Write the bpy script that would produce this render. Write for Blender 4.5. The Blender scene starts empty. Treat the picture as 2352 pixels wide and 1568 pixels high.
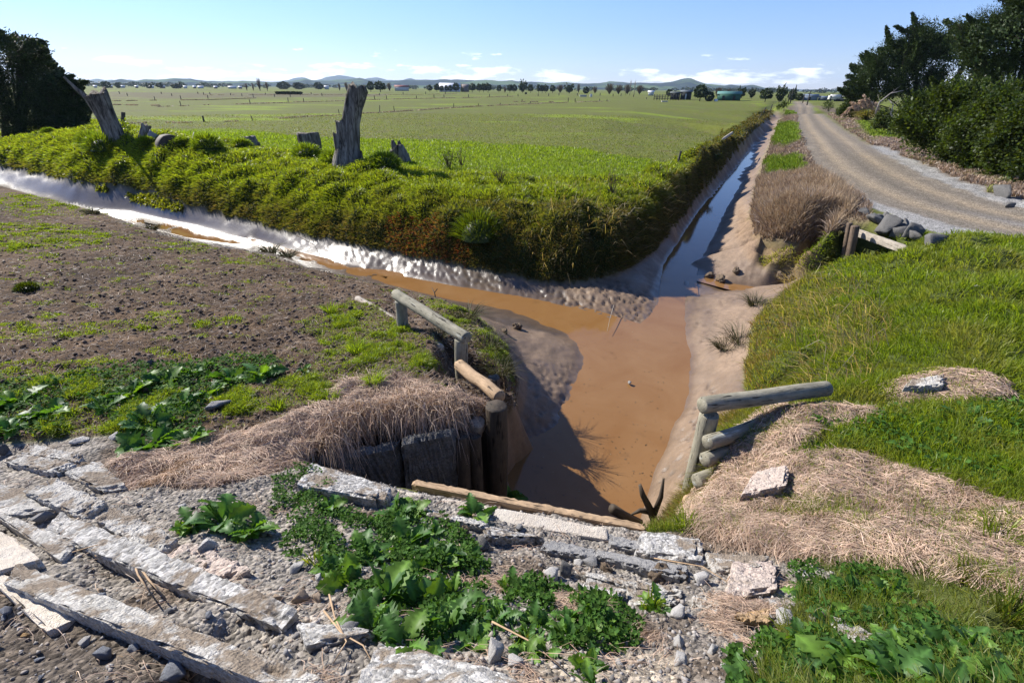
import bpy, bmesh, math
import numpy as np
from mathutils import Vector, Matrix, geometry

rng = np.random.default_rng(11)
scene = bpy.context.scene
COL = scene.collection

# ------------------------------------------------------------------ camera maths
W0, H0 = 2352.0, 1568.0
FPX = W0 * 17.0 / 36.0
CH = 3.2
PITCH = math.atan(581.0 / FPX)
ROLL = math.radians(0.55)
_f = np.array([0, math.cos(PITCH), -math.sin(PITCH)])
_r0 = np.array([1.0, 0, 0]); _u0 = np.array([0, math.sin(PITCH), math.cos(PITCH)])
_r = math.cos(ROLL) * _r0 + math.sin(ROLL) * _u0
_u = -math.sin(ROLL) * _r0 + math.cos(ROLL) * _u0
CAM = np.array([0, 0, CH])

def ray(px, py):
    return _f * FPX + _r * (px - W0 / 2) + _u * (H0 / 2 - py)

def P(px, py, z):
    d = ray(px, py)
    t = (z - CH) / d[2]
    return CAM + d * t

def Pd(px, py, dist):
    """point on the ray at a given horizontal distance"""
    d = ray(px, py)
    return CAM + d * (dist / math.hypot(d[0], d[1]))

def proj(X):
    X = np.asarray(X, float) - CAM
    w = X @ _f
    w = np.where(w < 1e-3, 1e-3, w)
    return W0 / 2 + FPX * (X @ _r) / w, H0 / 2 - FPX * (X @ _u) / w

# ------------------------------------------------------------------ noise
_perm = np.random.default_rng(3).permutation(256)
_perm = np.concatenate([_perm, _perm, _perm])
_grad = np.random.default_rng(4).normal(size=(256, 3))
_grad /= np.linalg.norm(_grad, axis=1)[:, None]

def pn(x, y, z=0.0):
    x, y, z = np.broadcast_arrays(np.asarray(x, float), np.asarray(y, float), np.asarray(z, float))
    xi = np.floor(x).astype(int); yi = np.floor(y).astype(int); zi = np.floor(z).astype(int)
    xf = x - xi; yf = y - yi; zf = z - zi
    u = xf**3 * (xf * (xf * 6 - 15) + 10); v = yf**3 * (yf * (yf * 6 - 15) + 10); w = zf**3 * (zf * (zf * 6 - 15) + 10)
    out = 0
    for dx in (0, 1):
        for dy in (0, 1):
            for dz in (0, 1):
                h = _perm[_perm[_perm[(xi + dx) & 255] + ((yi + dy) & 255)] + ((zi + dz) & 255)]
                g = _grad[h]
                d = g[..., 0] * (xf - dx) + g[..., 1] * (yf - dy) + g[..., 2] * (zf - dz)
                wt = (u if dx else 1 - u) * (v if dy else 1 - v) * (w if dz else 1 - w)
                out = out + d * wt
    return out * 1.5

def fbm(x, y, z=0.0, o=4):
    s = 0; a = 1.0; f = 1.0
    for i in range(o):
        s = s + a * pn(np.asarray(x) * f + 17.3 * i, np.asarray(y) * f - 9.1 * i, np.asarray(z) * f + 3.7 * i)
        a *= 0.5; f *= 2.03
    return s

def sstep(a, b, x):
    t = np.clip((np.asarray(x, float) - a) / (b - a), 0, 1)
    return t * t * (3 - 2 * t)

def inpoly(px, py, poly):
    poly = np.asarray(poly, float)
    r = np.zeros(np.shape(px), bool)
    n = len(poly); j = n - 1
    for i in range(n):
        xi, yi = poly[i]; xj, yj = poly[j]
        if yi != yj:
            c = ((yi > py) != (yj > py)) & (px < (xj - xi) * (py - yi) / (yj - yi) + xi)
            r ^= c
        j = i
    return r

# ------------------------------------------------------------------ mesh helpers
def tag(o, label=None, cat=None, group=None, kind=None):
    if label: o['label'] = label
    if cat: o['category'] = cat
    if group: o['group'] = group
    if kind: o['kind'] = kind
    return o

def link(name, me, mat=None, parent=None):
    o = bpy.data.objects.new(name, me)
    COL.objects.link(o)
    if mat is not None and len(me.materials) == 0:
        me.materials.append(mat)
    if parent is not None:
        o.parent = parent
    return o

def empty(name, loc=(0, 0, 0), rz=0.0):
    o = bpy.data.objects.new(name, None)
    o.empty_display_size = 0.2
    COL.objects.link(o)
    o.location = loc; o.rotation_euler = (0, 0, rz)
    return o

def np_mesh(name, V, quads=None, tris=None, cols=None, attrs=None, smooth=True):
    me = bpy.data.meshes.new(name)
    V = np.ascontiguousarray(V, dtype=np.float32)
    nq = 0 if quads is None else len(quads); nt = 0 if tris is None else len(tris)
    me.vertices.add(len(V)); me.vertices.foreach_set('co', V.ravel())
    loops = []
    if nq: loops.append(np.asarray(quads, np.int32).ravel())
    if nt: loops.append(np.asarray(tris, np.int32).ravel())
    loops = np.concatenate(loops)
    tot = np.concatenate([np.full(nq, 4, np.int32), np.full(nt, 3, np.int32)])
    start = np.concatenate([[0], np.cumsum(tot)[:-1]]).astype(np.int32)
    me.loops.add(len(loops)); me.loops.foreach_set('vertex_index', loops)
    me.polygons.add(nq + nt)
    me.polygons.foreach_set('loop_start', start)
    me.polygons.foreach_set('loop_total', tot)
    if smooth:
        me.polygons.foreach_set('use_smooth', np.ones(nq + nt, bool))
    if cols is not None:
        a = me.attributes.new('col', 'FLOAT_COLOR', 'POINT')
        c = np.ones((len(V), 4), np.float32); c[:, :3] = cols
        a.data.foreach_set('color', c.ravel())
    for k, v in (attrs or {}).items():
        a = me.attributes.new(k, 'FLOAT', 'POINT')
        a.data.foreach_set('value', np.asarray(v, np.float32))
    me.update(calc_edges=True)
    me.validate()
    return me

class MB:
    """collects pieces (verts, quads, tris, colour) into one mesh"""
    def __init__(s): s.V = []; s.Q = []; s.T = []; s.C = []; s.n = 0
    def add(s, V, Q=None, T=None, col=None):
        V = np.asarray(V, float).reshape(-1, 3)
        if Q is not None and len(Q): s.Q.append(np.asarray(Q, int) + s.n)
        if T is not None and len(T): s.T.append(np.asarray(T, int) + s.n)
        c = np.ones((len(V), 3)) * 0.5 if col is None else np.broadcast_to(np.asarray(col, float), (len(V), 3))
        s.V.append(V); s.C.append(c); s.n += len(V)
        return s
    def mesh(s, name, smooth=True, cols=True):
        return np_mesh(name, np.concatenate(s.V), np.concatenate(s.Q) if s.Q else None,
                       np.concatenate(s.T) if s.T else None, np.concatenate(s.C) if cols else None, smooth=smooth)
    def build(s, name, mat, parent=None, smooth=True):
        return link(name, s.mesh(name, smooth), mat, parent)

def unit(v):
    v = np.asarray(v, float)
    return v / np.maximum(np.linalg.norm(v, axis=-1, keepdims=True), 1e-9)

def tube(pts, rad, n=8, cap=True, jag=0.0, groove=0.0, seed=0, flat=1.0):
    """tapered tube along points; returns V,Q,T"""
    pts = np.asarray(pts, float); rad = np.broadcast_to(np.asarray(rad, float), (len(pts),))
    V = []
    d = unit(np.gradient(pts, axis=0))
    ref = np.array([0.0, 0, 1.0]) if abs(d[0][2]) < 0.8 else np.array([1.0, 0, 0])
    a0 = unit(np.cross(d[0], ref))
    for i in range(len(pts)):
        a = unit(a0 - d[i] * np.dot(a0, d[i])); b = np.cross(d[i], a); a0 = a
        th = np.linspace(0, 2 * math.pi, n, endpoint=False)
        r = rad[i] * np.ones(n)
        if groove: r = r * (1 + groove * pn(np.cos(th) * 2.1 + seed, np.sin(th) * 2.1, pts[i][2] * 0.35 + seed) + 0.5 * groove * pn(np.cos(th) * 5 + seed, np.sin(th) * 5, pts[i][2] * .8))
        ring = pts[i] + np.outer(r * np.cos(th), a) + np.outer(r * np.sin(th) * flat, b)
        if jag and i == len(pts) - 1:
            ring = ring + np.outer(jag * (pn(th * 1.3 + seed, seed * 1.7) * 1.2 + 0.5 * pn(th * 4 + seed, 5.1)), d[i])
        V.append(ring)
    V = np.concatenate(V); m = len(pts)
    Q = [(i * n + k, i * n + (k + 1) % n, (i + 1) * n + (k + 1) % n, (i + 1) * n + k) for i in range(m - 1) for k in range(n)]
    T = []
    if cap:
        c0 = len(V); V = np.vstack([V, pts[0], (V[(m - 1) * n:m * n].mean(0) - d[-1] * jag * 0.5)])
        T = [(c0, (k + 1) % n, k) for k in range(n)] + [(c0 + 1, (m - 1) * n + k, (m - 1) * n + (k + 1) % n) for k in range(n)]
    return V, Q, T

def bbox(c, s, rz=0.0):
    """plain box pieces for tiny far things"""
    x, y, z = np.array(s) / 2.0
    V = np.array([(-x, -y, -z), (x, -y, -z), (x, y, -z), (-x, y, -z), (-x, -y, z), (x, -y, z), (x, y, z), (-x, y, z)])
    R = np.array([[math.cos(rz), -math.sin(rz), 0], [math.sin(rz), math.cos(rz), 0], [0, 0, 1]])
    Q = [(0, 3, 2, 1), (4, 5, 6, 7), (0, 1, 5, 4), (1, 2, 6, 5), (2, 3, 7, 6), (3, 0, 4, 7)]
    return V @ R.T + np.array(c), Q

# ------------------------------------------------------------------ materials
def mat_new(name):
    m = bpy.data.materials.new(name); m.use_nodes = True
    nt = m.node_tree; nt.nodes.clear()
    out = nt.nodes.new('ShaderNodeOutputMaterial')
    return m, nt, out

def N(nt, t, **kw):
    n = nt.nodes.new(t)
    for k, v in kw.items():
        if k.startswith('i_'):
            n.inputs[k[2:].replace('_', ' ')].default_value = v
        else:
            setattr(n, k, v)
    return n

def mixrgb(nt, mode, fac, a, b):
    n = nt.nodes.new('ShaderNodeMix'); n.data_type = 'RGBA'; n.blend_type = mode; n.clamp_factor = True
    for sock, v in ((n.inputs[0], fac), (n.inputs[6], a), (n.inputs[7], b)):
        if hasattr(v, 'is_linked') or isinstance(v, bpy.types.NodeSocket): nt.links.new(v, sock)
        elif isinstance(v, (tuple, list)): sock.default_value = (*v[:3], 1.0)
        else: sock.default_value = v
    return n.outputs[2]

def mth(nt, op, a, b=None, c=None):
    n = nt.nodes.new('ShaderNodeMath'); n.operation = op
    for i, v in enumerate((a, b, c)):
        if v is None: continue
        if isinstance(v, bpy.types.NodeSocket): nt.links.new(v, n.inputs[i])
        else: n.inputs[i].default_value = v
    return n.outputs[0]

def ramp(nt, fac, stops):
    n = nt.nodes.new('ShaderNodeValToRGB')
    el = n.color_ramp.elements
    while len(el) > 1: el.remove(el[0])
    el[0].position = stops[0][0]; el[0].color = (*stops[0][1], 1)
    for p, c in stops[1:]:
        e = el.new(p); e.color = (*c, 1)
    nt.links.new(fac, n.inputs[0])
    return n.outputs[0]

def noise_tex(nt, scale, detail=4, rough=0.55, vec=None, dist=0.0):
    n = nt.nodes.new('ShaderNodeTexNoise'); n.inputs['Scale'].default_value = scale
    n.inputs['Detail'].default_value = detail; n.inputs['Roughness'].default_value = rough
    n.inputs['Distortion'].default_value = dist
    if vec is not None: nt.links.new(vec, n.inputs['Vector'])
    return n.outputs[0]

def obj_coord(nt, scale=None):
    tc = nt.nodes.new('ShaderNodeTexCoord')
    v = tc.outputs['Object']
    if scale:
        mp = nt.nodes.new('ShaderNodeMapping'); mp.inputs['Scale'].default_value = scale
        nt.links.new(v, mp.inputs[0]); v = mp.outputs[0]
    return v

def bump(nt, h, strength=0.5, dist=0.02, normal=None):
    n = nt.nodes.new('ShaderNodeBump'); n.inputs['Strength'].default_value = strength; n.inputs['Distance'].default_value = dist
    nt.links.new(h, n.inputs['Height'])
    if normal is not None: nt.links.new(normal, n.inputs['Normal'])
    return n.outputs[0]

def principled(nt, out, base=None, rough=0.8, spec=0.3, normal=None):
    b = nt.nodes.new('ShaderNodeBsdfPrincipled')
    if isinstance(base, bpy.types.NodeSocket): nt.links.new(base, b.inputs['Base Color'])
    elif base is not None: b.inputs['Base Color'].default_value = (*base, 1)
    if isinstance(rough, bpy.types.NodeSocket): nt.links.new(rough, b.inputs['Roughness'])
    else: b.inputs['Roughness'].default_value = rough
    if isinstance(spec, bpy.types.NodeSocket): nt.links.new(spec, b.inputs['Specular IOR Level'])
    else: b.inputs['Specular IOR Level'].default_value = spec
    if normal is not None: nt.links.new(normal, b.inputs['Normal'])
    if out is not None: nt.links.new(b.outputs[0], out.inputs[0])
    return b

def foliage_mat(name, trans=0.45, rough=0.5, spec=0.25, warm=(1.25, 1.25, 0.6), vary=0.35):
    m, nt, out = mat_new(name)
    a = N(nt, 'ShaderNodeAttribute', attribute_name='col')
    no = noise_tex(nt, 9.0, 2, vec=obj_coord(nt))
    k = mth(nt, 'MULTIPLY_ADD', no, 2 * vary, 1 - vary)
    c = mixrgb(nt, 'MULTIPLY', 1.0, a.outputs['Color'], k)
    b = principled(nt, None, c, rough, spec)
    t = N(nt, 'ShaderNodeBsdfTranslucent')
    tc = mixrgb(nt, 'MULTIPLY', 1.0, c, warm)
    nt.links.new(tc, t.inputs[0])
    mx = N(nt, 'ShaderNodeMixShader'); mx.inputs[0].default_value = trans
    nt.links.new(b.outputs[0], mx.inputs[1]); nt.links.new(t.outputs[0], mx.inputs[2])
    nt.links.new(mx.outputs[0], out.inputs[0])
    return m

def solid_mat(name, c1, c2, scale=6.0, rough=0.8, spec=0.25, bstr=0.5, bdist=0.02, stretch=None, detail=6, extra=None, wood=False):
    m, nt, out = mat_new(name)
    v = obj_coord(nt, stretch)
    if wood:
        cv = N(nt, 'ShaderNodeCombineXYZ')
        for k_, a_ in enumerate(('lx', 'ly', 'lz')): nt.links.new(N(nt, 'ShaderNodeAttribute', attribute_name=a_).outputs['Fac'], cv.inputs[k_])
        v = cv.outputs[0]
    n1 = noise_tex(nt, scale, detail, 0.6, v)
    n2 = noise_tex(nt, scale * 6, 4, 0.6, v)
    f = mth(nt, 'MULTIPLY_ADD', n1, 1.8, -0.4)
    c = mixrgb(nt, 'MIX', f, c1, c2)
    if extra:
        n3 = noise_tex(nt, extra[0], 3, 0.6, v)
        f3 = ramp(nt, n3, [(extra[2], (0, 0, 0)), (extra[2] + 0.08, (1, 1, 1))])
        c = mixrgb(nt, 'MIX', f3, c, extra[1])
    k = mth(nt, 'MULTIPLY_ADD', n2, 0.6, 0.7)
    c = mixrgb(nt, 'MULTIPLY', 1.0, c, k)
    if wood:
        n5 = noise_tex(nt, scale * 2.2, 3, .5, v); cr = ramp(nt, n5, [(.33, (.12, .12, .12)), (.40, (1, 1, 1))]); c = mixrgb(nt, 'MULTIPLY', 1.0, c, cr)
        n6 = noise_tex(nt, 7.0, 4, .6, obj_coord(nt)); c = mixrgb(nt, 'MULTIPLY', 1.0, c, mth(nt, 'MULTIPLY_ADD', n6, 1.2, .42))
    h = mth(nt, 'ADD', n1, mth(nt, 'MULTIPLY', n2, 0.6))
    principled(nt, out, c, rough, spec, bump(nt, h, bstr, bdist))
    return m

def concrete_mat(name, c1, c2, agg=60.0, rough=0.9, pebb=0.35, soil=0.0):
    m, nt, out = mat_new(name)
    v = obj_coord(nt)
    n1 = noise_tex(nt, 5.0, 6, 0.65, v); n2 = noise_tex(nt, 40.0, 5, 0.7, v)
    vo = N(nt, 'ShaderNodeTexVoronoi'); vo.inputs['Scale'].default_value = agg
    nt.links.new(v, vo.inputs['Vector'])
    c = mixrgb(nt, 'MIX', mth(nt, 'MULTIPLY_ADD', n1, 2.2, -0.6), c1, c2)
    hs = N(nt, 'ShaderNodeSeparateColor'); nt.links.new(vo.outputs['Color'], hs.inputs[0])
    pk = mth(nt, 'MULTIPLY_ADD', hs.outputs[0], 2 * pebb, 1 - pebb)
    c = mixrgb(nt, 'MULTIPLY', 1.0, c, pk)
    k = mth(nt, 'MULTIPLY_ADD', n2, 0.7, 0.65)
    c = mixrgb(nt, 'MULTIPLY', 1.0, c, k)
    if soil:
        sz = N(nt, 'ShaderNodeSeparateXYZ'); nt.links.new(N(nt, 'ShaderNodeNewGeometry').outputs['Normal'], sz.inputs[0])
        n4 = noise_tex(nt, 3.4, 7, .7, v, .4)
        s4 = ramp(nt, n4, [(soil, (0, 0, 0)), (soil + .07, (1, 1, 1))])
        s4 = mth(nt, 'MULTIPLY', s4, mth(nt, 'GREATER_THAN', sz.outputs[2], .55))
        c = mixrgb(nt, 'MIX', s4, c, mixrgb(nt, 'MULTIPLY', 1.0, (.20, .16, .12), mth(nt, 'MULTIPLY_ADD', n2, 1.6, .25)))
    h = mth(nt, 'ADD', mth(nt, 'MULTIPLY', vo.outputs['Distance'], -0.6), mth(nt, 'ADD', mth(nt, 'MULTIPLY', n2, 1.2), n1))
    principled(nt, out, c, rough, 0.2, bump(nt, h, 0.9, 0.015))
    return m
# ------------------------------------------------------------------ terrain: breaklines (photo pixel, photo pixel, height)
L_T = [(-250,335,.0),(-100,330,.1),(0,322,.25),(100,305,.72),(200,292,1.1),(300,308,1.0),(400,328,.8),(500,344,.6),(600,355,.4),(760,385,.3),(900,400,.22),(1000,408,.2),(1150,418,.15),(1300,425,.12),(1420,425,.1),(1500,405,.1),(1560,378,.08),(1620,345,.05),(1700,300,.05),(1755,264,.03),(1783,246,.0)]
L_B = [(-250,362,-.9),(-100,374,-.9),(0,386,-.9),(100,402,-.9),(180,422,-.95),(320,441,-1.1),(400,465,-1.2),(480,490,-1.4),(588,516,-1.47),(716,546,-1.48),(844,572,-1.54),(947,592,-1.56),(1024,606,-1.58),(1152,630,-1.62),(1260,650,-1.65),(1350,645,-1.62),(1420,630,-1.6),(1480,592,-1.6),(1530,540,-1.6),(1575,475,-1.55),(1632,410,-1.5),(1683,345,-1.5),(1733,292,-1.5),(1770,262,-1.5)]
ZW = -1.9
L_W1 = [(-250,425,ZW),(0,452,ZW),(200,482,ZW),(307,490,ZW),(410,512,ZW),(538,541,ZW),(588,554,ZW),(690,586,ZW),(783,606,ZW),(906,632,ZW),(1049,658,ZW),(1176,678,ZW),(1260,694,ZW),(1340,712,ZW),(1420,738,ZW),(1470,753,ZW),(1492,735,ZW),(1512,702,ZW),(1517,660,ZW),(1522,608,ZW),(1562,545,ZW),(1603,483,ZW),(1657,417,ZW),(1707,352,ZW),(1750,300,ZW),(1777,272,ZW)]
L_W2 = [(1786,275,ZW),(1765,312,ZW),(1745,345,ZW),(1722,392,ZW),(1697,435,ZW),(1676,470,ZW),(1660,500,ZW),(1640,545,ZW),(1612,590,ZW),(1575,612,ZW),(1570,632,ZW)]
L_W2b = [(1570,645,ZW),(1575,680,ZW),(1572,720,ZW),(1578,780,ZW),(1590,840,ZW),(1585,890,ZW),(1570,940,ZW),(1540,1000,ZW),(1515,1050,ZW),(1500,1100,ZW),(1485,1150,ZW),(1465,1215,ZW)]
L_W3 = [(-250,440,ZW),(0,465,ZW),(231,495,ZW),(333,522,ZW),(436,547,ZW),(588,568,ZW),(690,598,ZW),(793,626,ZW),(844,641,ZW),(972,674,ZW),(1049,692,ZW),(1176,712,ZW),(1235,738,ZW),(1300,765,ZW),(1345,800,ZW),(1335,850,ZW),(1305,910,ZW),(1275,980,ZW),(1225,1040,ZW-.06),(1180,1090,ZW-.12),(1150,1135,ZW-.15)]
BED = ZW - 0.14
L_BED = [[(450,540,BED),(588,560,BED),(690,592,BED),(783,616,BED),(906,641,BED),(1049,675,BED),(1176,694,BED),(1300,725,BED),(1400,765,BED),(1470,800,BED),(1450,900,BED),(1420,1000,BED),(1370,1100,BED),(1330,1190,BED)],
         [(1545,720,BED),(1546,650,BED),(1570,600,BED),(1600,540,BED),(1640,475,BED),(1690,400,BED),(1727,345,BED),(1765,295,BED)],
         [(1520,900,BED),(1480,1000,BED),(1440,1100,BED),(1420,1190,BED)],[(1510,720,BED),(1500,780,BED),(1540,800,BED)]]
L_L1 = [(-250,402,-.75),(-100,412,-.8),(0,424,-.85),(90,451,-1.05),(164,470,-1.1),(231,490,-1.2),(295,515,-1.25),(341,528,-1.3),(400,548,-1.35),(451,558,-1.35),(513,570,-1.4),(588,582,-1.4),(652,598,-1.4),(716,619,-1.45),(793,636,-1.45),(844,648,-1.45),(896,658,-1.45),(960,676,-1.45),(1024,697,-1.4),(1075,715,-1.3)]
# right bank of the straight drain, side channel, scarp
L_G = [(1795,272,-1.0),(1782,305,-1.1),(1765,345,-1.1),(1750,385,-1.1),(1740,425,-1.1),(1730,470,-1.1),(1724,510,-1.1),(1733,540,-1.05)]
L_GT = [(1815,262,-.05),(1828,300,-.05),(1842,350,-.05),(1862,400,-.05),(1900,440,-.03),(1935,475,-.03),(1925,505,-.03)]
L_S1 = [(1745,548,-.95),(1800,562,-.8),(1860,555,-.5),(1900,530,-.2)]
L_S0 = [(1728,590,-1.6),(1790,616,-1.65),(1840,622,-1.7),(1880,612,-1.75)]
L_SF = [(1560,636,-1.97),(1640,651,-1.97),(1700,660,-1.96),(1764,669,-1.96),(1830,657,-1.93)]
L_M = [(1764,692,-1.35),(1727,761,-1.3),(1712,843,-1.25),(1705,890,-1.2),(1690,930,-1.2)]
L_MC = [(1841,645,-1.1),(1887,607,-.7),(1948,592,-.4),(2020,590,-.15),(2071,577,0),(2118,558,.25),(2200,548,.4),(2276,541,.5),(2352,550,.5),(2550,560,.5)]
L_MI = [[(1800,720,-1.0),(1870,690,-.7),(2000,680,-.25),(2150,660,.25),(2352,680,.45),(2550,700,.45)],
        [(1770,800,-.9),(1850,800,-.6),(2000,800,-.1),(2200,780,.3),(2352,790,.4),(2550,800,.4)],
        [(1740,880,-1.0),(1820,870,-.6),(1920,880,-.05),(2050,880,.15),(2200,890,.28),(2352,900,.32),(2550,900,.35)],
        [(2050,980,.18),(2200,1000,.25),(2352,1000,.38),(2550,1000,.4)],
        [(1750,1100,.02),(1900,1080,.12),(2100,1120,.3),(2352,1130,.5),(2550,1130,.55)]]
L_RR = [(1676,1048,-.22),(1690,1005,-.10),(1726,968,.0),(1800,945,.08),(1905,930,.13),(2000,925,.15)]
L_RD = [(1640,950,-1.3),(1700,915,-1.25),(1780,900,-1.0),(1860,900,-.5)]   # mud seen behind the right wing wall
L_RS = [(1622,1090,-.62),(1592,1130,-.95),(1545,1160,-1.3),(1515,1180,-1.6)]
L_RR2 = [(1668,1095,-.22),(1622,1165,-.15),(1575,1212,.0)]
# left land
L_LL = [[(-250,470,-.8),(0,480,-.9),(200,520,-1.1),(400,570,-1.15),(560,600,-1.2),(700,640,-1.25),(820,665,-1.2),(950,700,-1.15)],
        [(-250,560,-.7),(0,560,-.75),(250,600,-.9),(500,650,-.9),(700,680,-.85),(850,705,-.75),(920,735,-.55),(1000,770,-.4)],
        [(-250,700,-.55),(0,700,-.6),(300,710,-.6),(600,720,-.6),(800,740,-.58)],
        [(-250,850,-.2),(0,850,-.25),(300,850,-.25),(600,850,-.22),(850,850,-.15),(1000,860,-.1)],
        [(-250,1000,.08),(0,1000,.05),(300,985,.03),(600,960,.0),(720,940,.0)],
        [(-250,1120,.32),(0,1120,.3),(250,1100,.25),(500,1080,.2),(650,1060,.15)]]
L_LB = [(1040,705,-1.1),(1085,735,-.95),(1125,790,-.8),(1160,860,-.75),(1172,905,-.8)]
L_LB0 = [(1110,715,-1.65),(1160,750,-1.6),(1195,800,-1.55),(1215,870,-1.55),(1205,930,-1.6),(1180,985,-1.8),(1150,1040,-2.0)]
L_LR = [(735,1005,.03),(800,945,.0),(900,928,-.05),(1000,925,-.05),(1060,930,-.1),(1105,925,-.1)]
L_LF = [(760,1062,-.25),(830,1085,-.5),(900,1108,-.95),(1000,1112,-1.1)]
L_RA = [(-250,1650,1.15),(600,1650,1.4),(1200,1650,1.5),(1800,1650,1.45),(2550,1650,1.35)]
L_RB = [(-250,1400,.78),(400,1400,.88),(800,1400,.95),(1200,1400,.85),(1600,1400,.65),(2000,1400,.75),(2550,1400,.85)]
L_RC = [(-250,1240,.5),(300,1240,.55),(700,1240,.52),(1000,1240,.38),(1300,1290,.28),(1600,1310,.3),(1800,1290,.28),(2100,1250,.5),(2550,1250,.68)]
L_HW = [(735,1078,.12),(890,1120,.08),(1000,1140,.08),(1200,1190,.04),(1400,1228,.02),(1480,1232,.02),(1570,1228,.05)]
ALL_L = [L_T,L_B,L_W1,L_W2,L_W2b,L_W3,L_L1,L_G,L_GT,L_S1,L_S0,L_SF,L_M,L_MC,L_RR,L_RD,L_RS,L_RR2,L_LB,L_LB0,L_LR,L_LF,L_RA,L_RB,L_RC,L_HW]+L_BED+L_MI+L_LL
ROADPX = [(1838,234),(1843,240),(1860,262),(1886,300),(1938,352),(1992,395),(2062,432),(2180,475),(2352,520)]
road_c = np.array([P(x, y, 0.0)[:2] for x, y in ROADPX] + [[22.0, 9.0], [32.0, 4.0]])

def resample(W, step=None):
    W = np.asarray(W, float); out = []
    for a, b in zip(W[:-1], W[1:]):
        r = max(0.5, np.hypot(*((a + b) / 2)[:2]))
        n = max(1, int(np.ceil(np.linalg.norm(b[:2] - a[:2]) / (step or 0.018 * r))))
        n = min(n, 60)
        for k in range(n): out.append(a + (b - a) * k / n)
    out.append(W[-1]); return np.array(out)

def dens(L, step=10):
    out = []
    for a, b in zip(L[:-1], L[1:]):
        n = max(1, int(math.ceil(math.hypot(b[0] - a[0], b[1] - a[1]) / step)))
        for k in range(n):
            t = k / n
            out.append(P(a[0] + (b[0] - a[0]) * t, a[1] + (b[1] - a[1]) * t, a[2] + (b[2] - a[2]) * t))
    out.append(P(*L[-1])); return np.array(out)

TP = [dens(L) for L in ALL_L]
# rounded profile of the far bank between base and shoulder
nb = 220
def respar(W, n):
    W = np.array([P(*q) for q in W]); 
    # parametrise by photo column order of the polyline (both lines run left to right)
    s = np.concatenate([[0], np.cumsum(np.linalg.norm(np.diff(unit(W - CAM), axis=0), axis=1))]); s /= s[-1]
    t = np.linspace(0, 1, n)
    return np.stack([np.interp(t, s, W[:, k]) for k in range(3)], 1)
cornerT = 13; cornerB = 14
def bankpair():
    a = [(respar(L_B[:cornerB + 1], 140), respar(L_T[:cornerT + 1], 140)), (respar(L_B[cornerB:], 90), respar(L_T[cornerT:], 90))]
    return np.concatenate([a[0][0], a[1][0]]), np.concatenate([a[0][1], a[1][1]])
bkB, bkT = bankpair()
px_, _ = proj(bkB)
cl = sstep(650, 1100, px_)
for fx, zl, zr in ((.10, .25, .42), (.25, .50, .80), (.45, .72, .95), (.7, .9, 1.0)):
    q = bkB + (bkT - bkB) * fx
    q[:, 2] = bkB[:, 2] + (bkT[:, 2] - bkB[:, 2]) * (zl * (1 - cl) + zr * cl)
    TP.append(q)
# drop in front of the headwall beam, hidden ground of the culvert, far plain
hw = dens(L_HW[1:6]); n_ = np.array([.26, .96, 0])
d = hw + n_ * 0.30; d[:, 2] = -2.05; TP.append(d)
d = hw + n_ * 0.22; d[:, 2] = -0.1; TP.append(d)
TP.append(resample([(-.78,4.36,-1.5),(-.5,4.42,-2.05),(-.2,4.47,-2.06),(.02,4.62,-2.07),(.08,4.9,-2.07),(.05,5.2,-2.06),(.10,5.7,-2.04)], .09))
TP.append(resample([(-.36,4.75,-.1),(-.33,5.2,-.3),(-.26,5.7,-.6),(-.14,5.95,-.75)], .09))
TP.append(resample([(8.2,12.55,-1.75),(9.0,12.9,-1.75),(9.6,13.1,-1.75)]))
TP.append(resample([(9.62,14.4,-.7),(9.6,13.2,-1.75),(9.65,12.3,-1.1)]))
TP.append(resample([(9.85,14.6,0),(9.95,13.2,0),(10.0,11.9,0.05),(10.4,11.4,.1),(12,10.6,.1)]))
TP.append(resample([(8.6,12.0,-1.0),(9.2,12.2,-1.0),(9.6,12.0,-.9)]))
def offset_poly(c, off):
    t = unit(np.gradient(c, axis=0)); n = np.stack([t[:, 1], -t[:, 0]], 1)
    return c + n * off
rs_ = resample(np.column_stack([road_c, np.zeros(len(road_c))]), 0.4)
for off, z in ((-2.2, 0.0), (0, .05), (2.4, 0.0), (5, .05), (9, .1), (16, .1)):
    o = offset_poly(road_c, off); o = o[3 if off < 5 else 0:]
    o = np.column_stack([o, np.full(len(o), z)])
    # keep the road ground clear of the near mound
    pts = resample(o); X, Y = proj(pts)
    dmin = np.min(np.hypot(pts[:, None, 0] - rs_[None, :, 0], pts[:, None, 1] - rs_[None, :, 1]), 1)
    keep = (X > 1800) & (dmin > abs(off) * .95) & ~((X > 1700) & (Y > 560)) & (np.hypot(pts[:, 0], pts[:, 1]) > 11.5)
    if off < 0: keep &= pts[:, 1] > 14.6
    TP.append(pts[keep])
ring = []
for az in np.arange(-115, 116, 3):
    a = math.radians(az)
    for r in (250, 600, 12000): ring.append((r * math.sin(a), r * math.cos(a), 0))
for az in np.arange(-115, 116, 6):
    a = math.radians(az)
    ring.append((.45 * math.sin(a), .45 * math.cos(a), 1.5)); ring.append((.75 * math.sin(a), .75 * math.cos(a), 1.42))
for az in list(range(-115, -50, 8)):
    a = math.radians(az)
    for r, z in ((1.5, 1.0), (3, .6), (6, .0), (12, -.6), (20, -1.0), (60, .5), (35, -.8 if az > -62 else -.5)):
        if az > -62 and r > 6: continue
        ring.append((r * math.sin(a), r * math.cos(a), z))
for az in list(range(56, 116, 8)):
    a = math.radians(az)
    for r, z in ((1.5, 1.1), (3, .6), (6, .4), (12, .2), (30, .05)): ring.append((r * math.sin(a), r * math.cos(a), z))
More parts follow.
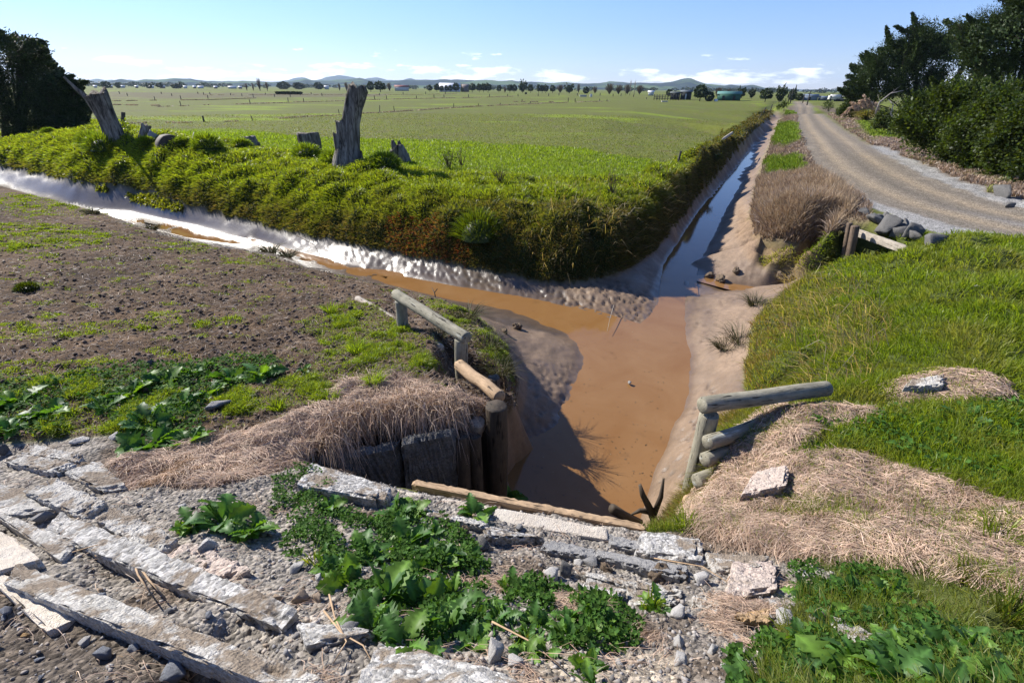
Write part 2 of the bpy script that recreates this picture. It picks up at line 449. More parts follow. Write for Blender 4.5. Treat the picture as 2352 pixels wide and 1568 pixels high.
for px in range(250, 1760, 60):   # field behind the bank shoulder
    for r in (45, 70, 110, 160):
        q = Pd(px, 300, r)
        X, Y = proj([q[0], q[1], 0.0]); yT = np.interp(px, [a[0] for a in L_T], [a[1] for a in L_T])
        if Y < yT - 12: ring.append((q[0], q[1], 0.0))
TP.append(np.array(ring, float))
TP = np.concatenate(TP)
AZ0, AZ1, DAZ = math.radians(-80), math.radians(80), math.radians(0.2)
rr = [0.62]
while rr[-1] < 9000:
    r = rr[-1]; rr.append(r * (1.0055 if r < 40 else 1.009 if r < 150 else 1.035))
LR = np.log(np.array(rr)); AZ = np.arange(AZ0, AZ1 + 1e-9, DAZ)
nA, nR = len(AZ), len(LR)
qa = np.arctan2(TP[:, 0], TP[:, 1]); ql = np.log(np.hypot(TP[:, 0], TP[:, 1]))
_, ui = np.unique(np.round(np.column_stack([qa, ql]) / .0025).astype(int), axis=0, return_index=True)
qa, ql, qz = qa[ui], ql[ui], TP[ui, 2]
res = geometry.delaunay_2d_cdt([Vector((a, b)) for a, b in zip(qa, ql)], [], [], 0, 1e-6)
tv = np.array([tuple(v) for v in res[0]]); tf = np.array([list(f) for f in res[2]])
tz = np.array([qz[o[0]] if len(o) else 0.0 for o in res[3]])
BZ = np.zeros((nR, nA))
for t in tf:
    p = tv[t]
    i0 = np.searchsorted(AZ, p[:, 0].min()); i1 = np.searchsorted(AZ, p[:, 0].max(), 'right')
    j0 = np.searchsorted(LR, p[:, 1].min()); j1 = np.searchsorted(LR, p[:, 1].max(), 'right')
    if i1 <= i0 or j1 <= j0: continue
    A, B = np.meshgrid(AZ[i0:i1], LR[j0:j1])
    D = (p[1, 1] - p[2, 1]) * (p[0, 0] - p[2, 0]) + (p[2, 0] - p[1, 0]) * (p[0, 1] - p[2, 1])
    if abs(D) < 1e-14: continue
    w0 = ((p[1, 1] - p[2, 1]) * (A - p[2, 0]) + (p[2, 0] - p[1, 0]) * (B - p[2, 1])) / D
    w1 = ((p[2, 1] - p[0, 1]) * (A - p[2, 0]) + (p[0, 0] - p[2, 0]) * (B - p[2, 1])) / D
    w2 = 1 - w0 - w1
    ok = (w0 >= -1e-6) & (w1 >= -1e-6) & (w2 >= -1e-6)
    blk = BZ[j0:j1, i0:i1]
    blk[ok] = (w0 * tz[t[0]] + w1 * tz[t[1]] + w2 * tz[t[2]])[ok]
def blur(Z, n):
    for _ in range(n):
        Zp = np.pad(Z, 1, mode='edge')
        Z = (Zp[:-2, 1:-1] + Zp[2:, 1:-1] + Zp[1:-1, :-2] + Zp[1:-1, 2:] + 4 * Zp[1:-1, 1:-1]) / 8
    return Z
BZ = blur(BZ, 3)
RR = np.exp(LR)
GX = RR[:, None] * np.sin(AZ)[None, :]; GY = RR[:, None] * np.cos(AZ)[None, :]
BPX, BPY = proj(np.stack([GX, GY, BZ], -1))
# ------------------------------------------------------------------ zones (outlines on the ground, traced where they lie)
def xy(L): return [(q[0], q[1]) for q in L]
zB, zT, zL1 = xy(L_B), xy(L_T), xy(L_L1)
PZ = {}
PZ['bank'] = [(x, y - 16) for x, y in zT] + zB[::-1]
PZ['mud'] = zB + [(1790,255)] + [(x - 2, y) for x, y in xy(L_G)] + [(1735,560),(1745,600),(1790,625),(1840,622),(1850,640),(1800,668),(1764,692),(1727,761),(1712,843),(1705,890),(1725,905),(1690,945),(1640,960),(1615,1060),(1590,1110),(1550,1150),(1525,1190),(1480,1226),(1200,1180),(950,1112),(1060,1118),(1120,1060),(1150,960),(1185,930),(1190,870),(1165,800),(1130,750),(1090,722)] + zL1[::-1]
PZ['dirt'] = zL1 + [(1090,722),(1130,755),(1165,800),(1190,870),(1185,930),(1150,960),(1105,930),(1000,925),(800,935),(720,1005),(500,1050),(250,1000),(-300,1030)]
PZ['rubble'] = [(-300,1030),(0,1020),(250,1000),(330,1060),(500,1110),(720,1065),(900,1118),(1480,1226),(1600,1226),(1800,1280),(1920,1320),(1790,1420),(1640,1800),(-300,1800)]
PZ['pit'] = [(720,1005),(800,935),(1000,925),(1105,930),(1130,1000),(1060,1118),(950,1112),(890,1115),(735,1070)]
PZ['strawl'] = [(260,1070),(440,1015),(640,985),(740,935),(800,880),(900,860),(1010,900),(1100,925),(1120,950),(1060,985),(960,960),(850,975),(720,1015),(690,1060),(500,1120),(300,1115)]
PZ['strawr'] = [(1690,1010),(1730,958),(1780,935),(1905,925),(2010,950),(1870,1000),(1800,1060),(1980,1045),(2130,1110),(2352,1175),(2500,1260),(2500,1420),(2250,1330),(2050,1290),(1800,1282),(1600,1226),(1560,1180),(1625,1110),(1668,1085)]
PZ['strawr2'] = [(2050,880),(2180,850),(2300,870),(2330,905),(2200,920),(2080,925)]
PZ['fieldband'] = [(235,325),(330,300),(520,296),(740,318),(1000,322),(1300,340),(1490,368),(1500,405),(1420,430),(1000,415),(600,362)]
PZ['vergeL'] = [(1812,246),(1830,240),(1850,262),(1862,300),(1885,352),(1915,395),(1960,440),(2000,475),(1990,520),(1930,520),(1905,540),(1860,560),(1745,552)] + [(x, y) for x, y in xy(L_G)[::-1]] + [(1800,255)]
PZ['vergeR'] = [(1862,240),(1900,262),(1945,300),(2010,345),(2085,395),(2200,440),(2352,485),(2700,520),(2700,380),(2352,410),(2150,360),(2000,290),(1920,250)]
PZ['water'] = [(x, y) for x, y in xy(L_W1)] + [(x, y) for x, y in xy(L_W2)] + xy(L_W2b) + xy(L_W3)[::-1]

# ragged borders: shift the test point by a noise that lives on the ground
jx = 9 * fbm(GX * .9, GY * .9, 1.0) ; jy = 4 * fbm(GX * .9, GY * .9, 7.0)
Zn = {k: inpoly(BPX + jx, BPY + jy, v) & (BPX > -900) for k, v in PZ.items()}
# parts of the place beyond the picture's sides follow their neighbours
leftout = (AZ[None, :] < math.radians(-49)) & np.ones_like(GX, bool)
road_s = resample(np.column_stack([road_c, np.zeros(len(road_c))]), 0.5)[:, :2]
def dist_line(X, Y, L):
    L = np.asarray(L); best = np.full(X.shape, 1e9); sd = np.zeros(X.shape)
    for a, b in zip(L[:-1], L[1:]):
        d = b - a; l2 = d @ d
        if l2 < 1e-9: continue
        t = np.clip(((X - a[0]) * d[0] + (Y - a[1]) * d[1]) / l2, 0, 1)
        ex = X - a[0] - t * d[0]; ey = Y - a[1] - t * d[1]
        q = ex * ex + ey * ey; m = q < best
        best = np.where(m, q, best); sd = np.where(m, np.sign(-(d[0] * ey - d[1] * ex)), sd)
    return np.sqrt(best) * sd
near = (RR < 260)
rd = np.full(GX.shape, 99.0)
rd[near] = dist_line(GX[near], GY[near], road_c)
hid = (BPX > 1700) & (BPY > 560) & (np.hypot(GX, GY) < 11.3)
Zn['road'] = (np.abs(rd) < 2.0 + .18 * fbm(GX * .8, GY * .8, 3.0)) & ~hid & ~Zn['mud']
Zn['gravel'] = (np.abs(rd) < 2.9 + .5 * fbm(GX * .6, GY * .6, 5.0)) & ~hid & ~Zn['mud'] & (np.hypot(GX, GY) < 42) & ~(Zn['vergeL'] & (BPY < 470))
right = (~Zn['mud']) & (~Zn['rubble']) & (GX > 0.8) & (GY < 16) & ~Zn['road'] & ~Zn['gravel'] & ~Zn['vergeL'] & ~Zn['bank'] & (BPX > 1480) & ((BPY > 535) | hid)
Zn['right'] = right
for k in ('mud', 'dirt', 'rubble', 'bank'): Zn[k] &= ~(right & (k != 'rubble') & False)

# ------------------------------------------------------------------ relief
rel = np.zeros_like(BZ); RG0 = np.hypot(GX, GY)
def soft(m, n=6): return blur(m.astype(float), n)
wb = soft(Zn['bank'], 12)
bill = np.abs(pn(GX / 1.25 + .3 * pn(GX, GY), GY / 1.25, .5)) * 1.0 + .35 * np.abs(pn(GX / .5, GY / .5, 2.5))
topn = sstep(-.25, .25, BZ)
rel += wb * (.62 * bill * (.55 + .8 * np.clip(fbm(GX / 3.1, GY / 3.1, 2.7, 3) + .45, 0, 1.2)) * (1 - .45 * topn) + .10 * fbm(GX / .4, GY / .4, 6.1, 3) - .12) * sstep(90, 30, np.hypot(GX, GY)) * np.clip(.4 + sstep(-1.45, -.8, BZ), 0, 1)
wm = soft(Zn['mud'], 5)
wat = soft(Zn['water'], 8)
farm = sstep(8, 16, np.hypot(GX, GY))
ripple = fbm(GX * 1.1, GY * 1.1, 2.0, 4)
gl0 = soft(Zn['mud'] & (BPX < 1150) & (GY > 12), 6)
rel += wm * (1 - wat) * (.045 * ripple) * (1 - .6 * gl0)
# trampled, pocked mud: small round pits
def cells(X, Y, s, thr, seed):
    xi = np.floor(X / s).astype(int); yi = np.floor(Y / s).astype(int); best = np.full(X.shape, 9.0)
    for dx in (-1, 0, 1):
        for dy in (-1, 0, 1):
            cx, cy = xi + dx, yi + dy
            h = _perm[(_perm[(cx + seed) & 255] + cy) & 255]; h2 = _perm[(h + 91) & 255]; h3 = _perm[(h2 + 37) & 255]
            d = np.hypot(X / s - cx - h / 255., Y / s - cy - h2 / 255.) + np.where(h3 / 255. < thr, 0, 5)
            best = np.minimum(best, d)
    return best
spit = inpoly(BPX, BPY, [(1230,655),(1420,640),(1520,690),(1515,715),(1470,760),(1340,715),(1240,690)])
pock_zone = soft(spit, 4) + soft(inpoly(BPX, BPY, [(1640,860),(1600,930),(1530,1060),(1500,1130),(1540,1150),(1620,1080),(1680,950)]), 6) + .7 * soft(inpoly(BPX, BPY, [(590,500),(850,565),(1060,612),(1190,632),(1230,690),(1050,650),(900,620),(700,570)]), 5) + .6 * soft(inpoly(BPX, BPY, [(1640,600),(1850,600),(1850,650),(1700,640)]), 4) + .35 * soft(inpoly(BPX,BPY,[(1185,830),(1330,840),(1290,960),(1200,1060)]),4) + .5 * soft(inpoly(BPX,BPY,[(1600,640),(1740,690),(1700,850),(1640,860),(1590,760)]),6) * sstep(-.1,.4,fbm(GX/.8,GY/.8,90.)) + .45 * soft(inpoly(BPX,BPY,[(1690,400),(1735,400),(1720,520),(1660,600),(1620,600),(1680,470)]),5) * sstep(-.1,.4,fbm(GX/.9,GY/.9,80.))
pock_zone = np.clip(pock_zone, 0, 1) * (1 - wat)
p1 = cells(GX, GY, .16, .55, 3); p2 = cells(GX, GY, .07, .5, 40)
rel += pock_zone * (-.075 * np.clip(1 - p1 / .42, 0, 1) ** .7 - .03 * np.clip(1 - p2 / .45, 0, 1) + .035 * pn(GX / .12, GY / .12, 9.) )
# torn dark blocks on the far mud slope, rough broken foot of the bank
torn = soft(Zn['mud'] & (BZ > -1.75) & (BPX < 1250) & (GY > 12.6), 3)
rel += torn * .085 * sstep(-1.78, -1.55, BZ) * np.clip(np.abs(pn(GX / .55, GY / .55, 4.4)) + .5 * pn(GX / .2, GY / .2, 8.) - .22, 0, 1) * sstep(26, 16, np.hypot(GX, GY))
scarp = soft(inpoly(BPX, BPY, [(1700,470),(1760,555),(1880,560),(1900,620),(1830,640),(1720,600),(1690,540)]), 5)
rel += scarp * .22 * fbm(GX / .5, GY / .5, 3.3, 3)
wd = soft(Zn['dirt'], 4)
rel += wd * (.05 * fbm(GX * 1.2, GY * 1.2, 6.) + .06 * np.clip(pn(GX / .19, GY / .19, 3.), 0, 1) + .03 * np.clip(pn(GX / .07, GY / .07, 5.), 0, 1)* sstep(16, 6, np.hypot(GX, GY)))
wr = soft(Zn['rubble'], 3)
rel += wr * (.05 * fbm(GX * 2.2, GY * 2.2, 8.) + .018 * np.clip(pn(GX / .045, GY / .045, 1.), -.2, 1) + .008 * pn(GX / .02, GY / .02, 2.))
wri = soft(right, 8)
rel += wri * (.19 * (np.abs(pn(GX / 1.1, GY / 1.1, 12.)) * 1.8 - .5) + .07 * pn(GX / .4, GY / .4, 2.) + .10 * fbm(GX / 2.6, GY / 2.6, 3.)) * sstep(2.0, 5.0, RG0) * (1 - .75 * soft(Zn['strawr'] | Zn['strawr2'] | (BPY > 930), 10))
ws = soft(Zn['strawr'] | Zn['strawl'], 6)
rel += ws * (.07 * fbm(GX / .7, GY / .7, 21.) + .025 * pn(GX / .14, GY / .14, 31.))
field = ~(Zn['bank'] | Zn['mud'] | Zn['dirt'] | Zn['rubble'] | right | Zn['road'] | Zn['gravel'] | Zn['vergeL'] | Zn['pit'])
wf = soft(field, 4)
rel += wf * (.03 * fbm(GX * .8, GY * .8, 3.) + .05 * fbm(GX * .12, GY * .12, 4.)) * sstep(200, 60, np.hypot(GX, GY))
wv = soft(Zn['vergeL'] | Zn['vergeR'], 4)
rel += wv * (.12 * np.abs(fbm(GX * .7, GY * .7, 5.)))
wrd = soft(Zn['road'], 4)
rel += wrd * (-.035 * np.exp(-((np.abs(rd) - .85) / .3) ** 2) + .008 * pn(GX / .2, GY / .2, 1.))
rel += soft(Zn['gravel'] & ~Zn['road'], 2) * .02 * pn(GX / .1, GY / .1, 6.)
GZ = BZ + rel

def zat(x, y):
    x = np.asarray(x, float); y = np.asarray(y, float)
    a = (np.arctan2(x, y) - AZ0) / DAZ; l = np.log(np.hypot(x, y))
    j = np.clip(np.searchsorted(LR, l) - 1, 0, nR - 2); v = np.clip((l - LR[j]) / (LR[j + 1] - LR[j]), 0, 1)
    i = np.clip(np.floor(a).astype(int), 0, nA - 2); u = np.clip(a - i, 0, 1)
    return (GZ[j, i] * (1 - u) + GZ[j, i + 1] * u) * (1 - v) + (GZ[j + 1, i] * (1 - u) + GZ[j + 1, i + 1] * u) * v

def hit(px, py, tmax=400.0):
    """where the line of sight first meets the ground"""
    d = unit(ray(px, py)); t = np.concatenate([np.arange(.5, 12, .03), np.geomspace(12, tmax, 1200)])
    q = CAM + t[:, None] * d
    below = q[:, 2] < zat(q[:, 0], q[:, 1])
    k = int(np.argmax(below)) if below.any() else len(t) - 1
    x, y = q[k, :2]
    return np.array([x, y, float(zat(x, y))])

# ------------------------------------------------------------------ ground colours (albedo, plus shade painted into the wing wall hollow)
def C(*a): return np.array(a, float)
tint = np.empty(GX.shape + (3,)); wet = np.zeros(GX.shape); peb = np.zeros(GX.shape)
RG = np.hypot(GX, GY)
def paint(m, c):
    m = np.clip(m, 0, 1)[..., None]
    tint[:] = tint * (1 - m) + np.asarray(c) * m
dull, brt, dry = C(.112, .126, .024), C(.19, .25, .018), C(.19, .15, .085)
tint[:] = dull
stretch = fbm(GX / 22 + GY / 60, GY / 9, 2., 4)
paint(sstep(.25, .6, stretch) * sstep(28, 60, RG), brt * .9)
paint(.5 * sstep(.2, .7, fbm(GX / 1.6, GY / 1.6, 5., 4)) , dry * .75)
paint(.5 * sstep(.0, .7, fbm(GX / 8, GY / 8, 15., 4)) * sstep(200, 60, RG), C(.10, .095, .04))
fb = soft(Zn['fieldband'], 10)
paint(fb * (.55 + .5 * fbm(GX / 2.5, GY / 2.5, 9., 3)), brt)
paint(soft(inpoly(BPX, BPY, [(250,212),(600,214),(900,216),(880,222),(600,224),(250,228)]), 2) * .6, C(.10, .075, .05))
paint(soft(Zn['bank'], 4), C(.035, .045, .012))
paint(soft(right, 3), C(.06, .075, .02))
paint(soft(Zn['vergeL'], 2), C(.15, .115, .08)); paint(soft(Zn['vergeR'], 3) , C(.15, .115, .08))
paint(soft(Zn['gravel'], 3), C(.285, .275, .255)); peb[:] = np.maximum(peb, soft(Zn['gravel'], 2))
paint(soft(Zn['road'], 3), C(.215, .18, .135)); peb[:] = np.maximum(peb, .5 * soft(Zn['road'], 2))
paint(.8 * wrd * np.exp(-((np.abs(rd) - .85) / .33) ** 2) * (.75 + .4 * fbm(GX / 3, GY / 3, 1.)), C(.32, .25, .165))
paint(.65 * wrd * np.exp(-((np.abs(rd) - 0) / .28) ** 2), C(.14, .12, .095))
paint(.5 * wrd * np.exp(-((np.abs(rd) - 1.7) / .3) ** 2), C(.165, .145, .12))
paint(.8 * soft(Zn['gravel'] & (RG < 24), 3) * np.exp(-((rd - .1) / .28) ** 2) * sstep(22, 15, RG), C(.33, .32, .31))
dirtc = C(.094, .061, .036)[None, None] * (1 + .45 * fbm(GX * 1.4, GY * 1.4, 4.) + .4 * fbm(GX * .35, GY * .35, 40., 3))[..., None]
wd2 = soft(Zn['dirt'], 3); tint[:] = tint * (1 - wd2[..., None]) + dirtc * wd2[..., None]
paint(wd2 * sstep(.3, .8, fbm(GX / 1.1, GY / 1.1, 14.)) * .6, C(.20, .14, .09))
mudc = C(.19, .132, .086)[None, None] * (1 + .22 * fbm(GX * .9, GY * .9, 3.))[..., None]
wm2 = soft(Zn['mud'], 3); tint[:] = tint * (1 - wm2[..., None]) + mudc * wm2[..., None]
glossy = soft(Zn['mud'] & (BPX < 1300) & (GY > 10), 4)
paint(glossy * .85, C(.075, .058, .045))
paint(torn * .8 * sstep(.05, .3, rel), C(.03, .026, .022))
paint(scarp * .8, C(.19, .125, .075))
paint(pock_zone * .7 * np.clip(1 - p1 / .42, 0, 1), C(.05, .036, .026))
wet[:] = wm2 * (.62 + .25 * fbm(GX * 1.5, GY * 1.5, 6.)) * (1 - .65 * scarp)
wet[:] = np.maximum(wet, glossy * .95)
drym = soft(inpoly(BPX, BPY, [(1690,430),(1760,560),(1700,600),(1640,600),(1660,520)]), 8) + soft(inpoly(BPX,BPY,[(1640,700),(1760,700),(1720,850),(1650,850)]),8)
wet[:] = wet * (1 - .45 * np.clip(drym, 0, 1)); paint(.35 * np.clip(drym, 0, 1) * wm2, C(.30, .215, .15))
edgew = sstep(-1.76, -1.89, GZ) * wm2 * (1 - .0 * wat); paint(.55 * edgew, C(.11, .07, .04)); wet[:] = np.maximum(wet, .95 * edgew)
rub = C(.235, .21, .18)[None, None] * (1 + .28 * fbm(GX * 3, GY * 3, 3.))[..., None]
tint[:] = tint * (1 - wr[..., None]) + rub * wr[..., None]
paint(wr * sstep(.1, .6, fbm(GX * 1.7, GY * 1.7, 30.)) * .85, C(.115, .085, .06))
paint(wr * soft(inpoly(BPX, BPY, [(-300,1330),(60,1330),(430,1440),(640,1520),(620,1800),(-300,1800)]), 10) * .85, C(.10, .08, .062))
paint(wr * soft(inpoly(BPX, BPY, [(1230,1500),(1550,1490),(1600,1800),(1250,1800)]), 10) * .6, C(.29, .235, .17))
peb[:] = np.maximum(peb, wr)
paint(soft(Zn['pit'] | inpoly(BPX, BPY, [(1060,940),(1150,950),(1165,1010),(1130,1120),(1060,1120)]), 3), C(.05, .04, .03)); wet[:] *= (1 - soft(Zn['pit'], 3))  # hollow and wall end darkened: shade put into the ground colour
paint(soft(Zn['strawl'] | Zn['strawr'] | Zn['strawr2'], 5) * .8, C(.12, .085, .06))
paint(soft(Zn['strawr'], 5) * sstep(.25, .6, fbm(GX / .6, GY / .6, 51.)) * .8, C(.40, .34, .28))
tint[:] = np.clip(tint, .01, .9)

def ground_mat():
    m, nt, out = mat_new('earth')
    a = N(nt, 'ShaderNodeAttribute', attribute_name='col')
    w = N(nt, 'ShaderNodeAttribute', attribute_name='wet').outputs['Fac']
    pb = N(nt, 'ShaderNodeAttribute', attribute_name='peb').outputs['Fac']
    v = obj_coord(nt)
    n1 = noise_tex(nt, 7.0, 8, 0.68, v); n2 = noise_tex(nt, 45.0, 5, 0.7, v); n3 = noise_tex(nt, 1.3, 6, .6, v)
    vo = N(nt, 'ShaderNodeTexVoronoi'); vo.inputs['Scale'].default_value = 38.0; nt.links.new(v, vo.inputs['Vector'])
    sp = N(nt, 'ShaderNodeSeparateColor'); nt.links.new(vo.outputs['Color'], sp.inputs[0])
    dryk = mth(nt, 'SUBTRACT', 1.0, mth(nt, 'MULTIPLY', w, .65))
    k = mth(nt, 'ADD', 1.0, mth(nt, 'MULTIPLY', mth(nt, 'ADD', mth(nt, 'MULTIPLY_ADD', n1, 1.5, -.75), mth(nt, 'MULTIPLY_ADD', n2, 1.3, -.65)), dryk))
    k = mth(nt, 'MULTIPLY', k, mth(nt, 'MULTIPLY_ADD', n3, .5, .75))
    pk = mth(nt, 'ADD', 1.0, mth(nt, 'MULTIPLY', pb, mth(nt, 'MULTIPLY_ADD', sp.outputs[0], 1.0, -.5)))
    c = mixrgb(nt, 'MULTIPLY', 1.0, a.outputs['Color'], mth(nt, 'MULTIPLY', k, pk))
    h = mth(nt, 'ADD', mth(nt, 'MULTIPLY', n1, .8), mth(nt, 'MULTIPLY', n2, .5))
    h = mth(nt, 'ADD', h, mth(nt, 'MULTIPLY', pb, mth(nt, 'MULTIPLY', vo.outputs['Distance'], -.8)))
    ro = mth(nt, 'SUBTRACT', .95, mth(nt, 'MULTIPLY', w, .66))
    bn = N(nt, 'ShaderNodeBump'); bn.inputs['Distance'].default_value = .035; nt.links.new(h, bn.inputs['Height']); nt.links.new(mth(nt, 'SUBTRACT', .75, mth(nt, 'MULTIPLY', w, .55)), bn.inputs['Strength']); bs = bn.outputs[0]
    principled(nt, out, c, ro, mth(nt, 'MULTIPLY_ADD', w, .45, .12), bs)
    return m
M_EARTH = ground_mat()

def add_ground(name, fm):
    """faces of the terrain whose zone mask is set become one object"""
    idx = np.arange(nR * nA).reshape(nR, nA)
    q = np.stack([idx[:-1, :-1], idx[:-1, 1:], idx[1:, 1:], idx[1:, :-1]], -1)[fm]
    q = q[:, [0, 1, 2, 3]]
    used, inv = np.unique(q.ravel(), return_inverse=True)
    V = np.stack([GX, GY, GZ], -1).reshape(-1, 3)[used]
    me = np_mesh(name, V, inv.reshape(-1, 4)[:, ::-1], None, tint.reshape(-1, 3)[used], {'wet': wet.ravel()[used], 'peb': peb.ravel()[used]})
    o = link(name, me, M_EARTH); o['kind'] = 'structure'
    return o
def cellmask(m): return m[:-1, :-1]
cm = np.zeros((nR - 1, nA - 1), int)   # 0 grassland
cm[cellmask(Zn['dirt'])] = 1; cm[cellmask(Zn['mud'])] = 2; cm[cellmask(Zn['rubble'] | Zn['pit'])] = 3
cm[cellmask((Zn['road'] | Zn['gravel']))] = 4
for k, nme in enumerate(('grassland', 'dirt_ground', 'mud_bed', 'rubble_ground', 'gravel_road')):
    add_ground(nme, cm == k)

# ------------------------------------------------------------------ water
def water():
    m, nt, out = mat_new('muddy_water')
    v = obj_coord(nt)
    n1 = noise_tex(nt, .9, 4, .6, v, .6); n2 = noise_tex(nt, 5.0, 4, .6, v)
    c = mixrgb(nt, 'MIX', mth(nt, 'MULTIPLY_ADD', n1, 2.2, -.6), (.20, .098, .032), (.245, .135, .055))
    spots = ramp(nt, noise_tex(nt, 2.6, 5, .7, v), [(.60, (0, 0, 0)), (.70, (1, 1, 1))])
    c = mixrgb(nt, 'MIX', mth(nt, 'MULTIPLY', spots, .3), c, (.10, .058, .025))
    h = noise_tex(nt, 9.0, 3, .5, obj_coord(nt, (1, .5, 1)))
    b = principled(nt, out, c, .06, .5, bump(nt, h, .06, .01))
    b.inputs['IOR'].default_value = 1.33
    pts = []
    for L in (L_W1,): pts += [P(q[0], q[1] - 10, ZW) for q in L]
    pts2 = [P(q[0] + 30, q[1], ZW) for q in L_W2] + [P(1700, 630, ZW), P(1850, 650, ZW), P(1850, 672, ZW), P(1700, 672, ZW)] + [P(q[0] + 30, q[1], ZW) for q in L_W2b] + [P(1480, 1232, ZW), P(1300, 1205, ZW), P(1060, 1150, ZW), P(985, 1112, ZW), P(1040, 1050, ZW), P(1120, 975, ZW), P(1200, 930, ZW)]
    pts3 = [P(q[0] - 20, q[1] + 12, ZW) for q in L_W3[-5::-1]]
    ring = np.array(pts + pts2 + pts3); ring[:, 2] = ZW
    bm = bmesh.new()
    f = bm.faces.new([bm.verts.new(p) for p in ring]); bmesh.ops.triangulate(bm, faces=[f])
    bmesh.ops.recalc_face_normals(bm, faces=bm.faces)
    if bm.faces[:][0].normal.z < 0: bmesh.ops.reverse_faces(bm, faces=bm.faces)
    me = bpy.data.meshes.new('water'); bm.to_mesh(me); bm.free()
    o = link('water', me, m); o['kind'] = 'structure'
water()

# ------------------------------------------------------------------ camera, sun, sky
cam = bpy.data.cameras.new('camera'); cam.lens = 17.0; cam.sensor_width = 36.0; cam.clip_start = .05; cam.clip_end = 80000
co = bpy.data.objects.new('camera', cam); COL.objects.link(co)
R = Matrix((( _r[0], _u[0], -_f[0]), (_r[1], _u[1], -_f[1]), (_r[2], _u[2], -_f[2])))
co.matrix_world = Matrix.Translation((0, 0, CH)) @ R.to_4x4()
scene.camera = co
SUN_AZ, SUN_EL = math.radians(-56), math.radians(35)
sd = Vector((math.sin(SUN_AZ) * math.cos(SUN_EL), math.cos(SUN_AZ) * math.cos(SUN_EL), math.sin(SUN_EL)))
sl = bpy.data.lights.new('sun', 'SUN'); sl.energy = 5.0; sl.angle = math.radians(.53); sl.color = (1.0, .95, .87)
so = bpy.data.objects.new('sun', sl); COL.objects.link(so); so.rotation_euler = sd.to_track_quat('Z', 'Y').to_euler(); so.location = (-30, 10, 40)
wld = bpy.data.worlds.new('World'); scene.world = wld; wld.use_nodes = True
def sky():
    nt = wld.node_tree; nt.nodes.clear()
    out = nt.nodes.new('ShaderNodeOutputWorld'); bg = nt.nodes.new('ShaderNodeBackground'); bg.inputs[1].default_value = SKY_STR
    st = nt.nodes.new('ShaderNodeTexSky'); st.sky_type = 'NISHITA'; st.sun_disc = False
    st.sun_elevation = SUN_EL; st.sun_rotation = SUN_AZ; st.air_density = .75; st.dust_density = 0.0; st.ozone_density = 3.0; st.altitude = 0
    tc = nt.nodes.new('ShaderNodeTexCoord'); sx = nt.nodes.new('ShaderNodeSeparateXYZ'); nt.links.new(tc.outputs['Generated'], sx.inputs[0])
    z = sx.outputs[2]
    az = mth(nt, 'ARCTAN2', sx.outputs[0], sx.outputs[1])
    el = mth(nt, 'ARCSINE', z)
    def clouds(fa, fe, lo, hi, e0, e1, e2, e3, sc, seed):
        cv = nt.nodes.new('ShaderNodeCombineXYZ')
        nt.links.new(mth(nt, 'MULTIPLY', az, fa), cv.inputs[0]); nt.links.new(mth(nt, 'MULTIPLY', el, fe), cv.inputs[1]); cv.inputs[2].default_value = seed
        n = noise_tex(nt, sc, 7, .58, cv.outputs[0])
        band = mth(nt, 'MULTIPLY', ramp_val(nt, el, e0, e1), ramp_val(nt, el, e3, e2))
        x = mth(nt, 'SUBTRACT', n, mth(nt, 'MULTIPLY_ADD', band, -(hi), lo + hi))
        return mth(nt, 'MINIMUM', mth(nt, 'MAXIMUM', mth(nt, 'MULTIPLY', x, 11.0), 0.0), 1.0)
    def ramp_val(nt, v, a, b):
        n = nt.nodes.new('ShaderNodeMapRange'); n.interpolation_type = 'SMOOTHSTEP'
        n.inputs['From Min'].default_value = min(a, b); n.inputs['From Max'].default_value = max(a, b)
        n.inputs['To Min'].default_value = 0 if a < b else 1; n.inputs['To Max'].default_value = 1 if a < b else 0
        nt.links.new(v, n.inputs['Value']); return n.outputs[0]
    c1 = clouds(10, 42, .50, .33, .004, .012, .030, .046, 1.0, 3.1)     # low cumulus row
    c2 = clouds(13, 60, .625, .3, .026, .036, .052, .07, 1.0, 8.4)      # small scattered puffs above
    cl = mth(nt, 'MAXIMUM', c1, c2)
    cl = mth(nt, 'MULTIPLY', cl, .72)
    hs = nt.nodes.new('ShaderNodeHueSaturation'); hs.inputs['Saturation'].default_value = 1.12; hs.inputs['Value'].default_value = 1.2; nt.links.new(st.outputs[0], hs.inputs['Color'])
    skyc = mixrgb(nt, 'MULTIPLY', 1.0, hs.outputs[0], (1.0, .93, 1.10))
    skyc = mixrgb(nt, 'MULTIPLY', 1.0, skyc, mth(nt, 'MULTIPLY_ADD', ramp_val(nt, el, -.01, .22), .34, .66))
    col = mixrgb(nt, 'MIX', cl, skyc, (CLOUD, CLOUD * .99, CLOUD * .98))
    nt.links.new(col, bg.inputs[0]); nt.links.new(bg.outputs[0], out.inputs[0])
SKY_STR = .086; CLOUD = 13.0
sky()
scene.view_settings.view_transform = 'Standard'; scene.view_settings.look = 'None'; scene.view_settings.exposure = 0.90; scene.view_settings.gamma = 1.0
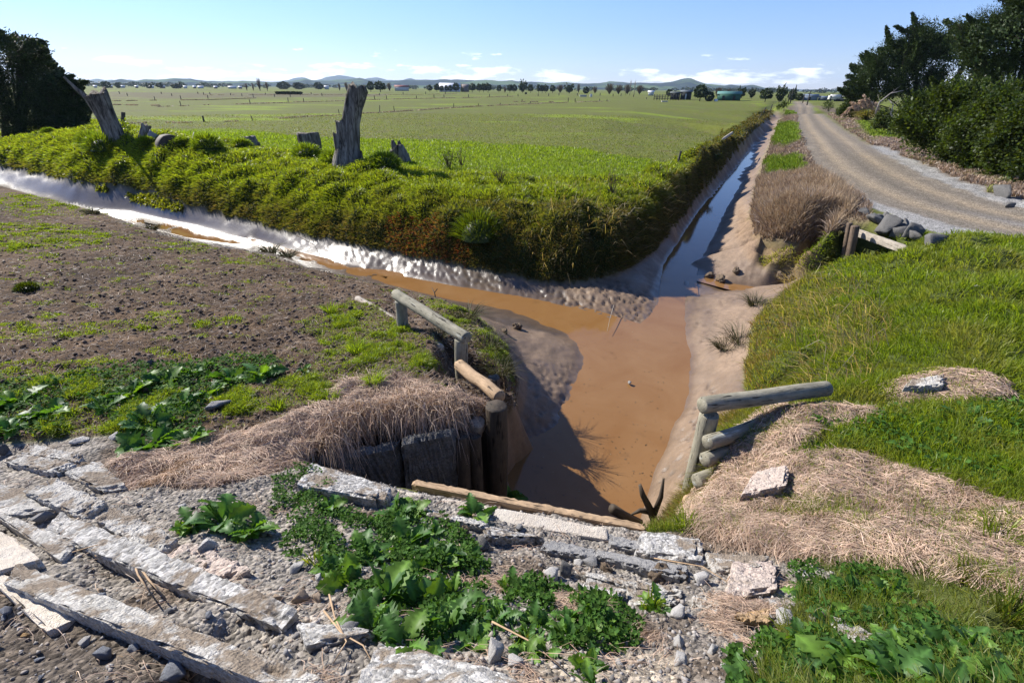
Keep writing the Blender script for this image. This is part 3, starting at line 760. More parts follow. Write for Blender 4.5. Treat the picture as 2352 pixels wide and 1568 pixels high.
# ------------------------------------------------------------------ scattering on the terrain
_P = np.stack([GX, GY, GZ], -1)
_e1 = _P[:-1, 1:] - _P[:-1, :-1]; _e2 = _P[1:, :-1] - _P[:-1, :-1]
_n = np.cross(_e1, _e2); CAREA = np.linalg.norm(_n, axis=-1); CNRM = _n / np.maximum(CAREA[..., None], 1e-12)
CNRM = np.where(CNRM[..., 2:3] < 0, -CNRM, CNRM)
CR = RG[:-1, :-1]
def smoothn(Nn, k):
    for _ in range(k):
        Zp = np.pad(Nn, ((1, 1), (1, 1), (0, 0)), mode='edge')
        Nn = (Zp[:-2, 1:-1] + Zp[2:, 1:-1] + Zp[1:-1, :-2] + Zp[1:-1, 2:] + 2 * Zp[1:-1, 1:-1]) / 6
    return unit(Nn)
def scatter(mask, n, p=1.5, rmax=200., weight=None):
    w = CAREA / CR ** p * cellmask(mask) * (CR < rmax)
    if weight is not None: w = w * np.clip(weight[:-1, :-1], 0, None)
    w = w.ravel(); w = w / w.sum()
    k = rng.choice(len(w), n, p=w)
    j, i = np.unravel_index(k, CAREA.shape)
    u, v = rng.random(n)[:, None], rng.random(n)[:, None]
    q = _P[j, i] * (1 - u) * (1 - v) + _P[j, i + 1] * u * (1 - v) + _P[j + 1, i] * (1 - u) * v + _P[j + 1, i + 1] * u * v
    return q, CNRM[j, i], CR[j, i], (j, i)

def rdir(n, flat=False):
    v = rng.normal(size=(n, 3))
    if flat: v[:, 2] = 0
    return unit(v)

def blade_arrays(p, d, L, w, col, droop=.4, rand=.3, bendv=None, tipcol=1.25):
    n = len(p)
    d = unit(d + rand * rng.normal(size=(n, 3)))
    side = unit(np.cross(d, rdir(n)))
    b = bendv if bendv is not None else rdir(n, True) * .6
    L = np.asarray(L)[:, None]; w = np.asarray(w)[:, None]
    m = p + d * L * .5 + b * L * .06
    t = p + d * L * .92 + b * L * .25 + np.array([0, 0, -1.0]) * L * droop * .5
    V = np.stack([p - side * w * .5, p + side * w * .5, m - side * w * .42, m + side * w * .42, t], 1)
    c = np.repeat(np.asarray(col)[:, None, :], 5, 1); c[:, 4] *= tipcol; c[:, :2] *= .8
    base = np.arange(n)[:, None] * 5
    Q = base + np.array([[0, 1, 3, 2]]); T = base + np.array([[2, 3, 4]])
    return V.reshape(-1, 3), Q, T, c.reshape(-1, 3)

def blade_obj(name, mat, parts, parent=None):
    mb = MB()
    for V, Q, T, c in parts: mb.add(V, Q, T, c)
    return mb.build(name, mat, parent)

M_GRASS = foliage_mat('grass_blades', .55, .42, .35, (1.35, 1.3, .45))
M_DRY = foliage_mat('dry_stalks', .25, .6, .2, (1.1, 1.0, .8))
M_LEAF = foliage_mat('broad_leaf', .42, .48, .28, (1.5, 1.45, .35), .25)
M_COVER = foliage_mat('small_leaf', .40, .7, .1, (1.4, 1.4, .4), .3)
M_TREE = foliage_mat('conifer_foliage', .2, .55, .2, (1.2, 1.2, .5))

def vcol(n, *stops, k=.25):
    """random mix of colours"""
    s = np.array(stops); w = rng.dirichlet(np.ones(len(s)) * .6, n)
    return (w @ s) * (1 + k * rng.normal(size=(n, 1))).clip(.4, 1.8)
G_BRT, G_MID, G_OLV, G_DRK = (.24, .305, .018), (.115, .185, .016), (.19, .185, .032), (.05, .08, .012)
D_TAN, D_BRN, D_GRY, D_RED = (.42, .32, .21), (.22, .14, .085), (.36, .31, .28), (.25, .085, .05)

# --- the draped bank
n = 230000
q, nn, r, (j, i) = scatter(Zn['bank'], n, 1.5, 130)
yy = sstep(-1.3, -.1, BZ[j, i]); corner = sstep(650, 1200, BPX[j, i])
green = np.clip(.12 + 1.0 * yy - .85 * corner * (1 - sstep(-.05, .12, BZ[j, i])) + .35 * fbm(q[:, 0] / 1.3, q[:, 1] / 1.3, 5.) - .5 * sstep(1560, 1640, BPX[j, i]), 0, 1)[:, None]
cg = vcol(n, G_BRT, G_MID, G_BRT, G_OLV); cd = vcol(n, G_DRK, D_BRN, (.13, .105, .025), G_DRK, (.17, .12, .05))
col = cg * green + cd * (1 - green)  # face blades browner and darker, partly backlit shade put into their colour
redz = (np.abs(BPX[j, i] - 950) < 60) & (BPY[j, i] > 500) | (np.abs(BPX[j, i] - 1040) < 40) & (BPY[j, i] > 535)
m = redz & (rng.random(n) < .35); col[m] = vcol(m.sum(), D_RED, (.2, .05, .03))
dn = nn * np.array([1, 1, 0]); 
d = nn * .7 + np.array([0, 0, .45]) + dn * .5
L = (.10 + .16 * rng.random(n)) * np.clip(.7 + .4 * green[:, 0], .6, 1.2) * (1 + .5 * sstep(40, 110, r))
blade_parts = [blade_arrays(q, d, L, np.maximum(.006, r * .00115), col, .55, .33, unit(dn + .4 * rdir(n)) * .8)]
# long drooping stalks near the corner
n = 420
q, nn, r, (j, i) = scatter(inpoly(BPX, BPY, [(1250,430),(1550,400),(1560,500),(1500,590),(1300,640),(1180,600)]) & Zn['bank'], n, 1.5)
blade_parts.append(blade_arrays(q, nn * .6 + np.array([.1, -.1, .8]), .35 + .45 * rng.random(n), np.full(n, .011), vcol(n, D_TAN, (.25, .24, .1), D_BRN), .9, .35, unit(nn * [1, 1, 0] + .5 * rdir(n)) * 1.6))
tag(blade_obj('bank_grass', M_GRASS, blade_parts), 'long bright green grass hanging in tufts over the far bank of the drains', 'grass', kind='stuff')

# --- paddock grass
parts = []
n = 75000
q, nn, r, (j, i) = scatter(field & (RG < 75) & (BPY < 480) & (BPX > 100) & (BPX < 1800), n, 1.75, 75, 1 + 2.2 * soft(Zn['fieldband'], 6))
g = np.clip(soft(Zn['fieldband'], 8)[j, i] * 1.2 + .5 * fbm(q[:, 0] / 4, q[:, 1] / 4, 3.) , 0, 1)[:, None]
col = vcol(n, G_BRT, G_MID, (.13, .2, .02)) * g + vcol(n, (.14, .155, .04), (.26, .22, .11), G_MID, (.10, .13, .03)) * (1 - g)
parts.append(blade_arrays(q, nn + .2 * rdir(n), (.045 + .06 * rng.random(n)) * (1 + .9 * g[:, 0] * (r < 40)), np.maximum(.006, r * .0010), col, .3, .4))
tag(blade_obj('paddock_grass', M_GRASS, parts), 'short grazed pasture grass across the flat paddock', 'grass', kind='stuff')

# --- right mound and the grass beside it
parts = []
straw_any = Zn['strawr'] | Zn['strawr2']
moundw = soft(right & ~straw_any, 3)
weedz = soft(inpoly(BPX, BPY, [(1830,960),(2000,940),(2400,900),(2500,1200),(2352,1160),(2130,1080),(1960,1040)]), 8)
nearw = soft(inpoly(BPX, BPY, [(1780,1290),(2050,1290),(2500,1400),(2500,1800),(1600,1800),(1640,1500),(1790,1420)]), 6)
n = 210000
q, nn, r, (j, i) = scatter(right & ~Zn['rubble'] & (RG < 16), n, 1.7, 16, moundw * (1 - .75 * nearw) + .10 * (1 - nearw))
edge = sstep(-.4, -1.25, BZ[j, i]); gg = np.clip(.80 + .55 * fbm(q[:, 0] / .9, q[:, 1] / .9, 3.) - .6 * edge, 0, 1)[:, None]
col = vcol(n, G_BRT, G_MID, (.24, .29, .03), (.15, .23, .02)) * gg + vcol(n, D_TAN, (.24, .22, .04), G_OLV, (.27, .27, .04)) * (1 - gg)
near_mix = sstep(5.2, 3.2, r)[:, None]; col = col * (1 - .45 * near_mix) + vcol(n, G_MID, G_DRK, D_TAN, (.06, .13, .02)) * .45 * near_mix  # nearest blades mixed towards mid green, dark green and tan
m = (edge > .6) & (rng.random(n) < .22) & (BPY[j, i] > 740); col[m] = vcol(m.sum(), D_RED, D_BRN, D_TAN)
L = (.09 + .16 * rng.random(n)) * (1 + .75 * pn(q[:, 0] / .8, q[:, 1] / .8, 6.)) * (1 - .25 * near_mix[:, 0])
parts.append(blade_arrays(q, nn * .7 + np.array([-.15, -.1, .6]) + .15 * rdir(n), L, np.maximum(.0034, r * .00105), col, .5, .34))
n = 700   # tall seed stalks on the mound
q, nn, r, _ = scatter(inpoly(BPX, BPY, [(1800,640),(1980,640),(2060,760),(2000,880),(1850,900),(1780,760)]), n, 1.2)
parts.append(blade_arrays(q, np.tile([-.35, -.05, .8], (n, 1)), .45 + .4 * rng.random(n), np.full(n, .009), vcol(n, D_GRY, D_TAN, D_BRN), .5, .3, np.tile([-.8, 0, 0], (n, 1))))
tag(blade_obj('mound_grass', M_GRASS, parts), 'bright green grass on the low mound right of the pool', 'grass', kind='stuff')

# --- grass on the bare ground to the left
parts = []
lg = np.zeros_like(GX)
for poly, a in (([(680,745),(790,700),(850,700),(960,770),(1000,840),(900,905),(720,935),(560,960),(300,1000),(-200,1010),(-200,830),(120,850),(330,865),(560,900),(640,880),(720,850),(760,800)], 1.0),
                ([(-200,510),(120,515),(240,535),(230,560),(60,580),(-200,570)], .9), ([(380,560),(480,560),(470,585),(390,585)], .5), ([(500,590),(640,590),(640,615),(500,610)], .5),
                ([(-200,755),(180,745),(400,725),(420,745),(200,775),(-200,800)], .6), ([(440,735),(560,725),(570,750),(450,755)], .6), ([(-200,420),(60,440),(230,495),(150,500),(-200,480)], .5), ([(1040,690),(1100,720),(1160,800),(1180,880),(1120,860),(1060,760),(960,690)], .7)):
    lg = np.maximum(lg, a * soft(inpoly(BPX + 1.5 * jx, BPY + 1.5 * jy, poly), 5))
pat = sstep(.05, .55, fbm(GX / .55, GY / .55, 8., 4)) 
lgw = lg * (.15 + pat) + .16 * sstep(.2, .6, fbm(GX / .7 + GY / 3, GY / .4, 18., 4)) * (1 + sstep(700, 200, BPX))
n = 150000
q, nn, r, (j, i) = scatter(Zn['dirt'] & ~Zn['strawl'], n, 1.75, 30, lgw ** 1.2 * (1 + .8 * sstep(6, 14, RG)))
col = vcol(n, G_BRT, (.16, .26, .03), G_MID, G_OLV)
L = (.045 + .085 * rng.random(n)) * (.6 + .9 * np.clip(lg[j, i] * pat[j, i], 0, 1)) * (1 - .35 * sstep(8, 14, r))
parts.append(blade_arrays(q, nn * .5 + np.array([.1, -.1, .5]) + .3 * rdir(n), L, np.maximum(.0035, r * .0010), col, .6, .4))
tag(blade_obj('patchy_grass', M_GRASS, parts), 'patches of fresh green grass on the bare brown ground at left', 'grass', kind='stuff')
n = 42000
q, nn, r, (j, i) = scatter(Zn['dirt'], n, 1.75, 26)
L = .05 + .13 * rng.random(n)
f = unit(rdir(n, True)); f = unit(f - nn * (f * nn).sum(1, keepdims=True))
V = blade_arrays(q + nn * .012, f + nn * .08, L, np.maximum(.003, r * .0007), vcol(n, D_TAN, D_GRY, D_BRN, (.42, .36, .3)), .0, .1)
tag(blade_obj('dead_stalk_litter', M_DRY, [V]), 'dry broken stalks littering the bare brown ground at left', 'litter', kind='stuff')

# --- matted dead grass (thatch)
def thatch(mask, n, lmin, lmax, cols, wmin=.0028, p=1.3, weight=None, lift=.03):
    q, nn, r, (j, i) = scatter(mask, n, p, 40, weight)
    a = fbm(q[:, 0] / .5, q[:, 1] / .5, 44., 3) * 3.0 + rng.normal(size=n) * .8
    f = np.stack([np.cos(a), np.sin(a), 0 * a], 1); f = unit(f - nn * (f * nn).sum(1, keepdims=True))
    L = (lmin + (lmax - lmin) * rng.random(n) ** 1.6)[:, None]
    s = unit(np.cross(nn, f)); w = np.maximum(wmin, r * .0009)[:, None] * .5
    h = (lift * rng.random(n))[:, None]; cv = (rng.normal(size=n) * .18)[:, None]
    pts = [q + nn * (h * .2) - f * L * .5 + s * cv * L * .5, q + nn * (h * 1.1 + .01) - f * L * .17 - s * cv * L * .1, q + nn * (h * 1.1 + .01) + f * L * .17 - s * cv * L * .1, q + nn * (h * .1) + f * L * .5 + s * cv * L * .5]
    V = np.stack([pts[0] - s * w, pts[0] + s * w, pts[1] - s * w, pts[1] + s * w, pts[2] - s * w, pts[2] + s * w, pts[3] - s * w * .4, pts[3] + s * w * .4], 1)
    V[:, 1::2] += (nn * w * .8)[:, None]
    b = np.arange(n)[:, None] * 8
    Q = np.concatenate([b + np.array([[0, 1, 3, 2]]), b + np.array([[2, 3, 5, 4]]), b + np.array([[4, 5, 7, 6]])])
    c = np.repeat(vcol(n, *cols, k=.3)[:, None], 8, 1)
    return V.reshape(-1, 3), Q, np.zeros((0, 3), int), c.reshape(-1, 3)
tc = [D_TAN, (.42, .28, .205), (.27, .165, .11), (.58, .46, .37), (.46, .34, .25)]
tag(blade_obj('dead_grass_mat', M_DRY, [thatch(Zn['strawr'] | Zn['strawr2'], 52000, .10, .42, tc, lift=.055)]), 'matted pinkish brown dead grass on the right bank of the pool', 'dead grass', kind='stuff')
tag(blade_obj('dead_grass_mat', M_DRY, [thatch(Zn['strawl'], 30000, .10, .40, tc, p=1.0, lift=.06), ]), 'matted brown dead grass along the top of the left wing wall', 'dead grass', kind='stuff')
n = 15000
q, nn, r, (j, i) = scatter(Zn['strawr'] | Zn['strawr2'], n, 1.4, 16, .05 + sstep(.15, .6, fbm(GX / .55, GY / .55, 71.)))
tag(blade_obj('straw_grass', M_GRASS, [blade_arrays(q, nn * .4 + np.array([0, 0, .6]), .06 + .12 * rng.random(n), np.maximum(.0034, r * .001), vcol(n, G_BRT, G_MID, G_OLV), .5, .45)]), 'green grass blades coming up through the dead grass on the right bank', 'grass', kind='stuff')
n = 3000
rim = np.array([P(735, 1012, .06), P(800, 948, .05), P(900, 930, .02), P(960, 927, .0), P(1010, 929, -.03), P(1052, 932, -.05)])
t_ = rng.random(n) * 5; k_ = np.minimum(t_.astype(int), 4); q = rim[k_] + (rim[k_ + 1] - rim[k_]) * (t_ - k_)[:, None] + rng.normal(size=(n, 3)) * [.08, .09, .06]
d_ = np.array([.12, -.75, -.05]) + rng.normal(size=(n, 3)) * [.7, .3, .35]; L_ = .10 + .42 * rng.random(n) ** 2
tag(blade_obj('hanging_dead_grass', M_DRY, [blade_arrays(q, d_, L_, np.full(n, .0062), vcol(n, *tc), 1.5, .12, np.tile([.05, -.25, 0], (n, 1)))]), 'fringe of dead grass hanging over the edge of the left wing wall', 'dead grass', kind='stuff')
rubw = wr * sstep(-.1, .5, fbm(GX / .35, GY / .35, 3.)) * (.05 + soft(inpoly(BPX, BPY, [(980,1290),(1300,1330),(1560,1400),(1900,1320),(2100,1400),(1800,1460),(1700,1500),(1500,1480),(1300,1420),(1100,1360)]), 8) + .25 * soft(inpoly(BPX,BPY,[(700,1490),(1150,1480),(1300,1640),(700,1640)]),5))
tag(blade_obj('dead_grass_litter', M_DRY, [thatch(Zn['rubble'], 9000, .05, .26, tc, .002, 1.0, rubw, .02)]), 'loose dry grass stalks strewn between the broken concrete', 'dead grass', kind='stuff')

# --- road verges
parts = []
vl = Zn['vergeL'] & ~Zn['road'] & ~Zn['mud']
BPX_, BPY_ = BPX + 2.2 * jx, BPY + 2.5 * jy
gp = soft(inpoly(BPX_, BPY_, [(1770,290),(1830,285),(1832,325),(1800,340),(1768,330)]) | inpoly(BPX_, BPY_, [(1750,375),(1830,365),(1842,395),(1760,412)]) | inpoly(BPX, BPY, [(1795,256),(1822,252),(1826,264),(1798,268)]), 3)
n = 60000
q, nn, r, (j, i) = scatter(vl, n, 1.55, 130, 1 + 1.5 * (BPX < 1850))
tall = soft(inpoly(BPX, BPY, [(1728,415),(1880,405),(1950,450),(1945,510),(1880,560),(1760,560),(1725,500)]), 4)[j, i]
g = np.clip(gp[j, i] * 1.4, 0, 1)[:, None]
col = vcol(n, G_BRT, (.16, .26, .02), G_MID) * g + vcol(n, D_TAN, D_GRY, D_BRN, (.25, .17, .12)) * (1 - g)
L = (.10 + .14 * rng.random(n)) * (1 + 1.5 * tall) * (1 + .9 * g[:, 0]) * (1 + .7 * pn(q[:, 0] / 1.1, q[:, 1] / 1.1, 4.))
parts.append(blade_arrays(q, nn * .5 + np.array([0, 0, .8]), L, np.maximum(.006, r * .0010), col, .3, .28))
n = 24000
q, nn, r, (j, i) = scatter(vl & (tallm := inpoly(BPX, BPY, [(1735,425),(1870,400),(1940,450),(1950,500),(1890,545),(1770,555),(1730,500)])), n, 1.0, 60)
parts.append(blade_arrays(q, np.tile([0, 0, 1.], (n, 1)) + .2 * rdir(n), (.32 + .40 * rng.random(n)) * (1 + .6 * pn(q[:, 0] / .7, q[:, 1] / .7, 9.)), np.full(n, .014), vcol(n, D_TAN, (.36, .28, .19), (.36, .25, .15), (.21, .15, .10)), .25, .25))
n = 46000
q, nn, r, (j, i) = scatter(Zn['vergeR'] & ~Zn['road'] & ~Zn['gravel'] & (BPX > 1850), n, 1.5, 130)
g = sstep(.1, .6, fbm(q[:, 0] / 2.2, q[:, 1] / 2.2, 66.))[:, None] * .55
g = np.maximum(g, soft(inpoly(BPX, BPY, [(1960,280),(2040,275),(2090,300),(2060,322),(1990,318)]), 3)[j, i][:, None])
col = vcol(n, G_BRT, G_MID) * g + vcol(n, D_TAN, D_GRY, D_BRN, (.3, .2, .15)) * (1 - g)
parts.append(blade_arrays(q, nn * .4 + np.array([0, 0, .7]), .12 + .26 * rng.random(n), np.maximum(.006, r * .0011), col, .5, .45))
tag(blade_obj('verge_grass', M_DRY, parts), 'dry grey brown grass with green patches along both verges of the gravel road', 'grass', kind='stuff')
# --- dead grass along the field drains
parts = []
DRAINS = [[(250,284),(469,282),(588,277),(700,269),(830,262),(900,258),(1042,248),(1150,242),(1300,236),(1400,233)], [(240,233),(356,231),(479,230),(588,226)], [(360,246),(440,243),(540,240),(662,236),(800,232),(888,229),(957,227),(1076,225),(1180,222)], [(240,241),(415,244)], [(470,219),(700,218),(900,218.5),(1050,216)], [(1180,234),(1300,234.5)]]
for L_ in DRAINS:
    Wd = np.array([P(x, y, 0.0) for x, y in L_]); 
    s = np.concatenate([[0], np.cumsum(np.linalg.norm(np.diff(Wd[:, :2], axis=0), axis=1))])
    n = 2600
    t = rng.random(n) * s[-1]
    x = np.interp(t, s, Wd[:, 0]); y = np.interp(t, s, Wd[:, 1])
    keep = fbm(t / 9., 0 * t, 3.3, 3) > -.5
    q = np.stack([x, y + rng.normal(size=n) * .22, 0 * x], 1)[keep]; q[:, 2] = zat(q[:, 0], q[:, 1]); r = np.hypot(q[:, 0], q[:, 1]); n = len(q)
    parts.append(blade_arrays(q, np.tile([0, 0, 1.], (n, 1)), .12 + .16 * rng.random(n), r * .0018, vcol(n, D_GRY, D_TAN, (.16, .12, .08), D_TAN), .3, .5))
tag(blade_obj('drain_dead_grass', M_DRY, parts), 'strips of dead grass along the shallow drains that cross the paddock', 'dead grass', kind='stuff')
# --- algae on the left drain
parts = []
n = 2600
q, nn, r, (j, i) = scatter(inpoly(BPX, BPY, [(290,455),(340,456),(420,480),(420,492),(370,484),(300,464)]) | inpoly(BPX, BPY, [(222,437),(250,437),(248,446),(224,445)]), n, 1.0, 60)
parts.append(blade_arrays(q + nn * .01, rdir(n) + nn * .2, .08 + .1 * rng.random(n), np.full(n, .05), vcol(n, (.22, .24, .02), (.30, .30, .03), (.12, .15, .02)), .4, .3))
tag(blade_obj('algae_mat', M_GRASS, parts), 'yellow green algae lying on the shiny mud of the left drain', 'algae', kind='stuff')

# --- gravel and crumbs of soil
def stones_np(q, nn, size, col):
    n = len(q)
    base = np.array([(1,0,0),(-1,0,0),(0,1,0),(0,-1,0),(0,0,1),(0,0,-1)], float)
    F = np.array([(0,2,4),(2,1,4),(1,3,4),(3,0,4),(2,0,5),(1,2,5),(3,1,5),(0,3,5)])
    A = rng.normal(size=(n, 3, 3)); A = np.linalg.qr(A)[0]
    sc = size[:, None] * (.55 + .6 * rng.random((n, 3)))
    V = base[None] * (.75 + .5 * rng.random((n, 6, 1))); V = (V * sc[:, None, :]) @ A
    V[..., 2] *= .75
    V = V + (q + nn * (size * .2)[:, None])[:, None]
    T = (np.arange(n)[:, None, None] * 6 + F[None]).reshape(-1, 3)
    return V.reshape(-1, 3), None, T, np.repeat(col, 6, 0)
def stone_vmat(name):
    m, nt, out = mat_new(name)
    a = N(nt, 'ShaderNodeAttribute', attribute_name='col'); v = obj_coord(nt)
    n1 = noise_tex(nt, 40., 5, .65, v)
    c = mixrgb(nt, 'MULTIPLY', 1.0, a.outputs['Color'], mth(nt, 'MULTIPLY_ADD', n1, .9, .55))
    principled(nt, out, c, .9, .2, bump(nt, n1, .5, .01)); return m
M_STN = stone_vmat('gravel_stones')
mb = MB()
n = 15000
q, nn, r, (j, i) = scatter(Zn['rubble'] & (RG < 5), n, 1.0, 6)
sz = .004 + .018 * rng.random(n) ** 3.5
dk = sstep(.3, 0, tint[j, i, 0])[:, None]
mb.add(*stones_np(q, nn, sz, vcol(n, (.34, .31, .275), (.24, .23, .23), (.29, .22, .155), (.17, .165, .16)) * (1 - .15 * dk)))
n = 11000
q, nn, r, (j, i) = scatter(Zn['dirt'], n, 1.6, 22)
mb.add(*stones_np(q, nn, .012 + .05 * rng.random(n) ** 4, vcol(n, (.09, .062, .045), (.13, .09, .065), (.06, .045, .035))))
o = mb.build('loose_gravel', M_STN, smooth=False); tag(o, 'small loose stones and clods scattered over the bare ground', 'gravel', kind='stuff')
# ------------------------------------------------------------------ timber
M_RAIL = solid_mat('weathered_round_timber', (.33, .30, .225), (.15, .14, .10), 14, .85, .2, .7, .012, (1, 1, 1), 8, (9., (.42, .42, .36), .60), wood=True)
M_LOG = solid_mat('bleached_log', (.44, .31, .19), (.27, .18, .105), 16, .8, .2, .6, .01, wood=True)
M_DARKW = solid_mat('dark_wet_timber', (.085, .062, .042), (.03, .024, .017), 12, .75, .3, .8, .015, wood=True)
M_POSTW = solid_mat('round_brown_post', (.18, .13, .09), (.08, .058, .042), 14, .8, .2, .7, .01, wood=True)
def stump_mat():
    m, nt, out = mat_new('weathered_stump_wood'); v = obj_coord(nt, (1, 1, .13))
    n1 = noise_tex(nt, 7.5, 8, .7, v, .5); n2 = noise_tex(nt, 30, 4, .7, v); n3 = noise_tex(nt, 1.6, 4, .6, obj_coord(nt))
    c = ramp(nt, n1, [(.36, (.022, .019, .016)), (.47, (.12, .108, .092)), (.60, (.27, .25, .215)), (.75, (.36, .335, .29))])
    c = mixrgb(nt, 'MULTIPLY', 1.0, c, mth(nt, 'MULTIPLY_ADD', n3, 1.3, .35))
    principled(nt, out, c, .95, .08, bump(nt, mth(nt, 'ADD', n1, mth(nt, 'MULTIPLY', n2, .3)), 1.0, .12)); return m
M_STUMP = stump_mat()
M_PALEW = solid_mat('grey_white_plank', (.44, .39, .32), (.24, .205, .165), 14, .85, .2, .6, .01, wood=True)
M_FENCE = solid_mat('grey_fence_post', (.10, .09, .078), (.05, .045, .04), 5, .9, .1, .4, .01)

def logmesh(name, a, b, r0, r1, n=16, seg=14, wob=.02, seed=0, jag=0.0, groove=.06):
    a = np.array(a, float); b = np.array(b, float)
    t = np.linspace(0, 1, seg)[:, None]; p = a + (b - a) * t
    p = p + wob * np.stack([pn(t[:, 0] * 2 + seed, seed, 1.), pn(t[:, 0] * 2 + seed, seed, 5.), pn(t[:, 0] * 2 + seed, seed, 9.)], 1)
    rad = (r0 + (r1 - r0) * t[:, 0])
    d = (b - a) / np.linalg.norm(b - a); e = min(r0, r1) * .12
    p = np.vstack([p[0], p[0] + d * e, p[1:-1], p[-1] - d * e, p[-1]]); rad = np.concatenate([[rad[0] * .95], [rad[0]], rad[1:-1], [rad[-1]], [rad[-1] * .95]])
    V, Q, T = tube(p, rad, n, True, jag, groove, seed)
    s_ = np.concatenate([[0], np.cumsum(np.linalg.norm(np.diff(p, axis=0), axis=1))]); th = np.arange(len(V)) % n * 2 * math.pi / n
    rv = np.concatenate([np.repeat(rad, n), [0, 0]]); lz = np.concatenate([np.repeat(s_, n), [0, s_[-1]]])
    return np_mesh(name, V, Q, T, None, {'lx': rv * np.cos(th) + seed, 'ly': rv * np.sin(th), 'lz': lz * .13})
def log(name, mat, a, b, r0, r1=None, parent=None, **k):
    return link(name, logmesh(name, a, b, r0, r1 or r0, **k), mat, parent)
def local(root, pts): return np.asarray(pts, float) - np.array(root.location)

# left railing
A, B = P(1072, 777, .13), P(909, 675, .13)
rf = empty('rail_fence', tuple((A + B) / 2 * [1, 1, 0] + [0, 0, float(zat(*((A + B) / 2)[:2]))]))
tag(rf, 'round log rail on two short posts left of the pool', 'railing')
log('rail', M_RAIL, local(rf, A), local(rf, B), .086, .09, rf, wob=.015, seed=3)
for f, dz in ((.07, -.25), (.93, -.2)):
    c = A + (B - A) * f
    log('post', M_RAIL, local(rf, [c[0], c[1], zat(c[0], c[1]) - .5]), local(rf, [c[0], c[1], .06]), .10, .095, rf, seed=5 + f)
def ground_log(name, mat, p0, p1, r, label, cat='log', seed=0, lift=.5):
    a, b = hit(*p0), hit(*p1); a[2] += r * lift; b[2] += r * lift
    return tag(log(name, mat, a, b, r, r, seed=seed), label, cat)
a, b = P(1148, 912, -.12), P(1055, 838, -.18)
tag(log('fallen_log', M_LOG, a, b, .085, .085, seed=2, jag=.02), 'bleached log whose broken end juts out above the dark wing wall post', 'log')
ground_log('edge_log', M_PALEW, (1012, 806), (822, 690), .075, 'pale half buried log lying on the ground behind the left railing', seed=7, lift=.45)
# left wing wall: posts and concrete panel
c = P(1140, 932, -.02)
tag(log('wing_wall_post', M_DARKW, (c[0], c[1], -2.25), (c[0], c[1], -.02), .135, .125, seed=4, jag=.03), 'thick dark rotting post at the water end of the left wing wall', 'post')
c = P(1134, 866, -.35)
tag(log('short_post', M_POSTW, (c[0], c[1], -1.6), (c[0], c[1], -.35), .085, .085, seed=6, jag=.02), 'short cut post behind the broken end of the fallen log', 'post')
c = P(932, 1072, -.95)
tag(log('cut_pile', M_DARKW, (c[0], c[1], -1.9), (c[0], c[1], -.95), .15, .15, seed=9, jag=.02), 'dark cut pile in the shaded hollow below the left wing wall', 'post')
a, b = P(1098, 968, -.25), P(1072, 1118, -1.85)
tag(log('leaning_timber', M_PALEW, b, a, .075, .085, seed=8), 'grey timber leaning against the left wing wall beside the thick post', 'timber')

M_CONC = concrete_mat('broken_concrete', (.47, .445, .405), (.32, .305, .275), 70, .9, .3, .475)
M_CONCW = concrete_mat('pale_smooth_concrete', (.68, .62, .53), (.58, .49, .39), 160, .8, .05, .72)
M_CONCA = concrete_mat('exposed_aggregate_concrete', (.44, .42, .395), (.29, .28, .255), 42, .95, .5, .49)
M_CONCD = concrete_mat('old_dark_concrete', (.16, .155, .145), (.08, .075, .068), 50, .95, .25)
M_CONCP = concrete_mat('pinkish_concrete', (.46, .36, .30), (.40, .34, .29), 60, .9, .25, .58)
M_RUST = concrete_mat('ochre_stone', (.34, .215, .10), (.26, .19, .12), 30, .95, .3)
M_BLOCK = concrete_mat('grey_concrete_block', (.34, .33, .315), (.27, .26, .25), 220, .95, .15, .64)

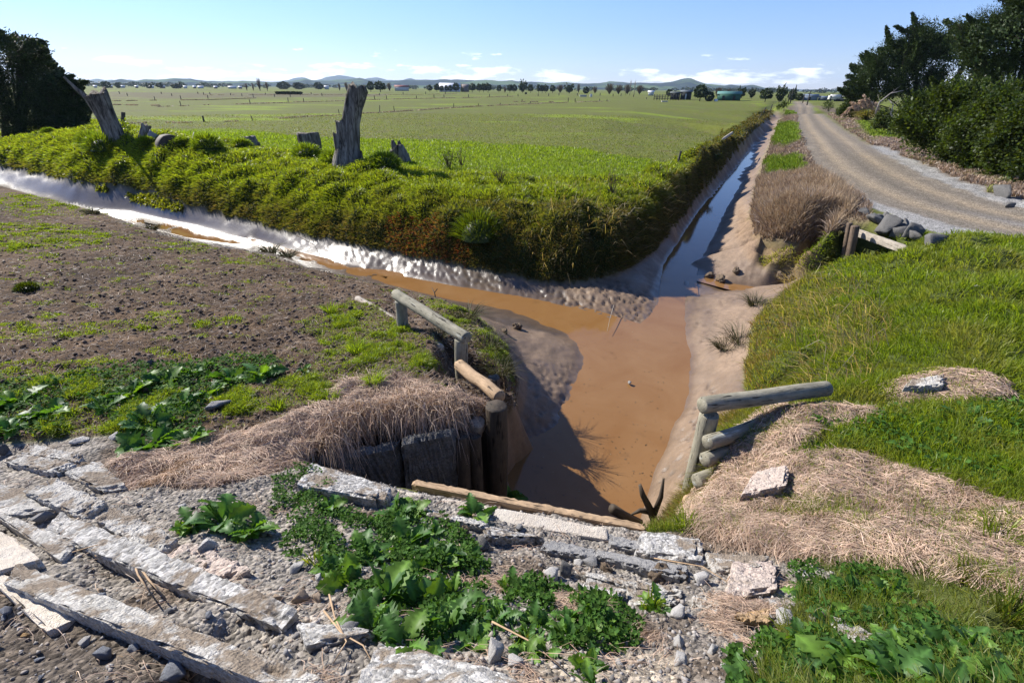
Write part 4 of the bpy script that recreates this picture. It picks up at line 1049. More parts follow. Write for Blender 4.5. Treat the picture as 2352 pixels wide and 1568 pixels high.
def rbox(name, corners, thick, nu=18, nv=8, nw=4, amp=.012, chip=.03, ex=12, seed=0, mat=None, flat=True):
    """rough block: four top corners (world), thickness straight down, worn edges"""
    c = np.array(corners, float); cen = c.mean(0) - [0, 0, thick / 2]
    faces = []; mb = MB()
    def face(fn, a, b):
        u, v = np.meshgrid(np.linspace(-1, 1, a), np.linspace(-1, 1, b)); X = fn(u.ravel(), v.ravel())
        q = [(j * a + i, j * a + i + 1, (j + 1) * a + i + 1, (j + 1) * a + i) for j in range(b - 1) for i in range(a - 1)]
        mb.add(X, q)
    o = lambda x: np.ones_like(x)
    face(lambda u, v: np.stack([u, v, o(u)], 1), nu, nv); face(lambda u, v: np.stack([u, -v, -o(u)], 1), nu, nv)
    face(lambda u, v: np.stack([u, -o(u), v], 1), nu, nw); face(lambda u, v: np.stack([-u, o(u), v], 1), nu, nw)
    face(lambda u, v: np.stack([o(u), u, v], 1), nv, nw); face(lambda u, v: np.stack([-o(u), -u, v], 1), nv, nw)
    U = np.concatenate(mb.V); Q = np.concatenate(mb.Q)
    e1 = np.linalg.norm(c[1] - c[0]); e2 = np.linalg.norm(c[3] - c[0])
    key = np.round(U, 5)
    nr = (np.abs(U) ** ex).sum(1) ** (1. / ex)
    U2 = U / nr[:, None]
    u, v, w = (U2[:, 0] + 1) / 2, (U2[:, 1] + 1) / 2, U2[:, 2]
    X = (c[0][None] * ((1 - u) * (1 - v))[:, None] + c[1] * (u * (1 - v))[:, None] + c[2] * (u * v)[:, None] + c[3] * ((1 - u) * v)[:, None])
    X[:, 2] -= (1 - w) / 2 * thick
    s = 1.0 / max(.08, min(e1, e2) * .6)
    od = unit(U)
    nrm = od @ np.eye(3)
    ax = unit(c[1] - c[0]); ay = unit(c[3] - c[0]); az = np.array([0, 0, 1.0])
    D = od[:, :1] * ax + od[:, 1:2] * ay + od[:, 2:] * az
    ne = ((np.abs(U) > .8).sum(1) >= 2)
    dsp = amp * fbm(X[:, 0] * s * 3 + seed, X[:, 1] * s * 3, X[:, 2] * s * 3 + seed * 2, 4)
    dsp -= chip * ne * np.clip(fbm(X[:, 0] * s * 2 + seed * 3, X[:, 1] * s * 2, X[:, 2] * s * 2, 3) + .15, 0, 1)
    X = X + D * dsp[:, None]
    _, f, inv = np.unique(key, axis=0, return_index=True, return_inverse=True)
    me = np_mesh(name, X[f], inv.ravel()[Q], None, None, {'lx': (v * e2)[f] + seed, 'ly': (w * thick)[f], 'lz': (u * e1 * .13)[f]})
    me.polygons.foreach_set('use_smooth', np.full(len(me.polygons), not flat)); return link(name, me, mat)
def slab(px, thick, mat, label, name='concrete_slab', cat='slab', dz=.05, amp=.013, chip=.05, ex=30, nu=44, nv=20, nw=7, group='broken concrete slabs of the rubble bank', level=None, **k):
    H = [hit(*q) for q in px]
    if level is None:
        # best-fit plane through the four ground hits so that the slab stays flat
        Hm = np.array(H); A_ = np.column_stack([Hm[:, :2], np.ones(4)]); co_ = np.linalg.lstsq(A_, Hm[:, 2], rcond=None)[0]
        zc = Hm[:, 2].mean() + dz
        cs = []
        for q in px:
            d = ray(*q)   # meet plane z = co0 x + co1 y + co2 + dz
            t = (co_[2] + dz - CH) / (d[2] - co_[0] * d[0] - co_[1] * d[1]); cs.append(CAM + d * t)
    else:
        cs = [P(q[0], q[1], level) for q in px]
    sd = sum(map(ord, label)) % 97
    cs = [c_ + rng.normal(size=3) * [.015, .015, .006] for c_ in cs] if level is None else cs
    o = rbox(name, cs, thick, nu, nv, nw, amp, chip, ex, sd, mat, level is None)
    return tag(o, label, cat, group)

# wing wall panel and headwall
a, b = P(742, 1016, -.05), P(1108, 950, -.12); off = np.array([.05, -.20, 0]); ab = b - a
for f0, f1, dy, dz, lab in ((0, .43, .03, -.10, 'left panel of the dark old concrete wing wall under the dead grass fringe'), (.45, .80, -.03, -.02, 'right taller panel of the dark old concrete wing wall beside the thick post')):
    q0, q1 = a + ab * f0 + off + [0, dy, dz], a + ab * f1 + off + [0, dy, dz]
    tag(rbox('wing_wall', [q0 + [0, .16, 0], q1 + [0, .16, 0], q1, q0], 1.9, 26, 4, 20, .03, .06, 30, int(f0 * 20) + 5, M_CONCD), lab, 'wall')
for k_, (f0, w_) in enumerate(((.845, .17), (.93, .15))):
    c = a + ab * f0 + off; tag(log('wall_plank', M_DARKW, [c[0], c[1], -2.2], [c[0] - .02, c[1] + .04, -.22 - .06 * k_], w_ * .5, w_ * .5, seed=20 + k_, jag=.03), ('left', 'right')[k_] + ' one of the two dark upright timbers between the wing wall panels and the thick post', 'timber')
slab([(735,1042),(812,992),(816,1060),(724,1068)], .16, M_CONCD, 'dark tilted concrete panel leaning on the left wing wall', 'tilted_slab', 'slab', dz=.12, group=None)
a, b = P(944, 1111, -.0), P(1492, 1219, -.02)
o = rbox('headwall_beam', [a + [0, .075, 0], b + [0, .075, 0], b, a], .12, 60, 5, 5, .006, .014, 24, 3, M_LOG)
tag(o, 'long brown timber beam along the top of the headwall above the pool', 'beam')
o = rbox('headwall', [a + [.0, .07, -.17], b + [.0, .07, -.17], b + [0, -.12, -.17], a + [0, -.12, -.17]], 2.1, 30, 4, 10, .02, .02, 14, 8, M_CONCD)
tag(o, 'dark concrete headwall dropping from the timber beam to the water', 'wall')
slab([(903,1121),(1398,1212),(1400,1240),(985,1172)], .17, M_CONCW, 'long smooth cream coloured concrete slab beside the timber beam', dz=.0, level=.09, amp=.002, chip=.018, ex=40, group=None)
G_ = 'broken concrete slabs of the rubble bank'
for px, th, mat, dz, lab in (
    ([(-60,1190),(28,1238),(86,1284),(-60,1326)], .09, M_CONCW, .09, 'smooth pale slab corner poking in from the left edge'),
    ([(-60,1306),(70,1334),(204,1412),(110,1448)], .11, M_CONCW, .05, 'slab with smooth white edge half covered by dark soil in the bottom left corner'),
    ([(30,1300),(745,1562),(690,1600),(5,1338)], .11, M_CONC, .07, 'longest pale slab edge running diagonally through the bottom left'),
    ([(-60,1160),(40,1192),(168,1250),(130,1284)], .09, M_CONC, .06, 'soil topped slab above the smooth pale slab at the left edge'),
    ([(128,1168),(682,1408),(636,1446),(92,1212)], .12, M_CONCA, .09, 'long rough slab ending beside the dark hollow left of the leafy weeds'),
    ([(258,1160),(410,1240),(366,1278),(212,1200)], .10, M_CONC, .07, 'mid sized rough slab behind the long rough slab at left'),
    ([(440,1242),(580,1306),(500,1338),(356,1284)], .10, M_CONCP, .06, 'pinkish slab just below the big leafed weed at left'),
    ([(76,1018),(198,1042),(174,1064),(54,1040)], .07, M_CONC, .05, 'rear slab next to the grass at upper left of the rubble'),
    ([(50,1042),(172,1066),(124,1088),(8,1064)], .07, M_CONC, .05, 'pitted slab in front of the rear slab at upper left of the rubble'),
    ([(144,1084),(220,1052),(294,1116),(228,1134)], .08, M_CONC, .06, 'broken slab with a rounded end beside the dead grass at left'),
    ([(128,1094),(248,1150),(188,1190),(46,1128)], .08, M_CONC, .05, 'gravel covered slab with a pale rim at left'),
    ([(-60,1100),(48,1118),(124,1166),(-60,1190)], .08, M_CONC, .04, 'weathered slab under scattered grit at the left edge'),
    ([(868,1474),(1190,1552),(1210,1650),(790,1590)], .16, M_CONCA, .10, 'big exposed aggregate slab at the bottom centre'),
    ([(676,1420),(790,1428),(868,1444),(700,1476)], .10, M_CONCA, .06, 'slab with a round worn end between the dark hollow and the leafy weeds'),
    ([(714,1060),(900,1118),(884,1150),(684,1112)], .12, M_CONCA, .10, 'rough slab edging the shaded hollow at the left end of the headwall'),
    ([(1254,1240),(1374,1262),(1368,1284),(1250,1264)], .12, M_BLOCK, .07, 'left grey concrete block of the pair below the cream slab'),
    ([(1377,1262),(1582,1300),(1572,1324),(1374,1286)], .12, M_BLOCK, .07, 'right longer grey concrete block of the pair below the cream slab'),
    ([(1400,1219),(1474,1234),(1464,1262),(1403,1252)], .11, M_BLOCK, .06, 'small block with a dark top at the right end of the cream slab'),
    ([(1474,1224),(1622,1238),(1616,1292),(1458,1268)], .14, M_CONCA, .09, 'crumbling lump of gravelly concrete right of the cream slab'),
    ([(1624,1264),(1764,1276),(1752,1306),(1630,1302)], .13, M_CONC, .10, 'square edged pale block at the right end of the rubble'),
    ([(1690,1290),(1778,1286),(1794,1346),(1664,1362)], .12, M_CONCP, .10, 'pink stained concrete chunk at the right end of the rubble'),
    ([(1318,1302),(1572,1350),(1560,1370),(1322,1322)], .10, M_CONC, .04, 'low grey kerb strip in front of the pair of blocks'),
    ([(1345,1320),(1442,1364),(1402,1388),(1334,1346)], .09, M_CONC, .05, 'white wedge shaped slab behind the low leafy weeds in the centre'),
    ([(1440,1346),(1558,1366),(1552,1392),(1448,1378)], .09, M_CONC, .05, 'white rough slab right of the wedge shaped slab'),
    ([(1586,1368),(1660,1390),(1652,1410),(1580,1388)], .07, M_CONC, .04, 'short white strip of concrete near the right end of the rubble'),
    ([(1694,1402),(1770,1396),(1774,1432),(1688,1428)], .07, M_RUST, .04, 'flat ochre stained stone in the rubble at right'),
    ([(1910,1418),(1990,1440),(2015,1486),(1925,1462)], .09, M_CONCA, .05, 'grey slab lying among the leafy weeds at lower right'),
    ([(1736,1074),(1812,1060),(1802,1112),(1704,1140)], .16, M_CONCP, .20, 'brown flat concrete piece sticking out of the dead grass at right'),
    ([(2085,868),(2170,860),(2170,884),(2078,890)], .10, M_CONC, .14, 'pale concrete piece in the dead grass patch on the right mound'),
    ([(1115,1200),(1255,1228),(1246,1250),(1104,1228)], .11, M_CONCA, .07, 'rough gravelly kerb running below the left half of the cream slab'),
    ([(985,1168),(1118,1196),(1108,1216),(976,1190)], .11, M_CONC, .07, 'pale broken kerb under the left end of the cream slab'),
): slab(px, th * 1.25, mat, lab, dz=dz * .75)

# ------------------------------------------------------------------ stones
def stone_mat(name, c1, c2, **k): return solid_mat(name, c1, c2, 9, .9, .2, .8, .012, None, 7)
SM = {'white': stone_mat('white_rubble', (.52, .49, .45), (.36, .345, .325)), 'grey': stone_mat('grey_rubble', (.28, .27, .26), (.19, .185, .18)), 'blue': stone_mat('blue_grey_stone', (.25, .26, .285), (.17, .18, .20)),
      'dark': stone_mat('dark_stone', (.15, .145, .135), (.085, .08, .075)), 'brown': stone_mat('brown_clod', (.17, .125, .085), (.10, .075, .052)), 'sand': stone_mat('sandy_stone', (.42, .31, .22), (.32, .25, .18)), 'ochre': stone_mat('ochre_pebble', (.40, .25, .11), (.30, .2, .1))}
def rock_np(seed, npt=13, sub=3, lump=.035):
    """angular broken stone: hull of a few random points, then slightly roughened"""
    g = np.random.default_rng(seed); bm = bmesh.new()
    for p in unit(g.normal(size=(npt, 3))) * (.8 + .35 * g.random((npt, 1))) * np.array([1, .62 + .3 * g.random(), .55 + .3 * g.random()]): bm.verts.new(p)
    r_ = bmesh.ops.convex_hull(bm, input=bm.verts); bmesh.ops.delete(bm, geom=[v for v in bm.verts if not v.link_faces], context='VERTS')
    bmesh.ops.subdivide_edges(bm, edges=bm.edges, cuts=sub, use_grid_fill=True); bmesh.ops.triangulate(bm, faces=bm.faces)
    X = np.array([v.co[:] for v in bm.verts]); bm.verts.index_update(); F = np.array([[v.index for v in f.verts] for f in bm.faces]); bm.free()
    X = X + unit(X) * (lump * 2.2 * fbm(X[:, 0] * 2.3 + seed, X[:, 1] * 2.3, X[:, 2] * 2.3, 4))[:, None]
    return X / np.abs(X[:, 0]).max(), F
RK = [rock_np(k) for k in range(12)]; CL = [rock_np(50 + k, 40, 4, .13) for k in range(3)]
RKM = {}
def rock_obj(kind, v):
    key = (kind, v)
    if key not in RKM:
        X, F = (CL[v % 3] if kind == 'brown' else RK[v % 12]); RKM[key] = np_mesh('stone', X, None, F, smooth=False); RKM[key].materials.append(SM[kind])
    return RKM[key]
def rock(px, py, w, kind, label, v=None, hgt=None, name='stone', cat='stone', group=None, sink=.25, z=None):
    p = hit(px, py + w * .25) if z is None else P(px, py, z)
    dep = float((p - CAM) @ _f); s = .5 * w * dep / FPX
    v = (int(px * 7 + py * 3) % 12) if v is None else v
    o = bpy.data.objects.new(name, rock_obj(kind, v)); COL.objects.link(o)
    o.scale = (s, s * .95, s * (hgt or 1.0)); o.rotation_euler = (0.2 * math.sin(px), .2 * math.cos(py), px * 1.7)
    o.location = (p[0], p[1], p[2] + s * (hgt or 1.0) * (.62 - sink)); return tag(o, label, cat, group)
GR = 'loose stones and concrete chunks in the rubble'
for r_ in (
    (106,1186,42,'grey','long grey stone standing on the soil topped slab at left'),(505,926,58,'grey','rounded grey concrete lump in the grass behind the leafy weeds'),
    (1294,1304,44,'dark','dark angular stone in front of the left grey block'),(1358,1288,42,'grey','grey brown stone resting against the joint of the two grey blocks'),
    (1391,1300,38,'brown','brown clod below the right grey block'),(1512,1314,62,'brown','big crumbly brown clod in front of the right grey block'),(1563,1320,30,'brown','small crumbly clod at the right end of the grey block'),
    (1604,1288,38,'white','white angular chunk left of the square edged block'),(1610,1326,50,'white','larger white chunk below the square edged block'),(1560,1402,56,'white','white pitted boulder above the dry stalks in the centre'),
    (1611,1398,20,'blue','small blue grey stone beside the white pitted boulder'),(1422,1345,24,'white','small white stone left of the white rough slab'),(1512,1368,42,'white','white chunk on the white rough slab'),
    (1330,1292,24,'white','little white stone between the dark stone and the block joint'),(1632,1486,38,'white','white faceted stone at the right of the low leafy weeds'),(1560,1508,48,'white','white stone near the bottom edge right of centre'),
    (1422,1524,34,'white','upright white stone at the bottom edge'),(1473,1516,26,'white','small white stone right of the upright white stone'),(1217,1496,48,'white','pale chunk in the dry stalks at the bottom centre'),
    (1192,1520,50,'white','pale chunk at the bottom edge beside the aggregate slab'),(1499,1470,24,'sand','small tan stone under the low leafy weeds'),(1268,1318,40,'white','white chunk left of the dark angular stone'),
    (1065,1218,32,'brown','brown upright stone above the leafy weeds'),(1080,1234,24,'white','rounded white stone beside the brown upright stone'),(1106,1246,46,'dark','dark flat stone right of the leafy weeds'),(1126,1262,18,'sand','tiny tan stone below the dark flat stone'),
    (686,1302,42,'white','pale stone in the narrow leaved grass left of the leafy weeds'),(806,1440,42,'grey','round grey stone on the slab with the worn end'),(1132,1496,58,'white','tall white stone at the foot of the leafy weeds'),
    (639,1371,28,'sand','first sandy stone of the row beside the long rough slab'),(688,1368,36,'sand','second sandy stone of the row beside the long rough slab'),(731,1376,36,'sand','third sandy stone of the row beside the long rough slab'),(762,1394,28,'sand','fourth sandy stone of the row beside the long rough slab'),
    (813,1400,36,'grey','grey stone at the end of the row of sandy stones'),(731,1326,28,'white','small white stone under the left leaves of the leafy weeds'),
    (228,1374,36,'blue','blue grey stone on the longest slab edge'),(246,1418,48,'blue','lumpy blue grey stone on the dark soil at lower left'),(274,1408,24,'white','pale stone touching the lumpy blue grey stone'),(308,1456,48,'blue','knobbly blue grey stone in the middle of the dark soil'),(312,1482,40,'blue','flat blue grey stone under the knobbly one'),
    (410,1544,72,'blue','large flat blue grey stone at the bottom left'),(20,1404,32,'blue','long blue grey stone near the left edge'),(97,1508,28,'blue','oval blue grey stone at the bottom left corner'),(200,1474,30,'white','pale block shaped stone on the dark soil'),(238,1504,38,'blue','narrow blue grey stone below the pale block shaped one'),
    (95,1560,20,'blue','small blue grey stone at the very bottom left'),(390,1402,26,'grey','grey stone at the end of the dead stems'),(346,1250,32,'grey','grey stone on the mid sized rough slab'),(336,1238,24,'grey','smaller grey stone touching the one on the mid sized slab'),
    (254,1446,28,'ochre','brownish stone on the dark soil at lower left'),(477,1250,48,'white','white block shaped stone below the big leafed weed'),(449,1512,26,'blue','blue grey stone right of the large flat one at bottom left'),(59,1458,22,'ochre','orange stone on the dark soil near the left edge'),(115,1424,38,'blue','blue grey stone beside the smooth white slab edge'),
    (187,1008,40,'white','whitish stone at the upper edge of the rubble at left'),(267,1004,28,'white','whitish stone next to the leafy weeds at the rubble edge'),(49,1050,22,'blue','pale blue stone beside the pitted slab'),(10,1036,34,'dark','dark stone at the left edge of the rubble'),
    (914,1084,22,'white','white stone in the shaded hollow'),(530,766,12,'white','small pale stone on the bare ground at left'),(436,652,14,'sand','cream coloured stone on the bare ground at far left'),
    (2245,658,18,'white','pale stone in the grass of the right mound'),(346,836,20,'dark','dark clod at the edge of the leafy patch at left'),
    (1875,1416,30,'grey','grey stone at the rim of the weeds at lower right'),(1795,1412,54,'white','pale flat stone at the lower right of the rubble'),(1775,1380,44,'white','knobbly white chunk at the right rim of the rubble'),(1690,1470,30,'white','small white chunk above the large leaves at lower right'),(1850,1320,26,'white','white stone at the right tip of the rubble')):
    rock(*r_, group=GR)
# scattered smaller chunks, all alike
sq, _, _, _ = scatter(Zn['rubble'] & (RG < 3.6) & (RG > .9), 150, .6, 6)
for k, p in enumerate(sq):
    X, Y = proj(p)
    if X < 700 and Y > 1300: kd = ('blue', 'grey', 'brown')[k % 3]
    else: kd = ('white', 'grey', 'white', 'sand')[k % 4]
    o = bpy.data.objects.new('small_stone', rock_obj(kd, k % 12)); COL.objects.link(o)
    s = .012 + .022 * rng.random() ** 2; o.scale = (s, s, s * .9); o.rotation_euler = (rng.random(), rng.random(), rng.random() * 6); o.location = (p[0], p[1], p[2] + s * .3)
    tag(o, 'small loose chunk of stone scattered in the foreground rubble', 'stone', 'small loose chunks in the foreground rubble')
cq, _, _, _ = scatter(Zn['dirt'], 60, 1.5, 20, 1 - lg)
for k, p in enumerate(cq):
    o = bpy.data.objects.new('soil_clod', rock_obj('brown', k % 3)); COL.objects.link(o)
    s = .02 + .05 * rng.random() ** 2; o.scale = (s, s, s * .8); o.rotation_euler = (0, 0, rng.random() * 6); o.location = (p[0], p[1], p[2] + s * .2)
    tag(o, 'dark clod of soil lying on the bare brown ground at left', 'clod', 'clods of soil on the bare ground')
rock(1446, 880, 13, 'grey', 'small stone breaking the surface of the brown pool', z=ZW + .02)
# mud lumps
for px, py, w in ((1188,748,26),(1160,760,20),(1655,640,34),(1630,632,26),(1790,632,34),(1815,640,24),(1690,620,22)):
    rock(px, py, w, 'brown', 'lump of wet mud at the edge of the channels', name='mud_lump', cat='mud lump', group='mud lumps by the water')

# ------------------------------------------------------------------ right railing and log wall
A, B = P(1612, 931, .24), P(1900, 892, .20)
rf = empty('rail_fence', (float(A[0]), float(A[1]), -.4)); tag(rf, 'dark round log rail with one notched post right of the pool', 'railing')
log('rail', M_RAIL, local(rf, A), local(rf, B), .09, .088, rf, seed=13, wob=.015)
c = P(1630, 950, .12)
log('post', M_RAIL, local(rf, [c[0], c[1], -1.5]), local(rf, [c[0], c[1], .12]), .105, .10, rf, seed=14)
for (px, py, z, r, dx, dy, lab) in ((1624, 1016, -.06, .08, .95, .42, 'top log end of the stacked retaining wall beside the right post'), (1618, 1056, -.23, .08, .95, .4, 'middle log end of the stacked retaining wall beside the right post'), (1600, 1106, -.47, .085, .9, .35, 'lowest log end of the retaining wall, just above the green grass')):
    a = P(px, py, z); tag(log('retaining_log', M_RAIL, a, a + [dx, dy, 0], r, r, seed=px % 7), lab, 'log', 'stacked logs of the right wing wall')
a = P(1584, 1150, -.75); tag(log('retaining_pile', M_LOG, [a[0], a[1], -2.0], [a[0], a[1], -.72], .07, .07, seed=3), 'pale pile below the lowest retaining log at right', 'post')
# rotten timber in the water
def branch(name, pts, rad, mat, label, cat, extra=(), n=7):
    mb = MB(); mb.add(*tube(pts, rad, n, True, .04, .5, 3))
    for e, er in extra: mb.add(*tube(e, er, 6, True, .03, .4, 5))
    return tag(mb.build(name, mat), label, cat)
w0 = P(1466, 1196, ZW)
branch('rotten_plank', [P(1405, 1165, -1.45), P(1432, 1182, -1.62), P(1470, 1200, -1.8)], [.06, .055, .05], M_DARKW, 'mossy rotten stake leaning out of the pool by the headwall', 'driftwood')
b0 = P(1505, 1200, -1.5)
branch('rotten_snag', [b0, P(1492, 1165, -1.2), P(1478, 1138, -1.0), P(1470, 1112, -.85)], [.055, .05, .04, .02], M_DARKW, 'forked black snag standing in the corner right of the headwall', 'driftwood',
       [([P(1500, 1185, -1.35), P(1518, 1140, -1.05), P(1524, 1100, -.9)], [.04, .03, .012]), ([P(1496, 1175, -1.3), P(1470, 1172, -1.25), P(1452, 1180, -1.3)], [.035, .025, .01])])
c = hit(1648, 1222); tag(log('iron_pin', solid_mat('rusty_iron', (.16, .07, .035), (.09, .045, .03), 20, .8, .3), c - [0, 0, .05], c + [.01, 0, .09], .012, .012, n=8, seg=4, wob=0), 'short rusty pin standing in the gravel right of the cream slab', 'pin')
c = P(826, 1008, -.28); tag(log('iron_pipe', bpy.data.materials['rusty_iron'], c + [-.08, .1, 0], c + [.12, -.02, 0], .02, .02, n=10, seg=4, wob=0), 'rusty pipe stub sticking out of the left wing wall', 'pipe')
for pts, rad, lab in (
    ([(1168,640),(1190,612),(1212,628)], .012, 'bent'), ):
    pass
def stick(pxs, zs, rad, label, mat=M_DARKW, name='dead_twig', cat='twig', extra=()):
    pts = [P(x, y, z) for (x, y), z in zip(pxs, zs)]
    return branch(name, pts, np.linspace(rad, rad * .4, len(pts)), mat, label, cat, [([P(x, y, z) for x, y, z in e], [rad * .6] * len(e)) for e in extra], 6)
stick([(1002, 690), (998, 672), (992, 660)], [-1.85, -1.7, -1.6], .02, 'black twig standing in the brown water behind the railing', extra=[[(998, 672, -1.7), (1004, 664, -1.62)]])
stick([(680, 540), (722, 562), (734, 585)], [-1.3, -1.5, -1.7], .012, 'thin bent stick lying on the shiny mud of the left drain')
stick([(1410, 700), (1400, 735), (1395, 760)], [-1.7, -1.75, -1.8], .008, 'thin straw lying at the edge of the mud spit', M_PALEW)
# dead stems over the slabs at left
for k, (pxs, lab) in enumerate((([(176,1286),(232,1274),(300,1270),(376,1286)], 'long thin dead stem arching over the slabs at left'), ([(230,1290),(290,1306),(330,1320),(352,1352),(390,1392)], 'thick pale dead stem lying on the soil between the slabs at left'), ([(270,1300),(318,1312),(330,1345),(368,1398)], 'second pale dead stem beside the thick one at left'))):
    H = np.array([hit(*q) for q in pxs]); H[:, 2] += .05 + .03 * np.array([0, 1, 1, .3, 0][:len(H)])
    branch('dry_stalk', H, np.linspace((.003, .008, .006)[k], .003, len(H)), M_LOG, lab, 'stem')
for k, (pxs, lab) in enumerate((([(748,1418),(790,1470),(838,1500),(870,1555)], 'dry stem across the dark hollow left of the leafy weeds'), ([(760,1380),(772,1430),(800,1490),(770,1540)], 'dry stem hanging into the dark hollow'), ([(1130,1440),(1220,1490),(1300,1560)], 'dry stem beside the tall white stone'), ([(1500,1290),(1610,1310),(1665,1345),(1700,1290)], 'dry runner over the white chunks at the right'))):
    H = np.array([hit(*q) for q in pxs]); H[:, 2] += .04
    branch('dry_stalk', H, np.linspace(.004, .002, len(H)), M_LOG, lab, 'stem')
# ------------------------------------------------------------------ leafy weeds
def leaf_np(L, Wd, rise, arch, ph, fold=.25, nu=15, lob=.42):
    u = np.linspace(0, 1, nu); V = []
    for k, uu in enumerate(u):
        blade = np.clip((uu - .18) / .82, 0, 1)
        hw = .5 * Wd * (np.sin(math.pi * blade ** .72) ** .75 * (1 + lob * math.sin(uu * 40 + ph) * (.6 + .8 * math.sin(uu * 17 + 2 * ph) ** 2)) + .03) if uu > .18 else .5 * Wd * .05
        if uu == 1: hw = .01 * Wd
        x = L * (uu - .10 * arch * uu * uu); z = L * (rise * uu - arch * uu * uu)
        for v in (-1, -.5, 0, .5, 1):
            V.append((x - abs(v) * hw * .15, v * hw, z + abs(v) * hw * fold + .05 * Wd * math.sin(9 * uu + 5 * v + ph) * abs(v)))
    Q = [(i * 5 + j, i * 5 + j + 1, (i + 1) * 5 + j + 1, (i + 1) * 5 + j) for i in range(nu - 1) for j in range(4)]
    c = np.ones((len(V), 1)) * 1.0
    c[2::5] = 1.7
    return np.array(V), Q, c
def weed_mesh(seed, nl=11, spread=1.0):
    g = np.random.default_rng(seed); mb = MB()
    for k in range(nl):
        a = k * 2.4 + g.normal() * .3; f = k / nl
        L = (.5 + .55 * g.random()) * (1.1 - .35 * f); Wd = L * (.38 + .22 * g.random())
        V, Q, c = leaf_np(L, Wd, .45 + .95 * f + .3 * g.random(), .45 + .55 * g.random(), g.random() * 6, .18 + .2 * g.random())
        R_ = np.array([[math.cos(a), -math.sin(a), 0], [math.sin(a), math.cos(a), 0], [0, 0, 1]])
        t = g.normal() * .5; Rt = np.array([[1, 0, 0], [0, math.cos(t), -math.sin(t)], [0, math.sin(t), math.cos(t)]])
        base = np.array([(.06, .135, .028), (.08, .165, .026), (.05, .115, .026), (.11, .20, .03)][g.integers(4)])
        mb.add(V @ Rt.T @ R_.T, Q, None, np.clip(c * base * (.8 + .4 * g.random()), 0, .6))
    return mb.mesh('weed')
WM = [weed_mesh(100 + k, (17, 22, 26, 19)[k % 4]) for k in range(8)]
for m_ in WM: m_.materials.append(M_LEAF)
def weed(px, py, w, label, v=0, sq=1.0):
    p = hit(px, py + w * .3); dep = float((p - CAM) @ _f); s = .5 * w * dep / FPX / .95
    o = bpy.data.objects.new('leafy_weed', WM[v % 8]); COL.objects.link(o); o.location = (p[0], p[1], p[2] - .01); o.scale = (s, s, s * sq); o.rotation_euler = (rng.normal() * .12, rng.normal() * .12, px * .37 + v)
    return tag(o, label, 'weed', 'broad leaved weeds on the rubble and bare ground')
for k, (x, y, w, lab) in enumerate((
    (505,1150,190,'big leafed weed standing alone above the pinkish slab at left'),(440,1175,120,'leafy weed at the lower left of the lone big leafed one'),(575,1190,130,'leafy weed between the lone big leafed one and the small leaved mat'),
    (840,1240,150,'topmost left weed of the big central clump'),(930,1215,150,'rear weed of the big central clump'),(1000,1255,140,'rear right weed of the big central clump'),(800,1300,150,'left flank weed of the big central clump'),(880,1330,210,'largest weed in the middle of the big central clump'),(960,1340,200,'upright weed right of the middle of the big central clump'),(1040,1330,150,'right flank weed of the big central clump'),(850,1400,170,'front left weed of the big central clump'),(930,1430,200,'front weed of the big central clump with wide leaves'),(1030,1410,170,'front right weed of the big central clump'),(970,1490,150,'lowest weed of the big central clump, above the aggregate slab'),(1090,1450,120,'weed trailing off right of the big central clump'),
    (1225,1400,110,'left weed of the low patch in the centre'),(1300,1430,130,'middle weed of the low patch in the centre'),(1385,1420,110,'right weed of the low patch in the centre'),(1330,1350,70,'small weed behind the low patch in the centre'),(1250,1480,110,'front weed of the low patch in the centre'),(1430,1460,90,'outer right weed of the low patch in the centre'),
    (1830,1480,190,'left large weed at the lower right corner'),(1920,1530,260,'largest weed at the lower right with wide leaves'),(2050,1500,220,'second large weed at the lower right'),(2180,1530,200,'weed right of the second large one at the lower right'),(2290,1520,180,'weed at the lower right edge'),(1730,1540,140,'weed at the bottom edge left of the largest lower right one'),(2120,1440,120,'smaller weed above the second large one at lower right'),
    (1850,1340,110,'weed at the tip of the rubble at right'),(1950,1330,130,'middle weed of the patch below the dead grass at right'),(2040,1340,110,'right weed of the patch below the dead grass at right'),(1900,1390,120,'lower weed of the patch below the dead grass at right'),(2010,1400,100,'lower right weed of the patch below the dead grass'),
    (1930,1010,80,'left weed on the right mound behind the dead grass'),(1860,1010,60,'small weed near the end of the right rail'),(2080,1010,90,'middle weed on the right mound'),(2220,940,120,'pale leafed weed high on the right mound'),(2290,985,90,'weed beside the pale leafed one on the right mound'),(2330,1070,110,'weed at the right edge of the mound'),(2150,1040,90,'weed below the pale leafed one on the right mound'),(2260,1075,90,'weed low on the right mound near the dead grass'),
    (40,890,130,'weed at the left edge of the grass'),(110,925,120,'weed right of the one at the left edge'),(20,960,110,'low weed at the left edge above the rubble'),(240,905,110,'left weed of the long leafy patch'),(300,880,110,'second weed of the long leafy patch'),(380,850,110,'rear weed of the long leafy patch'),(450,830,110,'reddish topped weed at the back of the long leafy patch'),(530,845,110,'weed right of the reddish topped one'),(600,830,120,'rightmost weed of the long leafy patch'),(340,940,130,'front weed of the long leafy patch'),(420,905,110,'weed in the middle of the long leafy patch'),(350,985,150,'large weed at the rubble edge behind the dead grass'),(430,990,120,'weed beside the large one at the rubble edge'),(490,880,90,'weed behind the rounded concrete lump'),(700,840,50,'small weed in the bright grass tufts'),(1065,1115,50,'') )):
    if lab: weed(x, y, w * (1.0 if y < 1400 or x < 1600 else 1.1), lab, k, .9)
for k in range(34):
    t = k / 33.; x = 760 + 640 * t + rng.normal() * 60; y = 1190 + 280 * t + rng.normal() * 55
    o = weed(x, y, 75 + 45 * rng.random(), 'one of the smaller leafy weeds filling the strip of big weeds in the centre', k, 1.0)
